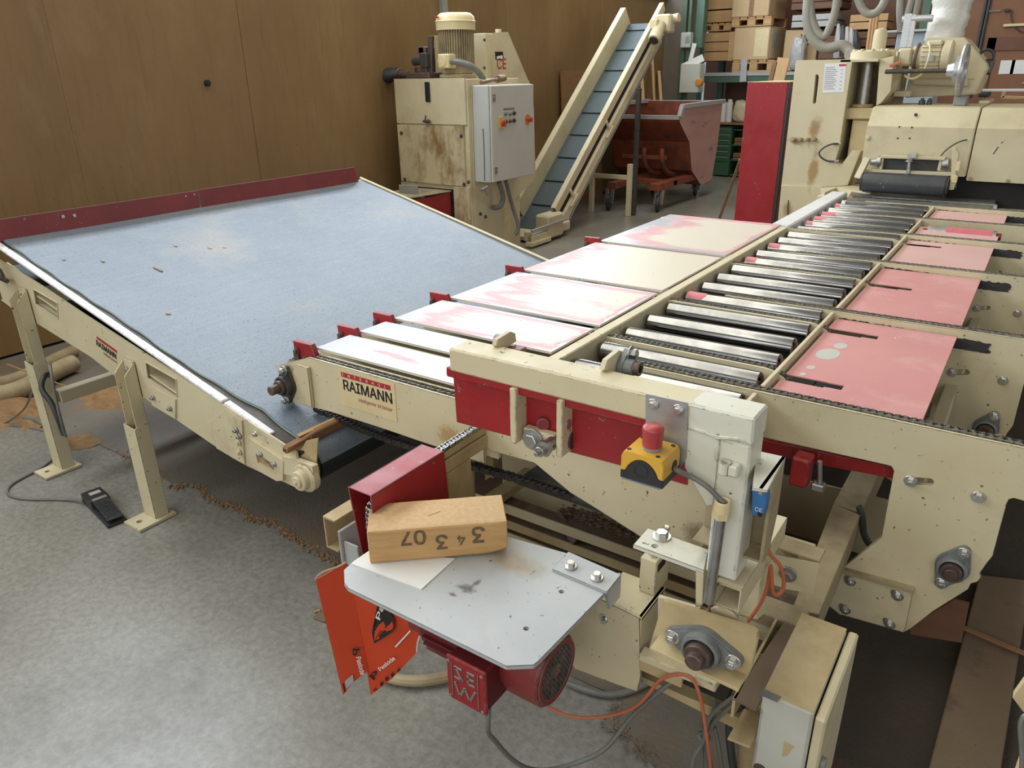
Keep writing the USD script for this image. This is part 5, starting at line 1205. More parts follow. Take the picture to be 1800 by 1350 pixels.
up_ = bf.part("upright", box((u0[0], yu, zt_p), (u1[0], yu + 0.075, zu), 0.002), "cream_paint")
bf.part("slot", box((u1[0] - 0.002, yu + 0.008, zu - 0.032), (u1[0] + 0.0006, yu + 0.05, zu - 0.012), 0), "dark_gap", under=up_)
bf.part("bolt", hexbolt((u0[0] * 0.45 + u1[0] * 0.55, yu + 0.02, zu), (0, 0, 1), 0.018, 0.008, washer=False), "zinc", under=up_)
# bearing plate with the large flange bearing
YU = 1.16
bpl = bf.part("bearing_plate", prism(PP("y", YU, [(1166, 1056), (1228, 1076), (1322, 1106), (1331, 1112), (1332, 1125), (1322, 1172), (1303, 1207), (1140, 1140)]), "y", YU, YU + 0.012, bev=0.002), "cream_dirty")
lz = P(1160, 1120, "y", YU)[2]
bf.part("ledge", bar(P(1152, 1128, "y", YU - 0.02), P(1306, 1200, "y", YU - 0.02), 0.05, 0.008, 0.001, (0, 0, 1)), "cream_dirty", under=bpl)
ba, bb2 = P(1187, 1112, "y", YU - 0.016), P(1293, 1155, "y", YU - 0.016)
flange_bearing(bf, "flange_bearing", (P(1187, 1112, "y", YU) + P(1293, 1155, "y", YU)) / 2, (0, -1, 0), (P(1293, 1155, "y", YU) - P(1187, 1112, "y", YU)) * -1, 0.124, 0.028, 0.062, "cast_grey", "steel_rusty", bolt="zinc")
bf.part("inspection_disc", cyl(P(1270, 1090, "y", YU + 0.03), P(1270, 1090, "y", YU + 0.03) + [0, 0.008, 0], 0.03, 26), "cream_plain", under=bpl)
bf.part("rear_web", prism(PP("y", YU + 0.05, [(1160, 1045), (1240, 1068), (1300, 1062), (1300, 1120), (1200, 1110), (1160, 1085)]), "y", YU + 0.04, YU + 0.05), "cream_plain", under=bpl)
# cable trays below the bearing
for (a, b, c2, d2, m_) in (((1128, 1148), (1262, 1204), 0.030, 0.020, "cream_paint"), ((1126, 1166), (1200, 1198), 0.012, 0.03, "cream_dirty")):
    bf.part("tray", bar(P(*a, "y", YU + 0.06), P(*b, "y", YU + 0.06), c2, d2, 0.002), m_)
bf.part("lower_beam", prism(PP("y", YU + 0.10, [(1120, 1186), (1200, 1222), (1300, 1262), (1300, 1285), (1240, 1255), (1140, 1205)]), "y", YU + 0.10, YU + 0.13), "cream_dirty")
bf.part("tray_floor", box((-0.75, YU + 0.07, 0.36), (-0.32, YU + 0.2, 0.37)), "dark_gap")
# brown-grey channels along the table's length, right of the bearing
zc1 = 0.42
bch = bf.part("long_channel", prism(PP("z", zc1, [(1288, 1227), (1329, 1247), (1422, 1085), (1392, 1072)]), "z", zc1 - 0.006, zc1, bev=0.001), "floor_plank", label="brown dusty channel beside the switch box")
yA, yB_ = P(1288, 1227, "z", zc1)[1], P(1392, 1072, "z", zc1)[1]
xA = P(1288, 1227, "z", zc1)[0]
bf.part("channel_web", prism([(yA, zc1), (yB_, zc1), (yB_, zc1 - 0.08), (yA, zc1 - 0.05)], "x", xA, xA + 0.006), "cream_dirty", under=bch)
zc2 = 0.33
bf.part("long_channel", prism(PP("z", zc2, [(1279, 1297), (1318, 1312), (1345, 1262), (1308, 1245)]), "z", zc2 - 0.006, zc2, bev=0.001), "cream_dirty")
bf.part("post_leg", box((-0.30, 1.30, 0), (-0.24, 1.36, zc1 - 0.006)), "cream_dirty")
# long channels across, seen between the wood block and the gusset
for (a, b, zc, th, face_h, mt) in (((884, 878), (1150, 988), 0.31, 0.05, 0.034, "cream_plain"), ((889, 908), (1150, 1018), 0.25, 0.05, 0.030, "cream_dirty"), ((893, 932), (1150, 1040), 0.20, 0.05, 0.026, "cream_plain")):
    p0, p1 = P(*a, "z", zc), P(*b, "z", zc)
    y_ = (p0[1] + p1[1]) / 2
    c_ = bf.part("cross_channel", box((-1.35, y_, zc - face_h), (-0.28, y_ + 0.006, zc), 0.001), mt)
    bf.part("flange", box((-1.35, y_ + 0.004, zc - 0.005), (-0.28, y_ + th, zc), 0.001), "floor_plank", under=c_)
bf.part("rear_sheet", box((-1.35, 1.86, 0.02), (-0.30, 1.87, 0.40)), "cream_plain")
bf.part("rusty_flat", bar(P(978, 902, "y", 1.72), P(1012, 952, "y", 1.69), 0.004, 0.035, 0.001, (1, 0, 0.4)), "steel_rusty")
bf.part("side_rail", bar(P(858, 884, "z", 0.34), P(938, 828, "z", 0.34), 0.05, 0.03), "cream_dirty")
bf.part("under_block", box(P(836, 868, "z", 0.26) - [0.05, 0, 0.26], P(870, 850, "z", 0.26) + [0.05, 0.3, -0.02]), "floor_plank")
# centre beam and the clamp channel on it
zcb = 0.40
cbm = bf.part("centre_beam", prism(PP("z", zcb, [(1392, 1072), (1440, 1080), (1512, 905), (1465, 885)]), "z", zcb - 0.10, zcb, bev=0.002), "cream_dusty")
bf.part("centre_beam_far", box((P(1465, 885, "z", zcb)[0], P(1465, 885, "z", zcb)[1], zcb - 0.1), (P(1512, 905, "z", zcb)[0], 5.6, zcb)), "cream_dusty", under=cbm)
yk = 1.55
kc = bf.part("clamp_channel", prism(PP("y", yk, [(1340, 975), (1358, 975), (1441, 990), (1430, 1044), (1381, 1036), (1338, 1020)]), "y", yk, yk + 0.006, bev=0.001), "cream_plain")
kz = P(1441, 990, "y", yk)[2]
bf.part("clamp_flange", box((P(1340, 975, "y", yk)[0], yk, kz), (P(1441, 990, "y", yk)[0], yk + 0.055, kz + 0.006)), "cream_dusty", under=kc)
bf.part("bolt", hexbolt(P(1385, 1009, "y", yk - 0.002), (0, -1, 0), 0.024), "steel", under=kc)
bf.part("clamp_foot", box((P(1330, 1040, "y", yk)[0], yk - 0.07, kz - 0.17), (P(1428, 1050, "y", yk)[0], yk, kz - 0.135)), "cream_dusty", under=kc)
bf.part("cross_tube", [bar(P(1300, 1075, "z", 0.36), P(1385, 1108, "z", 0.36), 0.045, 0.04, 0.003)], "cream_paint")
bf.part("tie_bar", bar(P(1366, 945, "y", 1.62), P(1398, 985, "y", 1.60), 0.006, 0.03), "cream_dusty")
bf.part("side_tube", bar(P(1340, 900, "y", 1.5), P(1318, 1080, "y", 1.42), 0.05, 0.06, 0.003, (0, 1, 0)), "cream_paint")
bf.part("back_sheet", prism(PP("y", 2.5, [(1355, 830), (1560, 880), (1560, 1010), (1355, 960)]), "y", 2.5, 2.51), "cream_plain")
bf.part("inner_sheet", box((-0.30, 1.98, 0.02), (-0.29, 5.4, 0.36)), "cream_dusty")
bf.part("stop_dog_block", [box(P(1385, 852, "y", 1.93) + [0, 0, 0.0], P(1424, 812, "y", 1.93) + [0, 0.06, 0], 0.005)], "red_paint", label="red block on a threaded rod")
bf.part("threaded_rod", [cyl(P(1441, 858, "y", 1.96), P(1441, 810, "y", 1.96), 0.007), box(P(1424, 862, "y", 1.94), P(1448, 856, "y", 1.94) + [0, 0.03, 0])], "steel")
# ------------------------------------------------------------------ switch box at the lower right
ZX = 0.46
a0, a1, a2 = P(1338, 1222, "z", ZX), P(1427, 1083, "z", ZX), P(1425, 1270, "z", ZX)
sw = T("switch_box", "cream electrical switch box standing at the lower right", "switch box", (a0[0], a0[1], 0.06))
xb0, xb1, yb0, yb1 = a0[0], a2[0], a0[1] + 0.01, a1[1]
bd = sw.part("body", box((xb0, yb0, 0.06), (xb1, yb1, ZX), 0.006), "enamel_light")
sw.part("top_cover", box((xb0 + 0.001, yb0 + 0.002, ZX - 0.0012), (xb1 - 0.001, yb1 - 0.001, ZX + 0.0012), 0.0008), "cream_dirty", under=bd, label="dusty cream top")
dr = sw.part("door", box((xb1 + 0.004, yb0 - 0.004, 0.055), (xb1 + 0.024, yb1 + 0.004, ZX - 0.004), 0.004), "cream_plain")
for zz in (0.42, 0.36):
    sw.part("latch", [cyl((xb1 + 0.024, yb0 + 0.03, zz - 0.1), (xb1 + 0.034, yb0 + 0.03, zz - 0.1), 0.012, 18)], "grey_plastic", under=dr)
sw.part("seal_patch", prism([tuple(P(a, b, "z", ZX + 0.0014)[:2]) for a, b in ((1342, 1211), (1373, 1225), (1366, 1235), (1337, 1222))], "z", ZX + 0.0012, ZX + 0.0022), "cable_grey", under=bd)
sw.part("dirt_mark", prism(slab(PP("y", yb0, [(1378, 1302), (1396, 1312), (1392, 1316), (1384, 1328), (1374, 1330)]), 0, 8, 0.003), "y", yb0 - 0.0005, yb0), "cream_dirty", under=bd)
hl = P(1336, 1352, "y", yb0)
sw.part("cable_hole", lathe([(0, 0), (0.014, 0), (0.014, 0.001), (0, 0.001)], hl, (0, -1, 0), 20), "steel_rusty", under=bd)
# ------------------------------------------------------------------ loose galvanised channel left of the guard
xk = -1.40
yk0 = 1.16
cpf = PP("y", yk0, [(567, 907), (590, 918), (592, 911), (573, 902), (578, 955), (598, 966), (599, 974), (577, 964)])
c0, c1_, c2_ = P(567, 907, "y", yk0), P(592, 918, "y", yk0), P(577, 963, "y", yk0)
wch, hch = 0.048, c0[2] - c2_[2]
ch_poly = [(c0[0], c2_[2]), (c0[0], c0[2]), (c0[0] + wch, c0[2]), (c0[0] + wch, c0[2] - 0.006), (c0[0] + 0.006, c0[2] - 0.006), (c0[0] + 0.006, c2_[2] + 0.006), (c0[0] + wch, c2_[2] + 0.006), (c0[0] + wch, c2_[2])]
chn = T("support_channel", "cream steel channel with an open end left of the red chain guard", "steel channel", (c0[0], yk0, c2_[2]))
chn.part("channel", prism(ch_poly, "y", yk0, 2.2, bev=0.001), "cream_dirty")
chn.part("end_plate", [box((c0[0] + 0.065, yk0 - 0.01, c2_[2] - 0.03), (c0[0] + 0.075, yk0 + 0.06, c0[2] - 0.02), 0.004), box((c0[0] + 0.07, yk0 + 0.0, c2_[2] - 0.03), (c0[0] + 0.13, yk0 + 0.006, c2_[2] + 0.05), 0.002)], "plate_grey")
chn.part("foot", [box((c0[0] + 0.01, 1.9, 0), (c0[0] + 0.05, 1.96, c2_[2]))], "cream_dirty")
# ------------------------------------------------------------------ hydraulic block press by the wall
YH, XH = 5.30, -4.11
hp = T("hydraulic_press", "cream hydraulic press with finned motor on top and grey switch cabinet on its side", "press", (-4.5, 5.8, 0))
xl, xr = P(693, 140, "y", YH)[0], XH
zt_h = P(750, 138, "y", YH)[2]
zs_h = P(760, 219, "y", YH)[2]
zo = P(760, 325, "y", YH)[2]
bk = hp.part("housing", [box((xl + 0.01, YH + 0.01, 0), (xr - 0.006, 6.08, zt_h - 0.01), 0.004)], "cream_plain")
hp.part("tank_front", prism([(xl, zs_h + 0.004), (xr - 0.02, zs_h + 0.004), (xr - 0.02, zt_h), (xl, zt_h)], "y", YH - 0.006, YH + 0.01, bev=0.002), "cream_plain", under=bk)
z_lo = P(760, 322, "y", YH)[2]
lf = hp.part("stained_panel", prism([(xl + 0.01, z_lo), (xr - 0.05, z_lo - 0.005), (xr - 0.05, zs_h - 0.006), (xl + 0.005, zs_h - 0.006)], "y", YH - 0.012, YH + 0.01, bev=0.002), "cream_oily", label="oil-stained lower panel")
for px in ((706, 234), (811, 239), (712, 315), (816, 324), (712, 330)):
    hp.part("bolt", hexbolt(P(*px, "y", YH - 0.012), (0, -1, 0), 0.02), "steel_rusty", under=lf)
op = [P(733, 328, "y", YH), P(796, 334, "y", YH), P(800, 400, "y", YH)]
hp.part("opening", box((op[0][0], YH - 0.003, 0.1), (op[1][0], YH + 0.012, op[0][2]), 0), "dark_gap", under=lf)
hp.part("front_leg", box((xr - 0.19, YH - 0.010, 0), (xr - 0.01, YH + 0.01, z_lo - 0.008), 0.003), "cream_oily", under=bk)
hp.part("front_leg", box((xl, YH - 0.008, 0), (op[0][0] - 0.01, YH + 0.01, z_lo - 0.008), 0.003), "cream_dirty", under=bk)
side = PP("x", XH, [(828, 146), (930, 142), (938, 190), (941, 305), (936, 319), (899, 356), (897, 440), (836, 430)])
hp.part("side_panel", prism(side, "x", XH - 0.006, XH + 0.004, bev=0.002), "cream_plain", under=bk)
for px in ((844, 376), (853, 381), (823, 320)):
    hp.part("bolt", hexbolt(P(*px, "x", XH + 0.004), (1, 0, 0), 0.02), "steel_rusty", under=bk)
# level gauge, drain tap
lg = [P(747, 144, "y", YH - 0.008), P(757, 179, "y", YH - 0.008)]
g0 = hp.part("level_gauge", box((lg[0][0], YH - 0.02, lg[1][2]), (lg[1][0], YH - 0.006, lg[0][2]), 0.004), "ink_black", under=bk)
tp = P(754, 213, "y", YH - 0.01)
hp.part("drain_tap", [cyl(tp, tp + [0, -0.05, 0], 0.016, 12), bar(tp + [-0.04, -0.03, 0.0], tp + [0.04, -0.03, 0.0], 0.02, 0.02), bar(tp + [-0.01, -0.04, 0], tp + [0.0, -0.04, 0.05], 0.012, 0.012)], "steel_rusty", under=bk)
# motor
mx, my = P(803, 100, "y", 5.62)[0], 5.62
mz0 = zt_h
mzt = P(803, 40, "y", my)[2]
mt_ = P(803, 20, "y", my)[2]
rmm = (P(834, 70, "y", my)[0] - P(773, 70, "y", my)[0]) / 2 * 0.80
mb = hp.part("motor", [cyl((mx, my, mz0 + 0.02), (mx, my, mzt), rmm * 0.88, 40), cyl((mx, my, mz0), (mx, my, mz0 + 0.03), rmm * 1.05, 40)], "cream_dusty")
fins = []
for i in range(44):
    t = 2 * math.pi * i / 44
    d = np.array([math.cos(t), math.sin(t), 0])
    fins.append(bar(np.array([mx, my, mz0 + 0.09]) + d * rmm * 0.93, np.array([mx, my, mzt + 0.01]) + d * rmm * 0.93, 0.006, rmm * 0.16, 0, d))
hp.part("cooling_fins", fins, "cream_dusty", under=mb, kind="stuff")
hp.part("fan_cowl", lathe([(rmm * 0.9, 0), (rmm * 1.10, 0), (rmm * 1.12, 0.06), (rmm * 1.16, 0.068), (rmm * 1.10, 0.075), (rmm * 1.05, 0.11), (rmm * 0.85, 0.135), (rmm * 0.3, 0.14), (0, 0.14)], (mx, my, mzt - 0.06), (0, 0, 1), 40), "label_cream", under=mb, smooth=40)
tbq = [P(771, 95, "y", my - rmm - 0.04), P(788, 120, "y", my - rmm - 0.04)]
hp.part("terminal_box", [box((tbq[0][0], my - rmm - 0.06, tbq[1][2]), (tbq[1][0] + 0.03, my - rmm * 0.7, tbq[0][2]), 0.01), lathe([(0, 0), (0.045, 0), (0.045, 0.006), (0.04, 0.008), (0, 0.008)], ((tbq[0][0] + tbq[1][0]) / 2, my - rmm - 0.058, (tbq[0][2] + tbq[1][2]) / 2), (0, -1, 0), 24)], "label_cream", under=mb)
pz = tbq[1][2] + 0.05
hp.part("cable_hose", tube([(tbq[1][0] + 0.03, my - rmm - 0.02, pz), (tbq[1][0] + 0.10, my - rmm - 0.06, pz), (tbq[1][0] + 0.22, my - rmm - 0.03, pz - 0.03), (tbq[1][0] + 0.27, my - rmm + 0.05, pz - 0.10), (tbq[1][0] + 0.27, my - rmm + 0.1, mz0 - 0.02)], 0.026, 10), "cable_grey", under=mb)
hp.part("rating_plate", box((mx - rmm * 0.55, my - rmm * 1.13, mzt + 0.03), (mx - rmm * 0.30, my - rmm * 1.08, mzt + 0.045), 0), "ink_red", under=mb)
# back cabinet with stickers, gusset plate
yb_ = 6.05
cbx = [P(742, 62, "y", yb_), P(852, 60, "y", yb_)]
xcr = P(853, 60, "y", yb_)[0]
cz = P(852, 58, "y", yb_)[2]
rc_ = hp.part("rear_cabinet", box((P(741, 70, "y", yb_)[0], yb_, mz0 - 0.02), (xcr, yb_ + 0.34, cz), 0.005), "cream_plain")
sg = PP("x", xcr + 0.012, [(865, 58), (893, 56), (928, 140), (932, 150), (868, 150)])
hp.part("gusset_plate", prism(sg, "x", xcr, xcr + 0.012), "cream_plain", under=rc_)
hp.part("pipe_fitting", [cyl((xcr - 0.03, yb_ + 0.25, cz), (xcr - 0.03, yb_ + 0.25, cz + 0.04), 0.03, 12)], "cream_plain", under=rc_)
sx = xcr + 0.0125
yv = lambda a, b: P(a, b, "x", sx)
hp.part("warning_sticker", prism([tuple(yv(*p)[1:]) for p in ((870, 91), (884, 91), (885, 105), (871, 105))], "x", sx, sx + 0.001), "ink_black", under=rc_)
hp.part("sticker_figure", prism([tuple(yv(*p)[1:]) for p in ((873, 99), (883, 97), (883, 104), (873, 104))], "x", sx + 0.001, sx + 0.002), "paper_white", under=rc_)
q = yv(873, 121)
hp.part("mark_ce", text("CE", 0.09, q, (0, 1, 0), (0, 0, 1), 0.002), "ink_red", under=rc_)
for px in ((864, 70), (864, 119)):
    hp.part("bolt", hexbolt(P(px[0] - 12, px[1], "y", yb_), (0, -1, 0), 0.02, washer=False), "steel_dark", under=rc_)
# valve group and black hose end on the tank
vz = zt_h
v0 = P(715, 134, "y", 5.45)
hp.part("valve_block", [box((v0[0] + 0.02, 5.40, vz), (v0[0] + 0.30, 5.60, vz + 0.05), 0.01), cyl((v0[0] + 0.12, 5.5, vz + 0.05), (v0[0] + 0.12, 5.5, vz + 0.09), 0.05, 16), box((v0[0] + 0.18, 5.42, vz + 0.04), (v0[0] + 0.26, 5.56, vz + 0.26), 0.012), bar((v0[0] + 0.28, 5.45, vz + 0.02), (v0[0] + 0.31, 5.45, vz + 0.34), 0.03, 0.05)], "steel_rusty")
c_ = P(742, 106, "y", 5.45)
hp.part("solenoid_valve", [cyl(c_ + [-0.10, 0, -0.01], c_ + [0.02, 0, 0], 0.035, 18), box(c_ + [0.02, -0.06, -0.06], c_ + [0.10, 0.06, 0.06], 0.01), box(c_ + [-0.02, -0.03, 0.05], c_ + [0.05, 0.03, 0.11], 0.008)], "cable_dark")
hp.part("hose", tube([P(700, 130, "y", 5.45), P(680, 133, "y", 5.40), P(660, 138, "y", 5.36), P(652, 141, "y", 5.34)], 0.05, 14, radii=[0.055, 0.065, 0.066, 0.05]), "black_rubber", label="black rubber hose end")
hp.part("hose_fitting", [cyl(P(701, 130, "y", 5.45), P(718, 131, "y", 5.47), 0.035, 14), cyl(P(697, 130, "y", 5.45), P(704, 130, "y", 5.45), 0.05, 14)], "steel_rusty")
# switch cabinet on the side
ye0 = 5.36
xe1 = -3.935
ze0, ze1 = P(862, 322, "x", xe1)[2], P(857, 150, "x", xe1)[2]
ye1 = P(935, 230, "x", xe1)[1]
ec = hp.part("switch_cabinet", box((XH + 0.004, ye0, ze0), (xe1, ye1, ze1), 0.006), "grey_enamel", label="grey switch cabinet")
hp.part("door", box((xe1 + 0.003, ye0 + 0.005, ze0 + 0.004), (xe1 + 0.022, ye1 - 0.002, ze1 - 0.003), 0.006), "enamel_light", under=ec)
xd_ = xe1 + 0.022
for px in ((868, 172), (872, 300)):
    q = P(*px, "x", xd_)
    hp.part("lock", [box(q + [0, -0.02, -0.03], q + [0.004, 0.02, 0.03], 0.001), cyl(q + [0, 0, 0], q + [0.008, 0, 0], 0.012, 12)], "steel", under=ec)
q = P(879, 216, "x", xd_)
hp.part("main_switch", [box(q + [0, -0.028, -0.05], q + [0.01, 0.028, 0.05], 0.004)], "yellow_plastic", under=ec)
q = P(881, 217, "x", xd_)
hp.part("switch_knob", [cyl(q + [0.01, 0.01, 0], q + [0.03, 0.01, 0], 0.024, 20), box(q + [0.03, 0.0, -0.026], q + [0.042, 0.02, 0.026], 0.004)], "button_red", under=ec)
for i, px in enumerate(((888, 200), (896, 200), (903, 199), (889, 214), (896, 213), (903, 212))):
    q = P(*px, "x", xd_)
    hp.part("push_button", [cyl(q, q + [0.008, 0, 0], 0.018, 16), cyl(q, q + [0.02, 0, 0], 0.012, 14)], ["steel", "steel", "steel_dark", "green_enamel", "red_dull", "steel_dark"][i], under=ec)
q = P(927, 210, "x", xd_)
hp.part("stop_plate", cyl(q, q + [0.004, 0, 0], 0.045, 24), "orange_plastic", under=ec)
hp.part("stop_button", [cyl(q, q + [0.05, 0, 0], 0.014, 16), cyl(q + [0.025, 0, 0], q + [0.045, 0, 0], 0.022, 18)], "button_red", under=ec)
q = P(885, 194, "x", xd_ + 0.001)
hp.part("lettering", text("PRESSE EIN AUS", 0.016, q, (0, 1, 0), (0, 0, 1), 0.001, False, 0.16), "ink_black", under=ec)
# conduits and key on a chain
def onx(px, x): return P(px[0], px[1], "x", x)
hp.part("conduit", tube([onx((877, 320), -3.98), onx((882, 335), -3.98), onx((884, 352), -3.98), onx((879, 362), -4.0), onx((866, 364), -4.08)], 0.022, 10), "cable_grey", under=ec)
hp.part("conduit", tube([onx((889, 318), -3.98), onx((896, 345), -3.98), onx((903, 370), -3.97), onx((911, 400), -3.93), onx((905, 412), -3.95)], 0.017, 10), "cable_grey", under=ec)
hp.part("yellow_wire", tube([onx((885, 352), -3.97), onx((893, 385), -3.96), onx((899, 412), -3.95)], 0.005, 6), "yellow_plastic", under=ec)
hp.part("key_chain", tube([onx((849, 226), -3.93), onx((851, 265), -3.93), onx((852, 318), -3.93)], 0.004, 6), "steel_dark", under=ec)
hp.part("key", [bar(onx((847, 334), -3.93), onx((857, 328), -3.93), 0.02, 0.02), bar(onx((851, 331), -3.93), onx((857, 343), -3.93), 0.012, 0.012)], "steel", under=ec)
hp.part("screwdriver", [cyl(P(846, 145, "z", zt_h), P(874, 139, "z", zt_h), 0.008, 8), cyl(P(874, 139, "z", zt_h), P(886, 137, "z", zt_h), 0.022, 12)], "wood_dark", under=bk)
# red infeed trough in front of the press
rt_ = T("infeed_trough", "red sheet-metal trough feeding the press, seen over the belt's far edge", "trough", (-4.5, 5.0, 0))
tz = P(745, 352, "y", 4.75)[2]
a_, b_3 = P(700, 352, "y", 4.75), P(746, 352, "y", 4.75)
c3 = P(792, 338, "y", YH - 0.02)
rt_.part("trough", [prism([(4.2, 0.25), (YH - 0.02, 0.25), (YH - 0.02, c3[2]), (4.2, tz - 0.02)], "x", c3[0] - 0.012, c3[0])], "red_paint")
rt_.part("cover", [bar((c3[0] - 0.20, 4.75, tz + 0.01), (c3[0] - 0.20, YH - 0.02, c3[2] + 0.01), 0.42, 0.012)], "cream_dusty")
rt_.part("flap", [bar(P(703, 337, "y", 4.9), P(735, 338, "y", 4.9), 0.02, 0.12), box(P(700, 355, "y", 4.9), P(740, 342, "y", 4.9) + [0, 0.05, 0])], "grey_plastic")

# ------------------------------------------------------------------ steep cleated conveyor
ic = T("incline_conveyor", "steep cream conveyor with a cleated blue-grey belt rising to the skip", "conveyor", (-4.36, 7.0, 0))
IX0, IX1 = -4.53, -4.14
i0, i1 = np.array([0, 6.65, 0.31]), np.array([0, 9.03, 2.31])
idv = (i1 - i0) / np.linalg.norm(i1 - i0)
inv = np.array([0, -idv[2], idv[1]])
def ib(x, w, off, h, s0=0.0, s1=1.0, b=0.004):
    a, c = i0 + (i1 - i0) * s0, i0 + (i1 - i0) * s1
    return bar(a + [x, 0, 0] + inv * off, c + [x, 0, 0] + inv * off, w, h, b, inv)
lr = ic.part("side_rail", [ib(IX0 - 0.02, 0.012, -0.12, 0.24, 0.0, 1.0), ib(IX0 - 0.05, 0.07, -0.004, 0.012, 0.0, 1.0)], "cream_plain")
rr2 = ic.part("side_rail", [ib(IX1 + 0.02, 0.012, -0.12, 0.24, 0.0, 1.015), ib(IX1 + 0.045, 0.055, -0.004, 0.012, 0.0, 1.015), ib(IX1 + 0.07, 0.008, -0.045, 0.09, 0.0, 1.01)], "cream_plain")
mat("belt_grey", (0.085, 0.112, 0.12), (0.07, 0.093, 0.10), 4, 0.55, spec=0.25)
cbt = ic.part("belt", ib((IX0 + IX1) / 2, IX1 - IX0 + 0.02, -0.20, 0.012, -0.06, 0.985, 0), "belt_grey")
for k in range(9):
    s = 0.055 + 0.111 * k
    ic.part("cleat", ib((IX0 + IX1) / 2, IX1 - IX0 - 0.03, -0.188, 0.014, s, s + 0.004, 0.001), "belt_under", under=cbt)
ic.part("lower_beam", [ib(IX1 + 0.03, 0.09, -0.24, 0.15, -0.02, 0.97, 0.03)], "cream_plain")
ic.part("return_edge", [ib(IX1 + 0.05, 0.02, -0.335, 0.02, 0.02, 0.94)], "aluminium")
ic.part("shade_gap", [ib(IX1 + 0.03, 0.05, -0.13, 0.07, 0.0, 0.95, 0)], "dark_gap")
for s in (0.10, 0.42, 0.86):
    ic.part("strut", [ib(IX1 + 0.07, 0.02, -0.14, 0.12, s, s + 0.012), ib(IX1 + 0.085, 0.02, -0.22, 0.02, s - 0.03, s + 0.03)], "cream_plain")
ic.part("tail_housing", [box((IX1 - 0.03, 6.42, 0.03), (IX1 + 0.14, 6.72, 0.27), 0.02), box((IX1 + 0.0, 6.66, 0.05), (IX1 + 0.12, 6.90, 0.16), 0.02)], "cream_plain")
ic.part("tail_tray", [box((-4.06, 6.08, 0.02), (IX1 + 0.16, 6.44, 0.06)), box((-4.10, 6.12, 0.06), (-4.06, 6.44, 0.15)), box((IX1 + 0.13, 6.10, 0.04), (IX1 + 0.14, 6.42, 0.12)), box((-4.6, 6.30, 0.02), (IX1, 6.80, 0.06))], "cream_plain")
ic.part("tension_rod", [cyl((IX1 + 0.13, 6.12, 0.17), (IX1 + 0.15, 6.80, 0.19), 0.012, 10), cyl((IX1 + 0.11, 6.14, 0.11), (IX1 + 0.11, 6.44, 0.11), 0.022, 12)], "aluminium")
gmx = np.array([IX1 + 0.14, 8.86, 2.02])
gm_ = ic.part("gear_motor", [box(gmx + [-0.04, -0.07, -0.02], gmx + [0.14, 0.10, 0.18], 0.02), cyl(gmx + [0.05, -0.12, 0.07], gmx + [0.05, -0.28, -0.10], 0.07, 24), cyl(gmx + [-0.06, 0.05, 0.10], gmx + [0.20, 0.05, 0.14], 0.05, 18)], "cream_plain")
ic.part("motor_grille", cyl(gmx + [0.05, -0.281, -0.101], gmx + [0.05, -0.287, -0.107], 0.052, 20), "steel_dark", under=gm_)
ic.part("terminal_box", box(gmx + [-0.03, -0.24, 0.02], gmx + [0.06, -0.12, 0.12], 0.01), "label_cream", under=gm_)
for x in (-3.99, -4.49):
    ic.part("leg", [box((x - 0.025, 8.17, 0.0), (x + 0.025, 8.23, 0.62 if x < -4.2 else 0.60), 0.003)], "cream_plain")
ic.part("leg_extension", [box((-3.98, 8.24, 0.0), (-3.93, 8.29, 1.42), 0.003)], "steel_dark")
ic.part("leg_rung", [box((-4.49, 8.18, 0.42), (-3.99, 8.22, 0.47))], "cream_plain")

# ------------------------------------------------------------------ orange tipping skip on wheels
mat("skip_orange", (0.30, 0.075, 0.03), (0.19, 0.045, 0.022), 3, 0.55, dirt=(0.06, 0.035, 0.03), dirt_scale=5, dirt_lo=0.45, dirt_hi=0.7)
mat("skip_pink", (0.55, 0.31, 0.26), (0.48, 0.25, 0.21), 3, 0.55, dirt=(0.20, 0.20, 0.21), dirt_scale=4, dirt_lo=0.58, dirt_hi=0.66, stretch=(1, 0.6, 2.2))
mat("skip_rim", (0.40, 0.40, 0.40), (0.34, 0.33, 0.33), 6, 0.5)
sk = T("tipping_skip", "worn orange tipping skip with a pinkish end wall, on a wheeled undercarriage", "skip", (-4.3, 9.4, 0))
XS0, XS1 = -4.86, -3.75
spr = PP("x", XS1, [(1195, 206), (1199, 187), (1270, 178), (1262, 250), (1251, 316), (1243, 321), (1232, 325), (1216, 300), (1212, 250), (1195, 215)])
sk.part("end_wall", prism(spr, "x", XS1 - 0.012, XS1), "skip_pink", label="pinkish scraped end wall")
sk.part("end_wall", prism(spr, "x", XS0, XS0 + 0.012), "skip_orange")
front = [spr[0], spr[9], spr[8], spr[7], spr[6]]
back = [spr[2], spr[3], spr[4], spr[5]]
def strip(line, m, name, th=0.012):
    ms = []
    for a, b in zip(line[:-1], line[1:]):
        d = np.array(b) - a
        n = np.array([-d[1], d[0]]) / np.linalg.norm(d) * th
        ms.append(prism([a, b, tuple(np.array(b) + n), tuple(np.array(a) + n)], "x", XS0, XS1 - 0.002))
    return sk.part(name, ms, m)
strip(front, "skip_orange", "front_wall")
strip(back, "skip_orange", "back_wall")
strip([spr[6], spr[5]], "skip_orange", "floor_plate")
rz = spr[0][1]
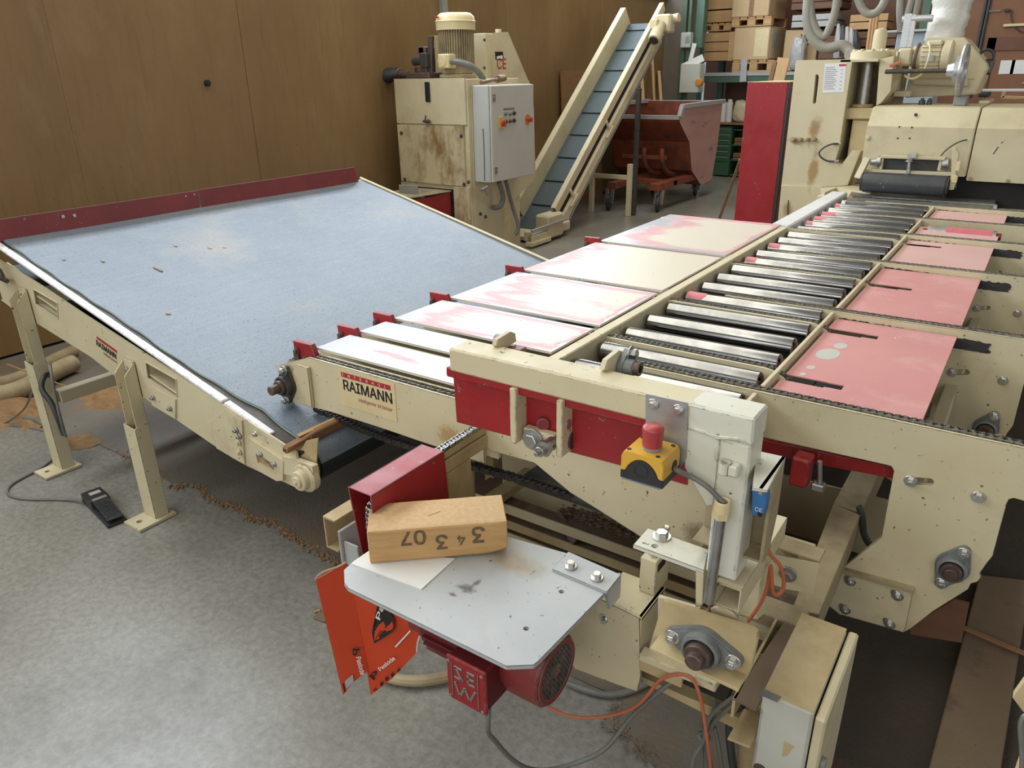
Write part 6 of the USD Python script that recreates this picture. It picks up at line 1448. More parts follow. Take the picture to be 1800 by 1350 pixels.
rim = sk.part("rim", [box((XS0, spr[0][0] - 0.03, rz - 0.03), (XS1 - 0.0, spr[0][0] + 0.01, rz + 0.02)), bar((XS1, spr[0][0] - 0.01, rz), (XS1, spr[1][0], spr[1][1]), 0.05, 0.05), bar((XS1, spr[1][0], spr[1][1]), (XS1, spr[2][0] + 0.05, spr[2][1]), 0.06, 0.05), box((XS0, spr[2][0], spr[2][1] - 0.03), (XS1, spr[2][0] + 0.04, spr[2][1] + 0.01)), bar((XS0, spr[1][0], spr[1][1]), (XS0, spr[2][0] + 0.05, spr[2][1]), 0.06, 0.05)], "skip_rim", label="grey scuffed rim")
und = sk.part("undercarriage", [box((XS1 - 0.14, 8.55, 0.26), (XS1 - 0.02, 10.1, 0.34)), box((XS0 + 0.45, 8.45, 0.26), (XS0 + 0.57, 10.1, 0.34)), box((XS0 + 0.45, 9.0, 0.27), (XS1 - 0.02, 9.1, 0.33)), box((XS0 + 0.45, 9.9, 0.27), (XS1 - 0.02, 10.0, 0.33))], "skip_orange")
for x in (XS1 - 0.25, XS0 + 0.62):
    sk.part("rocker", [tube([(x, 9.10, 0.70), (x, 9.14, 0.52), (x, 9.3, 0.40), (x, 9.6, 0.34)], 0.03, 8)], "skip_orange", under=und)
sk.part("cross_rail", [box((XS0 + 0.3, 9.12, 0.56), (XS1 - 0.2, 9.16, 0.61))], "skip_orange", under=und)
for x, y in ((-3.80, 8.62), (-4.38, 8.44), (-3.87, 10.0), (-4.5, 10.0)):
    w = sk.part("wheel", [lathe([(0.012, -0.022), (0.06, -0.022), (0.095, -0.018), (0.10, 0), (0.095, 0.018), (0.06, 0.022), (0.012, 0.022)], (x, y, 0.101), (1, 0.25, 0), 24)], "black_rubber")
    sk.part("fork", [bar((x + 0.035, y, 0.09), (x + 0.035, y + 0.03, 0.26), 0.006, 0.05), bar((x - 0.035, y, 0.09), (x - 0.035, y + 0.03, 0.26), 0.006, 0.05)], "steel", under=w)

# ------------------------------------------------------------------ column, boards and boxes at the far end of the wall
struct("column_1", box((-5.4, 11.45, 0), (-4.74, 12.0, 6), 0.01), "concrete_wall", "bare concrete column at the end of the brown wall")
def fbx(px0, px1, py0, py1, y, d, b=0.003):
    """Box whose front face, at depth y, shows between those pixels."""
    ym = (py0 + py1) / 2
    xm = (px0 + px1) / 2
    return np.array([P(px0, ym, "y", y)[0], y, P(xm, py1, "y", y)[2]]), np.array([P(px1, ym, "y", y)[0], y + d, P(xm, py0, "y", y)[2]])
ply = P(982, 130, "x", XW + 0.06)
solo("leaning_board", bar((XW + 0.11, 8.9, 0.0), (XW + 0.03, 8.9, 1.62), 1.0, 0.02, 0.002, (1, 0, 0.1)), "wood_dark", "dark plywood board leaning on the brown wall behind the steep conveyor", "board")
for i, (y, h) in enumerate(((10.4, 1.75), (10.75, 1.95), (11.05, 1.6))):
    solo("leaning_lath", bar((XW + 0.35, y, 0), (XW + 0.03, y + 0.2, h), 0.05, 0.02), "pine_sawn", ["shortest-looking pine lath nearest the plywood board, against the far wall end", "tallest pine lath leaning beside the concrete column", "pine lath closest to the concrete column"][i], "lath", "laths leaning by the column")
lo, hi = fbx(1195, 1228, 112, 163, 11.2, 0.2)
pb = T("wall_switch_box", "light grey switch box with an orange knob hanging below the concrete column's meter", "switch box", (lo + hi) / 2)
pbr = pb.part("body", box(lo, hi, 0.006), "enamel_light")
pb.part("knob", [cyl(P(1222, 145, "y", 11.2) + [0.06, 0.05, 0], P(1222, 145, "y", 11.2) + [0.06, -0.03, 0], 0.05, 18)], "orange_plastic", under=pbr)
pb.part("door", box((hi[0], lo[1] + 0.01, lo[2] + 0.01), (hi[0] + 0.012, hi[1] - 0.01, hi[2] - 0.01)), "grey_enamel", under=pbr)
lo, hi = fbx(1196, 1213, 57, 84, 11.3, 0.12)
mtb = T("wall_meter", "pale grey meter housing fixed high on the concrete column", "meter", (lo + hi) / 2)
r0 = mtb.part("body", box(lo, hi, 0.01), "grey_enamel")
mtb.part("window", box((hi[0] - 0.07, lo[1] - 0.004, lo[2] + 0.06), (hi[0] - 0.01, lo[1], hi[2] - 0.05)), "grey_plastic", under=r0)
solo("wall_cable_channel", cat_([box((-4.80, 11.38, 0.6), (-4.74, 11.45, 6)), box((-4.70, 11.36, 0.6), (-4.66, 11.42, 6)), box((-4.62, 11.44, 1.9), (-4.50, 11.56, 6))]), "green_shelf", "green-grey pipes and channel running up beside the concrete column", "pipe")
lo, hi = fbx(1196, 1232, 92, 112, 11.22, 0.1)
solo("paper_sheets", cat_([obox((lo + hi) / 2 + [0.02, 0, -0.06], (0.32, 0.004, 0.10), (1, 0.2, 0.45), (0, 0, 1), 0), obox((lo + hi) / 2 + [-0.02, 0.04, 0.05], (0.06, 0.004, 0.30), (1, 0.2, -0.2), (0, 0, 1), 0)]), "paper_white", "crumpled white sheets stuck on top of the grey switch box", "paper")

# ------------------------------------------------------------------ pallet rack with goods
mat("crate_wood", (0.50, 0.32, 0.155), (0.42, 0.25, 0.11), 4, 0.7, stretch=(1, 1, 5), dirt=(0.22, 0.12, 0.06), dirt_scale=5, dirt_lo=0.6, dirt_hi=0.8)
mat("carton", (0.52, 0.38, 0.22), (0.46, 0.33, 0.18), 3, 0.7)
mat("carton_pale", (0.55, 0.47, 0.34), (0.50, 0.42, 0.30), 3, 0.7)
mat("dim_wood", (0.16, 0.075, 0.04), (0.12, 0.055, 0.03), 4, 0.7, stretch=(1, 1, 5))
mat("bag_film", (0.42, 0.42, 0.42), (0.30, 0.30, 0.31), 7, 0.25)
YK = 12.05
zsb = P(1310, 127, "y", YK)[2]
rk = T("pallet_rack", "green pallet rack with loaded shelf behind the skip", "rack", (-3.4, 12.5, 0))
zs0 = P(1310, 145, "y", YK)[2]
rk.part("front_beam", box((-4.72, YK, zs0), (-1.7, YK + 0.05, zsb - 0.05)), "green_shelf")
rk.part("beam_ledge", box((-4.72, YK - 0.01, zsb - 0.05), (-1.7, YK + 0.06, zsb)), "skip_rim", label="grey worn top ledge")
rk.part("rear_beam", box((-4.72, YK + 1.0, zs0), (-1.7, YK + 1.05, zsb)), "green_shelf")
rk.part("deck", box((-4.72, YK + 0.05, zsb - 0.03), (-1.7, YK + 1.0, zsb)), "dim_wood")
for x in (-4.76, -1.7):
    rk.part("upright", [box((x - 0.05, YK + 0.0, 0), (x + 0.05, YK + 0.08, 4.6)), box((x - 0.05, YK + 0.97, 0), (x + 0.05, YK + 1.05, 4.6))], "green_shelf")
rk.part("shelf_board", box((-4.7, YK + 0.05, P(1250, 215, "y", YK + 0.1)[2] - 0.03), (-2.6, YK + 0.9, P(1250, 215, "y", YK + 0.1)[2])), "wood_dark")
rk.part("top_beam", box((-4.72, YK, 3.55), (-1.7, YK + 0.05, 3.68)), "green_shelf")
rk.part("top_deck", box((-4.72, YK + 0.05, 3.62), (-1.7, YK + 1.0, 3.65)), "dim_wood")
def pallet(lo, hi, name, label, grp=None, m="crate_wood"):
    """Wooden pallet filling the box lo-hi: three runners of blocks and boards, deck boards on top."""
    p = T(name, label, "pallet", ((lo[0] + hi[0]) / 2, (lo[1] + hi[1]) / 2, lo[2]), grp)
    h = hi[2] - lo[2]
    for k in range(3):
        x = lo[0] + (hi[0] - lo[0] - 0.12) * k / 2
        for j in range(2):
            y = lo[1] + (hi[1] - lo[1] - 0.12) * j
            p.part("block", box((x, y, lo[2] + 0.15 * h), (x + 0.12, y + 0.12, lo[2] + 0.70 * h)), m)
    for j in range(2):
        y = lo[1] + (hi[1] - lo[1] - 0.12) * j
        p.part("board", box((lo[0], y, lo[2]), (hi[0], y + 0.12, lo[2] + 0.15 * h)), m)
        p.part("board", box((lo[0], y, lo[2] + 0.70 * h), (hi[0], y + 0.12, lo[2] + 0.84 * h)), m)
    for k in range(5):
        x = lo[0] + (hi[0] - lo[0]) * k / 5
        p.part("board", box((x + 0.01, lo[1], lo[2] + 0.85 * h), (x + (hi[0] - lo[0]) / 5 - 0.01, hi[1], hi[2])), m)
    return p
def crate(lo, hi, n, label, m="crate_wood", post=True):
    c = T("wooden_crate", label, "crate", ((lo[0] + hi[0]) / 2, (lo[1] + hi[1]) / 2, lo[2]), "wooden crates on the rack")
    h = (hi[2] - lo[2]) / n
    for k in range(n):
        z0, z1 = lo[2] + h * k + 0.006, lo[2] + h * (k + 1) - 0.006
        c.part("plank", box((lo[0], lo[1], z0), (hi[0], lo[1] + 0.025, z1)), m)
        c.part("plank", box((hi[0] - 0.025, lo[1] + 0.03, z0), (hi[0], hi[1], z1)), m)
    c.part("inside", box((lo[0] + 0.03, lo[1] + 0.03, lo[2]), (hi[0] - 0.03, hi[1], hi[2] - 0.02)), "dim_wood")
    if post:
        c.part("corner_post", box((hi[0] - 0.09, lo[1] - 0.022, lo[2]), (hi[0] + 0.002, lo[1] - 0.001, hi[2])), m)
    return c
def carton(lo, hi, label, m="carton", side=None, extra=None):
    c = T("cardboard_carton", label, "carton", ((lo[0] + hi[0]) / 2, (lo[1] + hi[1]) / 2, lo[2]))
    r = c.part("box", box(lo, hi, 0.012), m)
    c.part("flap_seam", box((lo[0], lo[1] + (hi[1] - lo[1]) * 0.49, hi[2] + 0.0005), (hi[0], lo[1] + (hi[1] - lo[1]) * 0.51, hi[2] + 0.002)), "carton_pale", under=r)
    return c, r
YC = YK + 0.04
crate(*[np.array(v) for v in fbx(1212, 1291, 57, 108, YC, 0.75)], 3, "pale wooden plank crate at the left end of the rack, under two stacked crates")
crate(*fbx(1228, 1293, 18, 40, YC + 0.03, 0.7), 1, "wooden crate in the middle of the left stack on the rack", post=False)
crate(*fbx(1228, 1294, -22, 17, YC + 0.03, 0.7), 2, "wooden crate at the very top of the left stack on the rack", post=False)
pl_l, pl_h = fbx(1229, 1285, 41, 55, YC + 0.03, 0.7)
pallet(pl_l, pl_h, "wooden_pallet", "low wooden pallet between the crates of the left stack", "wooden pallets on the rack")
l1, h1_ = fbx(1287, 1362, 106, 122, YC - 0.05, 0.8)
l1[2] = zsb
pallet(l1, h1_, "wooden_pallet", "wooden pallet standing on the green rack beam under a bulging carton", "wooden pallets on the rack")
l2, h2_ = fbx(1289, 1352, 47, 105, YC - 0.04, 0.85)
l2[2] = h1_[2] + 0.002
cc, rr3 = carton(l2, h2_, "bulging brown carton with tape and a torn label, lower one of the two on pallets")
xw = h2_[0] + 0.001
cc.part("side_sheet", box((h2_[0] + 0.001, l2[1] + 0.05, l2[2] + 0.02), (h2_[0] + 0.012, h2_[1] - 0.04, h2_[2] - 0.03)), "carton_pale", under=rr3, label="pale grey board on the side")
cc.part("torn_label", box((h2_[0] + 0.012, l2[1] + 0.1, h2_[2] - 0.28), (h2_[0] + 0.014, l2[1] + 0.32, h2_[2] - 0.08), 0), "grey_print", under=rr3)
cc.part("tape_strips", [box((l2[0] + 0.32, l2[1] - 0.002, l2[2] + 0.05), (l2[0] + 0.52, l2[1] - 0.0005, h2_[2] - 0.03), 0)], "label_cream", under=rr3)
l3, h3 = fbx(1286, 1356, 30, 46, YC - 0.05, 0.85)
l3[2] = h2_[2] + 0.002
pallet(l3, h3, "wooden_pallet", "wooden pallet between the two brown cartons", "wooden pallets on the rack")
l4, h4 = fbx(1288, 1354, -40, 29, YC - 0.05, 0.85)
l4[2] = h3[2] + 0.002
cc, rr4 = carton(l4, h4, "big brown carton with packing tape, upper one on two pallets")
cc.part("tape", box((l4[0] + 0.26, l4[1] - 0.002, l4[2] + 0.0), (l4[0] + 0.33, l4[1] - 0.0005, h4[2]), 0), "wood_dark", under=rr4)
solo("shipping_tag", obox(P(1307, 124, "y", YK - 0.03), (0.10, 0.003, 0.32), (1, 0, 0.05), (0.08, 0, 1), 0.001), "grey_print", "pale hanging tag over the green rack beam", "tag")
# right part of the rack: cartons, bag, grey crates
l5, h5 = fbx(1378, 1437, 52, 104, YC + 0.2, 0.6)
l5[2] = zsb + 0.002
cc, rr5 = carton(l5, h5, "brown carton printed with a W beside the plastic bag")
cc.part("print_mark", [text("W", 0.10, (P(1412, 72, "y", YC + 0.2)[0] - 0.05, YC + 0.1995, P(1412, 73, "y", YC + 0.2)[2]), (1, 0, 0), (0, 0, 1), 0.001, True)], "ink_black", under=rr5)
cc.part("print_bar", box((P(1412, 72, "y", YC + 0.2)[0] - 0.06, YC + 0.198, P(1412, 77, "y", YC + 0.2)[2] - 0.02), (P(1412, 72, "y", YC + 0.2)[0] + 0.08, YC + 0.1995, P(1412, 77, "y", YC + 0.2)[2]), 0), "ink_black", under=rr5)
def sack(lo, hi, m, name, label, cat, seed):
    s = trimesh.creation.icosphere(3)
    c, h = (lo + hi) / 2, (hi - lo) / 2
    v = s.vertices.copy()
    v = np.sign(v) * np.abs(v) ** 0.6
    n = meshkit.fbm(v * 2.2 + seed, 4, seed)[:, None] - 0.5
    s = trimesh.Trimesh(v * (1 + 0.35 * n) * h + c, s.faces, process=False)
    s.vertices[:, 2] = np.maximum(s.vertices[:, 2], lo[2])
    return solo(name, s, m, label, cat, smooth=60)
l6, h6 = fbx(1388, 1414, 66, 106, YC - 0.02, 0.2)
l6[2] = zsb + 0.003
sack(l6, h6, "bag_film", "plastic_bag", "crumpled translucent plastic bag right of the two big cartons", "bag", 3)
for i, (a, b, c, d, m, lab) in enumerate(((1392, 1470, 24, 48, "skip_rim", "grey plastic-wrapped crate above the carton with the W"), (1392, 1480, -10, 16, "dim_wood", "dark wooden crate at the picture's top edge, left of the grey hoses"), (1440, 1500, 62, 104, "dim_wood", "dark crate right of the carton with the W"),
                                           (1494, 1560, 24, 52, "crate_wood", "orange-brown slatted crate behind the hydraulic cylinder"), (1500, 1575, 54, 82, "dim_wood", "reddish crate under the slatted crate behind the hydraulic cylinder"), (1496, 1580, 84, 112, "dim_wood", "lowest reddish crate behind the hydraulic cylinder"))):
    lo, hi = fbx(a, b, c, d, YC + 0.15 + (0.1 if a > 1480 else 0), 0.6)
    crate(lo, hi, 2, lab, m, post=False)
l7, h7 = fbx(1466, 1506, 42, 100, YC - 0.06, 0.3)
rc2 = T("foil_roll_rack", "bundle of grey foil bags hanging in front of the crates", "bag", (l7 + h7) / 2)
for i in range(5):
    x = l7[0] + (h7[0] - l7[0]) * (i + 0.5) / 5
    z0 = h7[2] - 0.02 * i
    rc2.part("foil_bag", tube([(x, l7[1], z0), (x + 0.03, l7[1] - 0.03, z0 - 0.15), (x + 0.05, l7[1], l7[2] + 0.02 * i)], 0.055, 8, radii=[0.02, 0.05, 0.06]), ["bag_film", "cable_dark", "skip_rim", "bag_film", "cable_dark"][i])
# under the shelf
zsh = P(1250, 215, "y", YK + 0.1)[2]
for i, px in enumerate((1270, 1281)):
    q = P(px, 205, "y", YK + 0.2)
    solo("white_canister", cat_([cyl((q[0], YK + 0.2, zsh), (q[0], YK + 0.2, zsh + 0.30), 0.055, 18), cyl((q[0], YK + 0.2, zsh + 0.30), (q[0], YK + 0.2, zsh + 0.34), 0.035, 14)]), "paper_white", ["left one of two white canisters above the green drawers", "right one of two white canisters above the green drawers"][i], "canister", "canisters above the drawers")
q = P(1300, 200, "y", YK + 0.2)
sack(np.array([q[0] - 0.10, YK + 0.12, zsh]), np.array([q[0] + 0.12, YK + 0.35, zsh + 0.33]), "carton_pale", "cloth_bag", "pale cloth bag with a dark print next to the white canisters", "bag", 9)
lo, hi = fbx(1262, 1283, 222, 308, YK + 0.1, 0.6)
lo[2] = 0.02
dw = T("drawer_cabinet", "green workshop drawer cabinet on the floor under the rack", "cabinet", (lo + hi) / 2 * [1, 1, 0])
dbd = dw.part("body", box(lo - [0.1, 0, 0], hi), "green_enamel")
n = 6
for k in range(n):
    z0 = lo[2] + 0.22 + (hi[2] - lo[2] - 0.24) * k / n
    z1 = lo[2] + 0.22 + (hi[2] - lo[2] - 0.24) * (k + 1) / n
    d_ = dw.part("drawer", box((lo[0] - 0.09, lo[1] - 0.012, z0 + 0.004), (hi[0] - 0.01, lo[1], z1 - 0.004)), "green_enamel")
    dw.part("handle", box((lo[0] - 0.06, lo[1] - 0.022, z1 - 0.030), (hi[0] - 0.03, lo[1] - 0.012, z1 - 0.016)), "aluminium", under=d_)
lo, hi = fbx(1285, 1310, 226, 308, YK + 0.12, 0.6)
lo[2] = 0.02
os_ = T("open_shelf", "green open shelf with stacked boards beside the drawer cabinet", "shelf", (lo + hi) / 2 * [1, 1, 0])
os_.part("side", [box((hi[0], lo[1], 0.02), (hi[0] + 0.03, hi[1], hi[2])), box((lo[0], lo[1] + 0.3, 0.02), (hi[0], lo[1] + 0.32, hi[2]))], "green_enamel")
for k in range(4):
    z = 0.02 + (hi[2] - 0.05) * k / 3
    os_.part("board", box((lo[0], lo[1], z), (hi[0], hi[1], z + 0.02)), "green_enamel")
for k in range(2):
    for j in range(4):
        z = 0.04 + (hi[2] - 0.05) * (k + 1) / 3 + j * 0.026
        solo("stored_board", box((lo[0] + 0.03, lo[1] + 0.01 + 0.01 * (j % 2), z), (hi[0] - 0.03, lo[1] + 0.28, z + 0.022)), "wood_dark", ("upper" if k else "lower") + " stack of boards in the green open shelf, " + ["bottom board", "second board", "third board", "top board"][j], "board", "boards stored in the green shelf")
solo("shelf_back_board", box((-4.7, YK + 1.1, 0), (-1.7, YK + 1.13, zs0)), "dim_wood", "dark board closing the back of the rack", "board")

# ------------------------------------------------------------------ red cabinet, broomstick, laths
YRC = 6.55
c0, c1 = P(1314, 145, "y", YRC), P(1388, 143, "y", YRC)
rcx = T("red_cabinet", "tall plain red steel cabinet left of the saw's column", "cabinet", ((c0[0] + c1[0]) / 2, YRC + 0.2, 0))
rcb = rcx.part("body", box((c0[0], YRC, 0), (c1[0] - 0.012, YRC + 0.75, c0[2]), 0.004), "red_paint")
rcx.part("top", box((c0[0] - 0.002, YRC - 0.002, c0[2]), (c1[0] + 0.004, YRC + 0.75, c0[2] + 0.004)), "label_cream", under=rcb, label="top coloured pale for the bright light on it")  # bright light on the red top is put into this pale colour
rcx.part("edge_seal", box((c1[0] - 0.012, YRC - 0.001, 0), (c1[0] + 0.012, YRC + 0.03, c0[2] - 0.002)), "black_rubber", under=rcb)
s0, s1 = P(1262, 390, "z", 0.0), P(1310, 262, "y", 8.2)
solo("broom_handle", cyl(P(1262, 391, "z", 0.02), P(1302, 280, "y", 7.6), 0.017, 12), "wood_dark", "brown wooden broom handle leaning against the red cabinet", "broom handle")
for i, (a, b, w, lab) in enumerate((((1350, 146), (1363, 108), 0.05, "brown wooden lath behind the red cabinet"), ((1362, 146), (1378, 102), 0.11, "wide pale pine board behind the red cabinet"))):
    solo("upright_board", bar(P(*a, "y", 7.6) - [0.18, 0, P(*a, "y", 7.6)[2]], P(*b, "y", 7.6), 0.02, w, 0.002, (1, 0, 0)), "wood_dark" if i == 0 else "pine_sawn", lab, "board")

# ------------------------------------------------------------------ multi-rip saw
YM, YCO = 6.05, 6.30
mat("cream_stain", CREAM, (0.54, 0.47, 0.30), 3, 0.45, dirt=(0.36, 0.24, 0.11), dirt_scale=2.4, dirt_lo=0.58, dirt_hi=0.85, stretch=(1, 1, 0.5),
    spots=[(P(1433, 228, "y", YCO), (0.085, 1, 0.16), (0.30, 0.17, 0.06), 1.3, 9), (P(1430, 300, "y", YCO), (0.06, 1, 0.30), (0.33, 0.19, 0.07), 1.3, 9), (P(1400, 248, "y", YCO), (0.10, 1, 0.05), (0.28, 0.16, 0.06), 1.2, 16), (P(1385, 370, "y", YCO), (0.08, 1, 0.12), (0.36, 0.22, 0.09), 1.2, 12), (P(1480, 270, "y", YCO), (0.06, 1, 0.14), (0.25, 0.15, 0.06), 1.2, 12)])
sw_ = T("rip_saw_machine", "large cream rip saw with column, hood, hand wheel and hold-down roller", "saw machine", (-0.9, 6.6, 0))
def yface(pts, y0, y1, m, name, under=None, holes=(), bev=0.004, label=None):
    g = Polygon(PP("y", y0, pts), [PP("y", y0, h) for h in holes])
    return sw_.part(name, prism(g, "y", y0, y1, bev=bev), m, under=under, label=label)
col = yface([(1398, 112), (1400, 106), (1495, 104), (1498, 110), (1475, 262), (1468, 284), (1480, 288), (1498, 264), (1513, 266), (1490, 326), (1444, 330), (1440, 400), (1366, 400), (1373, 328)], YCO, YCO + 0.45, "cream_stain", "column", holes=[[(1434, 132), (1437, 131), (1439, 135), (1434, 180), (1431, 183), (1429, 180)]], label="stained cream column with an oil scale")
yface([(1366, 460), (1373, 326), (1445, 328), (1441, 460)], YCO - 0.02, YCO + 0.3, "cream_stain", "column_foot", under=col)
sw_.part("slot_back", box(P(1426, 186, "y", YCO + 0.1), P(1442, 128, "y", YCO + 0.1) + [0, 0.02, 0], 0), "dark_gap", under=col)
lb = [(1450, 112), (1488, 110), (1483, 162), (1446, 163)]
yface(lb, YCO - 0.002, YCO, "paper_white", "instruction_sheet", under=col, bev=0, label="white printed instruction sheet")
yface([(1475, 113), (1487, 112.5), (1487, 116), (1475, 116.5)], YCO - 0.0032, YCO - 0.002, "ink_red", "sheet_logo", under=col, bev=0)
lines = []
for i in range(12):
    yy = 119 + i * 3.4
    xa = 1452 - (yy - 112) * 0.09
    lines.append(bar(P(xa, yy, "y", YCO - 0.0025), P(xa + 16 + 7 * ((i * 37) % 5) / 5, yy - 0.4, "y", YCO - 0.0025), 0.001, 0.006, 0))
    if i % 2:
        lines.append(bar(P(xa + 27, yy, "y", YCO - 0.0025), P(xa + 31, yy, "y", YCO - 0.0025), 0.001, 0.006, 0))
sw_.part("sheet_print", lines, "grey_print", under=col, kind="stuff")
for px in (1396, 1409, 1421, 1433):
    q = P(px, 245, "y", YCO)
    sw_.part("grease_nipple", [cyl(q, q + [0, -0.03, 0], 0.014, 12), cyl(q + [0, -0.03, 0], q + [0, -0.05, -0.01], 0.008, 8)], "cream_dusty", under=col)
sw_.part("hydraulic_hose", tube([P(1474, 253, "y", YCO - 0.01), P(1460, 254, "y", YCO - 0.03), P(1445, 262, "y", YCO - 0.04), P(1440, 270, "y", YCO - 0.04), P(1448, 280, "y", YCO - 0.03), P(1466, 283, "y", YCO - 0.01)], 0.006, 8), "cable_dark", under=col)
for px in ((1472, 252), (1468, 283)):
    q = P(*px, "y", YCO - 0.005)
    sw_.part("hose_fitting", [bar(q + [-0.03, 0, 0], q + [0.03, 0, 0], 0.02, 0.02)], "steel", under=col)
sw_.part("foot_cable", tube([P(1386, 352, "y", YCO - 0.02), P(1385, 365, "y", YCO - 0.03), P(1385, 385, "y", YCO - 0.02)], 0.004, 6), "cable_dark", under=col)
# recess with lift cylinder
sw_.part("recess_back", box(P(1488, 300, "y", YCO + 0.44), P(1550, 100, "y", YCO + 0.44) + [0.2, 0.01, 0], 0), "cream_dusty")
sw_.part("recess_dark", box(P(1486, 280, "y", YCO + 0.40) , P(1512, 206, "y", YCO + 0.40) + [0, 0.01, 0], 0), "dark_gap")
ct0, ct1 = P(1516, 186, "y", YCO + 0.2), P(1527, 108, "y", YCO + 0.2)
cx_ = (ct0[0] + ct1[0]) / 2
lc_ = sw_.part("lift_cylinder", [cyl((cx_, YCO + 0.2, ct0[2]), (cx_, YCO + 0.2, ct1[2]), 0.045, 24)], "steel", label="steel lift cylinder rod")
zfl = P(1526, 104, "y", YCO + 0.2)[2]
sw_.part("cylinder_flange", [box((cx_ - 0.16, YCO + 0.0, zfl - 0.02), (cx_ + 0.10, YCO + 0.4, zfl)), lathe([(0, 0), (0.135, 0), (0.135, 0.05), (0.11, 0.06), (0, 0.06)], (cx_, YCO + 0.2, zfl), (0, 0, 1), 30)], "cream_plain", under=lc_)
for i in range(10):
    t = 2 * math.pi * i / 10
    sw_.part("bolt", hexbolt((cx_ + 0.115 * math.cos(t), YCO + 0.2 + 0.115 * math.sin(t), zfl + 0.055), (0, 0, 1), 0.024, washer=False), "cream_plain", under=lc_)
zb1 = ct0[2]
sw_.part("cylinder_base", [box((cx_ - 0.12, YCO + 0.05, zb1 - 0.09), (cx_ + 0.14, YCO + 0.36, zb1 - 0.01), 0.01), cyl((cx_, YCO + 0.2, zb1 - 0.012), (cx_, YCO + 0.2, zb1 + 0.012), 0.08, 20), box((cx_ - 0.03, YCO + 0.08, 0.7), (cx_ + 0.2, YCO + 0.32, zb1 - 0.09), 0.01)], "cream_dirty", under=lc_)
yface([(1546, 104), (1572, 98), (1566, 160), (1548, 182), (1540, 186)], YCO + 0.05, YCO + 0.5, "cream_plain", "rear_column")
sw_.part("top_knob", [lathe([(0, 0), (0.05, 0), (0.05, 0.12), (0.04, 0.16), (0, 0.175)], P(1543, 92, "y", YCO + 0.5), (0, 0, 1), 20), lathe([(0, 0), (0.13, 0), (0.13, 0.05), (0, 0.05)], P(1560, 100, "y", YCO + 0.4), (0, 0, 1), 24)], "cream_plain")
# hood: folded front, top, right half
def hood(pts_top, pts_fold, pts_bot, x_pairs, name, m):
    """Front skin through three px rows; lower part upright, upper part leaning back."""
    yl, yt_ = YM, YM + 0.10
    A = [P(*p, "y", yt_) for p in pts_top]
    B = [P(*p, "y", yl) for p in pts_fold]
    C_ = [P(*p, "y", yl) for p in pts_bot]
    zt2, zf, zb2 = A[0][2], B[0][2], C_[0][2]
    x0, x1 = x_pairs
    return [(yl + 0.75, zt2), (yt_ + 0.015, zt2), (yt_, zt2 - 0.01), (yl, zf), (yl, zb2), (yl + 0.75, zb2)]
hx0, hx1 = P(1518, 260, "y", YM)[0], P(1708, 260, "y", YM)[0]
prof = hood([(1640, 188)], [(1640, 224)], [(1600, 306)], (hx0, hx1), "hood", None)
h_1 = sw_.part("hood", prism(prof, "x", hx0, hx1, bev=0.008), "cream_plain")
prof2 = [(a, z if z > 1.0 else P(1760, 321, "y", YM)[2]) for a, z in prof]
h_2 = sw_.part("hood", prism(prof2, "x", hx1 + 0.006, hx1 + 1.3, bev=0.008), "cream_plain", label="right half of the saw's hood")
for px in ((1581, 223), (1603, 224), (1578, 243), (1599, 243)):
    q = P(*px, "y", YM)
    sw_.part("rivet", cyl(q, q + [0, -0.003, 0], 0.006, 8), "ink_black", under=h_1)
for px, r in (((1610, 202), 0.011), ((1615, 212), 0.005)):
    sw_.part("hole", cyl(P(*px, "y", YM + 0.05), P(*px, "y", YM + 0.05) + [0, -0.006, 0.002], r, 12), "ink_black", under=h_1)
q = P(1526, 242, "y", YM)
sw_.part("bolt", hexbolt(q, (0, -1, 0), 0.022), "cream_plain", under=h_1)
zht = prof[0][1]
for i, px in enumerate((1620, 1633)):
    q = P(px, 184, "z", zht)
    sw_.part("cap_screw", [cyl(q, q + [0, 0, 0.03], 0.022 - 0.004 * i, 16), cyl(q + [0, 0, 0.03], q + [0, 0, 0.045], 0.012, 12)], "steel_dark", under=h_1)
q0_, q1_ = P(1674, 186, "z", zht), P(1697, 186, "z", zht)
sw_.part("small_box", [box((q0_[0], q0_[1], zht), (q1_[0], q0_[1] + 0.16, zht + 0.065), 0.006)], "grey_plastic", under=h_1)
sw_.part("hinge", [box(P(1720, 182, "z", zht), P(1745, 179, "z", zht) + [0, 0.1, 0.02])], "cream_plain", under=h_1)
sw_.part("scratch", [bar(P(1746, 271, "y", YM), P(1755, 258, "y", YM), 0.0006, 0.006, 0), bar(P(1760, 252, "y", YM), P(1763, 249, "y", YM), 0.0006, 0.006, 0)], "ink_black", under=h_2)
for px in ((1706, 314), (1771, 318)):
    sw_.part("bolt", hexbolt(P(px[0], px[1], "y", YM), (0, -1, 0), 0.022, washer=False), "cream_dusty", under=h_2)
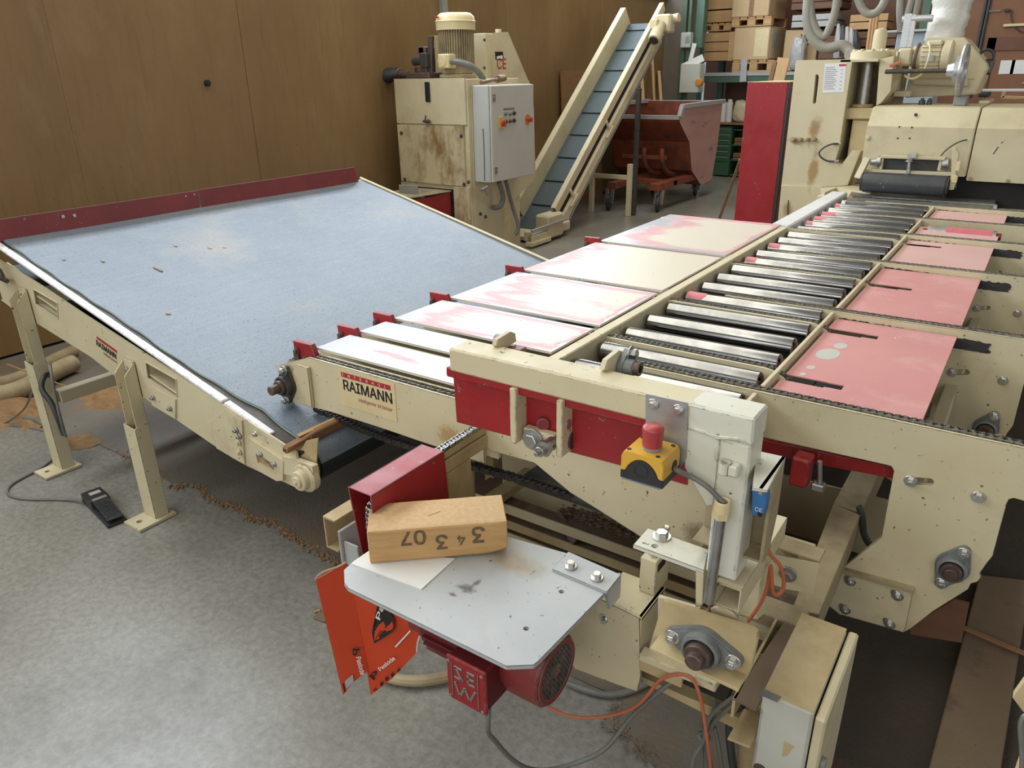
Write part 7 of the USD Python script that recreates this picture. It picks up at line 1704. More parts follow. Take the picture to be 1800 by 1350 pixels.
# hold-down roller and its yoke
RY_ = YM - 0.10
ra_, rb_ = P(1517, 322, "y", RY_), P(1664, 326, "y", RY_)
rz_ = (P(1590, 305, "y", RY_)[2] + P(1590, 342, "y", RY_)[2]) / 2
rrr = (P(1590, 305, "y", RY_)[2] - P(1590, 342, "y", RY_)[2]) / 2 * 0.98
mat("roller_rubber", (0.035, 0.037, 0.042), (0.05, 0.052, 0.058), 15, 0.42, specks=(0.45, 0.40, 0.33), speck_scale=55)
hr = sw_.part("hold_down_roller", cyl((ra_[0], RY_, rz_), (rb_[0], RY_, rz_), rrr, 36), "roller_rubber", label="black rubber hold-down roller dusted with chips")
sw_.part("end_disc", [cyl((ra_[0] - 0.012, RY_, rz_), (ra_[0] - 0.001, RY_, rz_), rrr * 0.9, 28), cyl((rb_[0] + 0.001, RY_, rz_), (rb_[0] + 0.012, RY_, rz_), rrr * 0.9, 28), cyl((ra_[0] - 0.05, RY_, rz_), (rb_[0] + 0.06, RY_, rz_), 0.018, 14)], "steel_dark", under=hr)
yk_ = sw_.part("yoke", [bar(P(1507, 314, "y", RY_ - 0.02), P(1525, 278, "y", RY_ + 0.04), 0.03, 0.045, 0.003, (1, 0, 0.3)), bar(P(1520, 300, "y", RY_ + 0.06), P(1674, 306, "y", RY_ + 0.06), 0.04, 0.025)], "cream_plain")
yf0, yf1 = P(1548, 296, "y", RY_ + 0.06), P(1655, 277, "y", RY_ + 0.06)
sw_.part("yoke_frame", [bar(P(1548, 298, "y", RY_ + 0.06), P(1552, 274, "y", RY_ + 0.06), 0.02, 0.02), bar(P(1550, 275, "y", RY_ + 0.06), P(1662, 279, "y", RY_ + 0.06), 0.05, 0.02), bar(P(1650, 300, "y", RY_ + 0.06), P(1655, 280, "y", RY_ + 0.06), 0.02, 0.02)], "cream_plain", under=yk_)
sw_.part("yoke_slot", box(P(1552, 298, "y", RY_ + 0.09), P(1650, 282, "y", RY_ + 0.09) + [0, 0.005, 0], 0), "cable_dark", under=yk_)
sw_.part("spring_screw", [cyl(P(1596, 305, "y", RY_ + 0.03), P(1599, 276, "y", RY_ + 0.03), 0.012, 12), hexbolt(P(1598, 284, "y", RY_ + 0.03), (0, 0, 1), 0.035), box(P(1594, 278, "y", RY_ + 0.02), P(1612, 270, "y", RY_ + 0.02) + [0, 0.06, 0])], "zinc", under=yk_)
sw_.part("yoke_pivot", [cyl(P(1530, 285, "y", RY_ + 0.07), P(1546, 284, "y", RY_ + 0.07), 0.022, 14), cyl(P(1542, 284, "y", RY_ + 0.07), P(1550, 284, "y", RY_ + 0.07), 0.038, 16), cyl(P(1656, 288, "y", RY_ + 0.07), P(1668, 288, "y", RY_ + 0.07), 0.04, 16)], "steel", under=yk_)
yface([(1673, 262), (1680, 260), (1686, 270), (1680, 300), (1682, 318), (1676, 334), (1668, 334), (1672, 300)], RY_ - 0.02, RY_ + 0.02, "cream_plain", "yoke_arm", under=yk_)
sw_.part("arm_blocks", [box(P(1679, 301, "y", RY_ - 0.03), P(1690, 284, "y", RY_ - 0.03) + [0, 0.04, 0], 0.004), box(P(1672, 322, "y", RY_ - 0.03), P(1684, 309, "y", RY_ - 0.03) + [0, 0.04, 0], 0.004)], "label_cream", under=yk_)
sw_.part("control_wire", tube([P(1700, 246, "y", YM - 0.01), P(1685, 250, "y", YM - 0.03), P(1668, 260, "y", YM - 0.04), P(1654, 274, "y", YM - 0.03)], 0.004, 6), "cable_dark", under=yk_)
# infeed bed
zbd = ZT - 0.005
sw_.part("bed_plate", prism([tuple(P(a, b, "z", zbd)[:2]) for a, b in ((1497, 336), (1752, 351), (1741, 369), (1486, 354))], "z", zbd - 0.03, zbd, bev=0.003), "steel", label="smooth steel infeed bed")
sw_.part("bed_side", prism([tuple(P(a, b, "z", zbd + 0.01)[:2]) for a, b in ((1443, 330), (1500, 326), (1545, 334), (1530, 339), (1470, 330), (1450, 338))], "z", zbd - 0.02, zbd + 0.01), "cream_plain")
sw_.part("bed_roller", [cyl((-0.96, 5.86, ZT - 0.03), (-0.20, 5.86, ZT - 0.03), 0.03, 24)], "steel")
sw_.part("base", [box((P(1500, 336, "z", zbd)[0] - 0.1, 6.0, 0), (0.9, 6.8, 0.70)), box((-1.33, 5.86, 0.3), (-1.0, 6.3, 0.74), 0.01)], "cream_plain")
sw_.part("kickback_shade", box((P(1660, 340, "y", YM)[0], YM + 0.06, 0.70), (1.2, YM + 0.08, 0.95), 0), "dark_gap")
# dust hood with flexible duct
YD = 6.75
dh = yface([(1592, 160), (1602, 118), (1630, 66), (1696, 66), (1734, 112), (1736, 120), (1715, 166), (1592, 172)], YD, YD + 0.45, "cream_plain", "dust_hood", bev=0.01)
yface([(1592, 138), (1712, 138), (1712, 139), (1592, 139)], YD - 0.004, YD, "cream_dirty", "hood_seam", under=dh, bev=0)
yface([(1601, 139), (1700, 139), (1700, 151), (1606, 149)], YD - 0.05, YD, "cream_plain", "hood_bulge", under=dh, bev=0.01)
dcx, dz0 = P(1664, 68, "y", YD + 0.22), 0
dr_ = (P(1745, 60, "y", YD + 0.22)[0] - P(1632, 60, "y", YD + 0.22)[0]) / 2 * 0.64
r5 = np.random.default_rng(3)
prof_d = []
z0_ = dcx[2] - 0.02
for i in range(30):
    prof_d += [(dr_ * (1.0 + 0.012 * r5.random()), i * 0.055), (dr_ * (0.955 + 0.02 * r5.random()), i * 0.055 + 0.028)]
mat("duct_white", (0.62, 0.61, 0.56), (0.55, 0.54, 0.48), 9, 0.25, bump=0.8, bump_scale=35)
tp_ = trimesh.creation.revolve(np.array(prof_d), sections=40)
ang = np.radians(5)
v = tp_.vertices.copy()
v += (meshkit.fbm(v * [9, 9, 14], 3, 7)[:, None] - 0.5) * 0.035 * np.c_[v[:, :2] / dr_, np.zeros(len(v))]
v[:, 0] += v[:, 2] * 0.06
tp_ = trimesh.Trimesh(v + [dcx[0] - 0.02, YD + 0.22, z0_], tp_.faces, process=False)
if tp_.volume < 0:
    tp_.invert()
fd = T("dust_duct", "white flexible dust extraction duct rising from the saw's hood", "duct", (dcx[0], YD + 0.2, z0_))
fd.part("flexible_hose", tp_, "duct_white", smooth=40)
fd.part("collar", lathe([(dr_ * 0.97, 0), (dr_ * 1.01, 0), (dr_ * 1.01, 0.05), (dr_ * 0.97, 0.05)], (dcx[0] - 0.02, YD + 0.22, z0_ - 0.04), (0, 0, 1), 36), "cast_grey")
# feed motor, shaft and hand wheel
YF = 6.45
g1_ = sw_.part("feed_gearbox", [box(P(1574, 116, "y", YF), P(1605, 84, "y", YF) + [0, 0.2, 0], 0.015), box(P(1572, 112, "y", YF - 0.01), P(1580, 90, "y", YF - 0.01) + [0, 0.2, 0], 0.01), cyl(P(1604, 100, "y", YF + 0.1), P(1622, 100, "y", YF + 0.1), 0.075, 22)], "cream_plain")
sw_.part("coupling", cyl(P(1610, 100, "y", YF + 0.1), P(1614, 100, "y", YF + 0.1), 0.095, 24), "steel_rusty", under=g1_)
fm = sw_.part("feed_motor", [cyl(P(1620, 98, "y", YF + 0.1), P(1656, 98, "y", YF + 0.1), 0.09, 28), cyl(P(1656, 98, "y", YF + 0.1), P(1674, 98, "y", YF + 0.1), 0.102, 28), box(P(1628, 82, "y", YF + 0.02), P(1658, 70, "y", YF + 0.02) + [0, 0.14, 0], 0.012)], "cream_plain")
sw_.part("cooling_fins", [bar(np.array([P(1622, 98, "y", YF + 0.1)[0], YF + 0.1, P(1640, 98, "y", YF)[2]]) + np.array([0, math.cos(t), math.sin(t)]) * 0.093, np.array([P(1655, 98, "y", YF + 0.1)[0], YF + 0.1, P(1640, 98, "y", YF)[2]]) + np.array([0, math.cos(t), math.sin(t)]) * 0.093, 0.004, 0.018, 0, (0, math.cos(t), math.sin(t))) for t in np.arange(20) * math.pi / 10], "cream_plain", under=fm, kind="stuff")
sw_.part("rating_plate", box(P(1624, 108, "y", YF - 0.005), P(1642, 97, "y", YF - 0.005) + [0, 0.003, 0], 0), "grey_print", under=fm)
sw_.part("motor_cable", tube([P(1633, 76, "y", YF), P(1634, 95, "y", YF - 0.04), P(1628, 115, "y", YF - 0.04), P(1620, 130, "y", YF - 0.02), P(1606, 138, "y", YF), P(1590, 132, "y", YF + 0.02)], 0.008, 8), "label_cream", under=fm)
ys_ = YF - 0.10
sh0, sh1 = P(1556, 126, "y", ys_), P(1672, 124, "y", ys_)
shaft = sw_.part("hand_wheel_shaft", [cyl(sh0, sh1, 0.0145, 18)], "steel_dark")
hz = P(1682, 124, "y", ys_)
wx = np.array([1, 0, 0])
sw_.part("hand_wheel", [lathe([(0.13, 0), (0.165, 0.0), (0.17, 0.012), (0.165, 0.03), (0.13, 0.03), (0.125, 0.015), (0.13, 0)], hz + [0.02, 0, 0], wx, 40), lathe([(0, -0.06), (0.04, -0.06), (0.05, -0.02), (0.10, -0.01), (0.10, 0.015), (0, 0.015)], hz, wx, 32)] + [bar(hz + [0.012, 0, 0] + np.array([0, math.cos(t), math.sin(t)]) * 0.08, hz + [0.03, 0, 0] + np.array([0, math.cos(t), math.sin(t)]) * 0.14, 0.02, 0.012) for t in (0.4, 2.5, 4.6)], "aluminium", under=shaft, label="aluminium hand wheel")
sw_.part("bearing_bracket", [box(P(1556, 134, "y", ys_ + 0.02), P(1572, 114, "y", ys_ + 0.02) + [0, 0.06, 0], 0.008)], "cream_plain", under=shaft)
sw_.part("red_lever", [bar(P(1564, 116, "y", ys_ - 0.02), P(1584, 109, "y", ys_ - 0.02), 0.015, 0.02)], "cable_orange", under=shaft)
sw_.part("guide_posts", [bar(P(1588, 84, "y", YF + 0.3), P(1598, 24, "y", YF + 0.3), 0.05, 0.05), bar(P(1596, 84, "y", YF + 0.3), P(1605, 26, "y", YF + 0.3), 0.04, 0.05), cyl(P(1586, 34, "y", YF + 0.3), P(1640, 32, "y", YF + 0.3), 0.025, 12)], "aluminium")
sw_.part("link_bracket", [box(P(1570, 170, "y", 6.55), P(1600, 160, "y", 6.55) + [0, 0.1, 0]), bar(P(1566, 160, "y", 6.5), P(1578, 140, "y", 6.5), 0.03, 0.03)], "cream_plain")
# grey supply hoses hanging from above
mat("hose_grey", (0.27, 0.255, 0.215), (0.22, 0.205, 0.17), 8, 0.5)
YO = 6.9
for i, (pts, r, lab) in enumerate(([[(1494, 96), (1490, 86), (1478, 80), (1462, 84), (1446, 82), (1430, 68), (1421, 45), (1420, 15), (1424, -20)], 0.042, "thick grey hose curving down onto the saw's column"],
                                   [[(1424, -20), (1426, 25), (1436, 55), (1448, 64), (1458, 50), (1468, 20), (1472, -20)], 0.032, "grey hose hanging in a deep loop left of its neighbours"],
                                   [[(1506, -15), (1512, 8), (1526, 24), (1540, 22), (1552, 8), (1560, -15)], 0.030, "grey hose hanging in a short loop at the top edge"],
                                   [[(1584, 54), (1582, 20), (1585, -20)], 0.028, "straight grey hose left of the twin posts"],
                                   [[(1590, 40), (1600, 10), (1606, -20)], 0.028, "grey hose crossing behind the twin posts"],
                                   [[(1602, 50), (1612, 10), (1616, -20)], 0.024, "grey hose right of the twin posts"])):
    y = YO if i < 3 else 7.2
    solo("supply_hose", tube([P(a, b, "y", y if not (i == 0 and k < 1) else YCO + 0.3) for k, (a, b) in enumerate(pts)], r, 12), "hose_grey", lab, "hose", "grey supply hoses above the saw")
lo, hi = fbx(1568, 1650, 56, 172, 8.6, 0.4)
gcx = T("grey_control_cabinet", "pale blue-grey control cabinet standing behind the saw", "cabinet", (lo + hi) / 2 * [1, 1, 0])
mat("cabinet_blue_grey", (0.36, 0.42, 0.47), (0.33, 0.39, 0.44), 3, 0.45)
gb = gcx.part("body", box((lo[0], lo[1], 0), hi, 0.006), "cabinet_blue_grey")
gcx.part("lid", box((lo[0] - 0.08, lo[1] - 0.06, hi[2]), (hi[0] + 0.04, hi[1], hi[2] + 0.02)), "grey_enamel", under=gb)
for i in range(3):
    q = P(1524 + i * 7 + 11, 30, "y", 9.5)
    solo("copper_rod", cyl(P(1534 + i * 5, 72, "y", 9.5) * [1, 1, 0], P(1533 + i * 5, 24, "y", 9.5), 0.018, 10), "raw_wood", ["left", "middle", "right"][i] + " of three thin orange-brown rods standing behind the saw", "rod", "rods behind the saw")
# right background: brown panelled wall with a door, bench with frames
YW = 12.6
struct("wall_right_back", box((-1.45, YW, 0), (9, YW + 0.1, 6), 0), "brown_board", smooth=False)
ds_ = "/World/wall_right_back/"
dl, dh_ = P(1742, 120, "y", YW)[0], P(1760, 66, "y", YW)[2]
drp = free("/World/door_1")
put(drp, box((dl, YW - 0.03, 0), (dl + 1.3, YW - 0.002, P(1770, 84, "y", YW)[2]), 0.004), "brown_board")
meta(stage.GetPrimAtPath(drp), "brown door in the panelled back wall with taped sheets", None, None, "structure")
put(drp + "/frame", cat_([box((dl - 0.1, YW - 0.05, 0), (dl, YW - 0.004, dh_)), box((dl - 0.1, YW - 0.05, dh_ - 0.16), (dl + 1.4, YW - 0.004, dh_))]), "dim_wood")
put(drp + "/handle", bar(P(1796, 146, "y", YW - 0.06), P(1803, 146, "y", YW - 0.06), 0.02, 0.02), "steel")
for k in range(2):
    x0 = P(1758 + 20 * k, 114, "y", YW - 0.032)
    put(free(drp + "/paper_sheet"), box((x0[0], YW - 0.034, P(1770, 130, "y", YW)[2]), (x0[0] + 0.165, YW - 0.0305, P(1770, 106, "y", YW)[2]), 0), "paper_white")
for x in (P(1722, 60, "y", YW)[0], P(1728, 60, "y", YW)[0]):
    put(free(ds_ + "conduit"), cyl((x, YW - 0.02, 1.2), (x, YW - 0.02, 6), 0.018, 8), "cable_dark")
put(free(ds_ + "cable"), tube([P(1778, 18, "y", YW - 0.03), P(1778, 35, "y", YW - 0.03), P(1786, 50, "y", YW - 0.03), P(1802, 58, "y", YW - 0.03)], 0.008, 6), "cable_dark")
put(free(ds_ + "lamp_strip"), box(P(1763, 47, "y", YW - 0.05), P(1815, 40, "y", YW - 0.05) + [0, 0.04, 0]), "label_cream", label="pale strip on the brown wall")
put(free(ds_ + "rail"), box(P(1733, 21, "y", YW - 0.03), P(1760, 18, "y", YW - 0.03) + [0, 0.02, 0]), "steel")
put(free(ds_ + "socket"), box(P(1764, 21, "y", YW - 0.05), P(1776, 15, "y", YW - 0.05) + [0, 0.04, 0], 0.01), "cable_dark")
YBN = 9.2
solo("white_beam", box(P(1716, 161, "y", YBN), P(1830, 156, "y", YBN) + [0, 0.06, 0]), "paper_white", "long pale planed beam lying behind the saw's hood at the right", "beam")
solo("timber_panel", cat_([bar(P(1762, 172, "y", YBN + 0.2), P(1766, 161, "y", YBN + 0.2), 0.03, 0.03), bar(P(1762, 171, "y", YBN + 0.2), P(1830, 173, "y", YBN + 0.2), 0.03, 0.03)]), "pine_sawn", "pale wooden frame behind the saw's hood at the right edge", "frame")  # two bars of an open wooden frame, no solid panel
solo("tool_case", cat_([box(P(1718, 171, "y", YBN + 0.1), P(1740, 163, "y", YBN + 0.1) + [0, 0.2, 0], 0.01), cyl(P(1722, 164, "y", YBN + 0.2), P(1742, 163, "y", YBN + 0.2), 0.02, 10)]), "cable_dark", "small dark tool case behind the dust hood", "tool case")
bench = T("work_bench", "bench behind the saw carrying the pale beam", "bench", (0.6, YBN + 0.3, 0))
zbn = P(1760, 174, "y", YBN)[2]
bench.part("top", box((-0.35, YBN - 0.05, zbn - 0.05), (2.5, YBN + 0.75, zbn)), "wood_dark")
for x in (-0.3, 2.4):
    bench.part("leg", [box((x, YBN, 0), (x + 0.07, YBN + 0.07, zbn - 0.05)), box((x, YBN + 0.65, 0), (x + 0.07, YBN + 0.72, zbn - 0.05))], "wood_dark")
ghl = P(1733, 106, "y", YD + 0.2)
solo("hanging_headset", cat_([tube([ghl + [-0.05, 0, 0.02], ghl + [-0.02, 0, 0.07], ghl + [0.03, 0, 0.06], ghl + [0.05, 0, 0.0], ghl + [0.03, 0, -0.1]], 0.012, 8), box(ghl + [-0.01, -0.03, -0.10], ghl + [0.05, 0.03, 0.01], 0.015)]), "black_plastic", "black ear defenders hanging on the dust hood's right edge", "ear defenders")
for i in range(6):
    q = P(1716 + 11 * i, 326, "y", YM + 0.3)
    solo("hook_bolt", cat_([cyl(q + [0, 0, 0.05], q + [0, 0, -0.04], 0.006, 8), cyl(q + [0, 0, -0.04], q + [0.012, 0, -0.052], 0.008, 8)]), "aluminium", ["first", "second", "third", "fourth", "fifth", "sixth"][i] + " small steel hook from the left, under the right hood", "hook", "hooks under the hood")
# ------------------------------------------------------------------ foot pedal, cables, hoses, sawdust
fp = T("foot_pedal", "black foot switch with a ribbed pedal on the concrete floor", "foot switch", P(182, 900, "z", 0))
a, b, c, d = P(146, 884, "z", 0.0), P(190, 930, "z", 0.0), P(222, 914, "z", 0.0), P(172, 872, "z", 0.0)
u = (b - a)
Lp = np.linalg.norm(u)
u /= Lp
w = np.cross([0, 0, 1], u)
if w @ (c - b) < 0:
    w = -w
Wp = abs((c - b) @ w)
def loc(m):
    X = np.eye(4)
    X[:3, 0], X[:3, 1], X[:3, 2], X[:3, 3] = u, w, (0, 0, 1), a
    if np.linalg.det(X[:3, :3]) < 0:
        m.invert()
    m.apply_transform(X)
    return m
prof = [(0, 0), (Lp, 0), (Lp, 0.012), (0.45 * Lp, 0.020), (0.42 * Lp, 0.050), (0.36 * Lp, 0.056), (0.04 * Lp, 0.050), (0, 0.042)]
fb_ = fp.part("housing", loc(prism(prof, "y", 0, Wp, bev=0.002)), "black_plastic")
ped = [(0.40 * Lp, 0.052), (0.40 * Lp, 0.046), (0.96 * Lp, 0.022), (0.97 * Lp, 0.029)]
pd = fp.part("pedal", loc(prism(ped, "y", 0.008, Wp - 0.006, bev=0.0015)), "black_rubber")
ribs = []
sl = (0.029 - 0.052) / (0.57 * Lp)
for i in range(9):
    for j in range(7):
        x = 0.52 * Lp + i * 0.047 * Lp
        y = 0.014 + (Wp - 0.028) * (j + 0.5 * (i % 2) * 0.9) / 6.6
        ribs.append(loc(obox((x, y, 0.0525 + sl * (x - 0.4 * Lp)), (0.006, 0.004, 0.003), (1, 0.6 if i % 2 else -0.6, sl), (0, 0, 1), 0.0004)))
fp.part("tread", ribs, "black_plastic", under=pd, kind="stuff")
fp.part("bar", loc(obox((0.40 * Lp, Wp / 2, 0.053), (0.022, Wp - 0.02, 0.004), (1, 0, 0), (0, 0, 1), 0.001)), "grey_plastic", under=fb_)
fp.part("type_plate", loc(obox((0.2 * Lp, Wp * 0.52, 0.0545), (0.026, 0.042, 0.0012), (1, 0, -0.02), (0, 0, 1), 0)), "grey_print", under=fb_)
z = 0.006
leg1 = P(85, 700, "y", 1.20)
solo("pedal_cable", tube([P(88, 640, "y", 1.24), P(92, 668, "y", 1.20), P(100, 710, "y", 1.19), P(110, 750, "y", 1.19), P(109, 778, "z", 0.03), P(92, 806, "z", z), P(55, 832, "z", z), P(20, 852, "z", z), P(13, 866, "z", z), P(25, 874, "z", z), P(60, 878, "z", z), P(100, 878, "z", z), P(146, 881, "z", 0.02)], 0.0055, 8), "cable_grey", "thin grey cable running from the leg over the floor to the foot pedal", "cable")
solo("leg_cable", tube([P(86, 662, "y", 1.30), P(75, 668, "y", 1.24), P(74, 685, "y", 1.22), P(88, 705, "y", 1.22), P(100, 730, "y", 1.22), P(108, 752, "y", 1.23), P(110, 768, "z", 0.02), P(112, 775, "z", 0.012)], 0.011, 10), "cable_dark", "thick dark cable looping down the left cream leg", "cable")
solo("floor_cable", tube([P(-20, 733, "z", 0.015), P(20, 733, "z", 0.015), P(50, 736, "z", 0.015), P(78, 745, "z", 0.015), P(100, 748, "z", 0.012)], 0.014, 10), "cable_grey", "grey cable lying on the floor at the left edge behind the leg", "cable")
solo("thin_cable", tube([P(62, 680, "y", 1.38), P(50, 705, "y", 1.36), P(30, 730, "z", 0.05), P(5, 745, "z", 0.008), P(-15, 750, "z", 0.008)], 0.005, 8), "cable_grey", "thin grey cable dropping to the floor behind the left leg", "cable")
for i, yy in enumerate((668, 688)):
    solo("suction_hose", tube([P(-30, yy + 8, "z", 0.06), P(20, yy + 2, "z", 0.06), P(50, yy - 10, "z", 0.06), P(80, yy - 26, "z", 0.06), P(130, yy - 50, "z", 0.06)], 0.05 if i else 0.04, 12), "cream_dusty", ["upper of two beige hoses lying on the floor under the belt", "lower of two beige hoses lying on the floor under the belt"][i], "hose", "beige hoses under the belt")
solo("welding_rod", cyl(P(12, 640, "z", 0.25), P(144, 690, "z", 0.02), 0.004, 8), "raw_wood", "thin stick leaning through the legs under the belt", "stick")
# cables at the front
zf = 0.012
bx_ = np.array([tx1 - 0.006, yt0 + 0.02, tz0])
solo("motor_cable", tube([bx_, bx_ + [0.004, -0.01, -0.05], P(868, 1300, "y", 0.93), P(900, 1335, "y", 0.98), P(950, 1354, "y", 1.04), P(1010, 1342, "y", 1.10), P(1065, 1315, "y", 1.14), P(1100, 1272, "y", 1.18), P(1140, 1232, "y", 1.20), P(1180, 1200, "y", 1.22), P(1215, 1190, "y", 1.23), P(1250, 1205, "y", 1.25), P(1290, 1225, "y", 1.28)], 0.0055, 10), "cable_grey", "grey-green cable hanging from the red terminal box in a wide loop", "cable")
solo("orange_cable", tube([P(955, 1236, "y", 1.12), P(1000, 1258, "y", 1.14), P(1050, 1261, "y", 1.16), P(1110, 1246, "y", 1.18), P(1140, 1220, "y", 1.19), P(1160, 1196, "y", 1.20), P(1188, 1186, "y", 1.20), P(1212, 1190, "y", 1.20), P(1226, 1210, "y", 1.19), P(1235, 1245, "y", 1.19), P(1241, 1285, "y", 1.19), P(1246, 1320, "y", 1.20), P(1250, 1365, "y", 1.22)], 0.0038, 8), "cable_orange", "orange cable running under the bearing and down to the floor", "cable")
solo("sensor_cable", tube([P(1333, 925, "y", 1.36), P(1346, 945, "y", 1.34), P(1353, 972, "y", 1.34), P(1368, 990, "y", 1.36), P(1377, 1015, "y", 1.38), P(1374, 1040, "y", 1.38), P(1364, 1046, "y", 1.37), P(1357, 1030, "y", 1.36), P(1355, 995, "y", 1.35), P(1350, 1025, "y", 1.36), P(1336, 1062, "y", 1.36), P(1315, 1092, "y", 1.36)], 0.0042, 8), "cable_orange", "orange sensor cable hanging in a loop beside the post", "cable")
solo("sensor_plug", tube([P(1322, 918, "y", 1.35), P(1330, 923, "y", 1.355), P(1340, 934, "y", 1.35)], 0.009, 10), "cable_grey", "grey-brown plug on the orange sensor cable", "plug")
bun = [((1290, 1225), (1262, 1245), (1244, 1270), (1238, 1300), (1226, 1320), (1218, 1350)), ((1296, 1232), (1268, 1256), (1250, 1278), (1242, 1305), (1246, 1330), (1252, 1356)), ((1250, 1200), (1256, 1230), (1250, 1262), (1236, 1292), (1234, 1325), (1231, 1360)), ((1256, 1278), (1262, 1305), (1267, 1335), (1270, 1360)), ((1305, 1240), (1284, 1262), (1283, 1300), (1287, 1335), (1292, 1360)), ((1236, 1262), (1236, 1290), (1243, 1325), (1250, 1362))]
labs = ["leftmost grey cable of the bundle hanging left of the switch box", "second grey cable of the bundle left of the switch box", "thin grey cable joining the bundle from the tray", "olive grey cable spreading to the right out of the bundle", "dark thick cable right beside the switch box", "grey cable running straight down the middle of the bundle"]
for i, pts in enumerate(bun):
    solo("bundle_cable", tube([P(x, y, "y", 1.23 + 0.012 * i) for x, y in pts], 0.0048 if i != 4 else 0.009, 8), "cable_grey" if i != 4 else "cable_dark", labs[i], "cable", "cables left of the switch box")
solo("cable_tie", lathe([(0.013, -0.003), (0.0145, -0.003), (0.0145, 0.003), (0.013, 0.003)], P(1238, 1294, "y", 1.25), (0.2, 0, 1), 16), "grey_plastic", "pale cable tie round the cable bundle left of the switch box", "cable tie")
solo("floor_hose", tube([P(660, 1180, "z", 0.02), P(690, 1192, "z", 0.02), P(730, 1197, "z", 0.02), P(790, 1188, "z", 0.02), P(850, 1160, "z", 0.02)], 0.016, 10), "cream_dusty", "beige hose lying on the floor behind the red cardboard", "hose")
solo("floor_cable", tube([P(995, 1200, "z", 0.012), P(1040, 1216, "z", 0.012), P(1080, 1221, "z", 0.012), P(1130, 1205, "z", 0.015), P(1180, 1180, "z", 0.03)], 0.009, 8), "cable_grey", "grey cable lying on the floor under the motor's fan", "cable")
solo("dark_cable", tube([P(1510, 890, "y", 2.1), P(1516, 915, "y", 2.1), P(1518, 935, "y", 2.1), P(1524, 950, "y", 2.1), P(1532, 960, "y", 2.1)], 0.010, 8), "cable_dark", "dark cable hanging behind the near side plate of the infeed", "cable")
# channel cover plank and strap at the right
pk_ = [P(1728, 1050, "z", 0), P(1790, 1050, "z", 0)]
pln = T("floor_plank", "dusty brown steel-edged plank lying on the ground at the lower right", "plank", (0.12, 1.5, 0))
pln.part("plank", prism([tuple(P(a, b, "z", 0.05)[:2]) for a, b in ((1630, 1362), (1758, 1362), (1812, 1020), (1722, 1010))], "z", 0.012, 0.05, bev=0.003), "floor_plank")
solo("yellow_strap", bar(P(1690, 1102, "z", 0.06), P(1806, 1151, "z", 0.06), 0.02, 0.006), "wood_dark", "flat brown strip lying across the plank at the right", "strip")
solo("corner_bracket", sheet_ if False else prism([tuple(P(a, b, "y", 1.15)[[0, 2]]) for a, b in ((1780, 1228), (1803, 1196), (1830, 1215), (1830, 1260), (1798, 1252))], "y", 1.15, 1.17, bev=0.002), "cream_dirty", "cream steel corner bracket cut by the right edge of the picture", "bracket")
solo("pine_offcut", box(P(1780, 1380, "y", 1.05) * [1, 1, 0], P(1830, 1290, "y", 1.05) + [0, 0.03, 0]), "pine_sawn", "pale pine offcut standing at the lower right corner", "offcut")
solo("steel_wire_handle", tube([P(1797, 1352, "y", 1.03), P(1795, 1275, "y", 1.03), P(1804, 1258, "y", 1.03), P(1830, 1262, "y", 1.03)], 0.004, 8), "steel", "bent steel wire in front of the pine offcut", "wire")
solo("brown_board_sheet", prism([tuple(P(a, b, "y", 2.05)[[0, 2]]) for a, b in ((1600, 1100), (1676, 1055), (1704, 1062), (1690, 1130), (1600, 1115))], "y", 2.05, 2.06), "dim_wood", "dark brown panel behind the near bearing", "panel")
# sawdust: shallow heaps and loose crumbs
def heap(pts, h, seed, label, m="sawdust", n=48):
    q = np.array([P(a, b, "z", 0.006)[:2] for a, b in pts])
    g = Polygon(q).buffer(0)
    x0, y0, x1, y1 = g.bounds
    X_, Y_ = np.meshgrid(np.linspace(x0, x1, n), np.linspace(y0, y1, n), indexing="ij")
    P2 = np.c_[X_.ravel(), Y_.ravel()]
    d = np.array([g.exterior.distance(Point(p)) * (1 if g.contains(Point(p)) else -1) for p in P2])
    sc = max(np.sqrt(g.area) * 0.25, 0.03)
    nz = meshkit.fbm(np.c_[P2 * 14, np.zeros(len(P2))], 4, seed)
    z = h * np.clip(d / sc + (nz - 0.55) * 1.3, -1, 1) * (0.6 + nz) + 0.004
    i, j = np.meshgrid(np.arange(n - 1), np.arange(n - 1), indexing="ij")
    f = np.stack([i * n + j, (i + 1) * n + j, (i + 1) * n + j + 1, i * n + j + 1], -1).reshape(-1, 4)
    keep = z[f].max(1) > 0.002
    f = f[keep]
    mm = trimesh.Trimesh(np.c_[P2, z], np.vstack([f[:, [0, 1, 2]], f[:, [0, 2, 3]]]), process=True)
    return solo("sawdust", mm, m, label, "sawdust", kind="stuff", smooth=60)
heap([(-60, 690), (60, 690), (90, 730), (70, 752), (0, 748), (-60, 745)], 0.035, 1, "drift of brown sawdust under the belt at the left edge")
heap([(88, 782), (112, 772), (140, 760), (165, 766), (178, 778), (150, 785), (100, 795)], 0.012, 2, "fine orange sawdust spilled round the left leg's foot")
heap([(110, 680), (200, 660), (260, 690), (240, 720), (150, 720)], 0.03, 4, "sawdust drift deep under the belt behind the red leg")
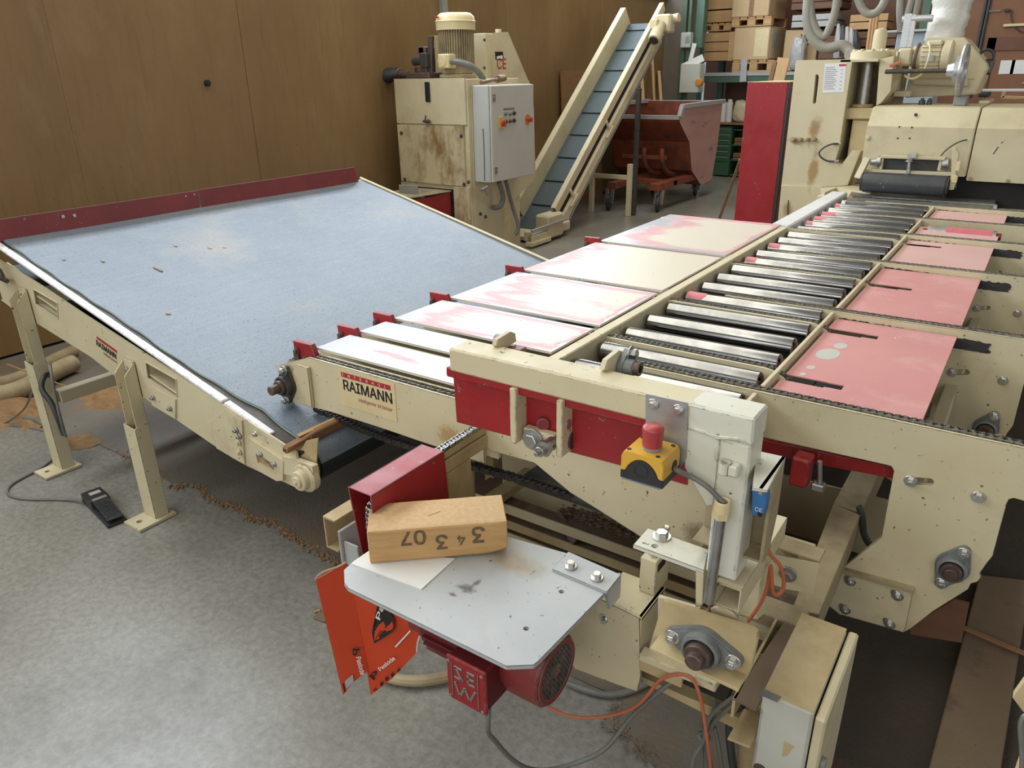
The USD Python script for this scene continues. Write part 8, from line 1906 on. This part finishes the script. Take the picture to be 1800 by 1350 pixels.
def crumbs(line, n, seed, spread, smin, smax, label, m="sawdust"):
    r = np.random.default_rng(seed)
    L = LineString([P(a, b, "z", 0.004)[:2] for a, b in line])
    ms = []
    for _ in range(n):
        p = L.interpolate(r.random(), normalized=True)
        x, y = p.x + r.normal() * spread, p.y + r.normal() * spread
        s = smin + (smax - smin) * r.random() ** 2
        t = trimesh.creation.icosphere(0, s)
        t.vertices *= r.uniform(0.5, 1.3, (1, 3)) * [1, 1, 0.5]
        t.apply_transform(trimesh.transformations.rotation_matrix(6.28 * r.random(), (0, 0, 1)))
        t.apply_translation((x, y, 0.004 + s * 0.2))
        ms.append(t)
    return solo("sawdust", cat_(ms), m, label, "sawdust", kind="stuff", smooth=False)
crumbs([(300, 855), (350, 852), (372, 880), (425, 895), (440, 912), (480, 918), (510, 942), (545, 962), (590, 988), (615, 1010)], 900, 5, 0.012, 0.002, 0.007, "reddish crumbs of sawdust along the broken floor edge")
crumbs([(200, 788), (240, 805), (262, 822), (290, 842)], 260, 6, 0.018, 0.002, 0.005, "sawdust crumbs along the floor edge between the cream legs")
crumbs([(1085, 1235), (1075, 1275), (1110, 1300), (1150, 1345)], 260, 8, 0.014, 0.002, 0.005, "pale grit along the floor crack below the bearing", "floor_plank")
crumbs([(1660, 1330), (1700, 1250), (1740, 1150), (1760, 1080)], 0 or 320, 9, 0.05, 0.002, 0.005, "pale shavings strewn over the plank at the right", "sawdust")
sdp = P(1040, 915, "y", 1.72)
r = np.random.default_rng(21)
ms = []
for k in range(700):
    t_ = r.random()
    p = P(1000 + 120 * t_, 900 + 46 * t_, "y", 1.76)
    s = 0.003 + 0.006 * r.random()
    g = trimesh.creation.icosphere(0, s)
    g.vertices *= [1.4, 1, 0.6]
    g.apply_translation(p + r.normal(size=3) * [0.02, 0.012, 0.008])
    ms.append(g)
solo("sawdust", cat_(ms), "floor_plank", "dark sawdust caught on the channel beneath the gusset plate", "sawdust", kind="stuff", smooth=False)
for i, (a, b, lab) in enumerate((((560, 1090), (572, 1078), "flat grey scrap on the floor left of the red cardboard"), ((551, 1076), (563, 1072), "pale splinter on the floor left of the red cardboard"))):
    solo("floor_scrap", bar(P(*a, "z", 0.004), P(*b, "z", 0.006), 0.05 if i == 0 else 0.008, 0.004), "floor_plank" if i == 0 else "raw_wood", lab, "scrap")
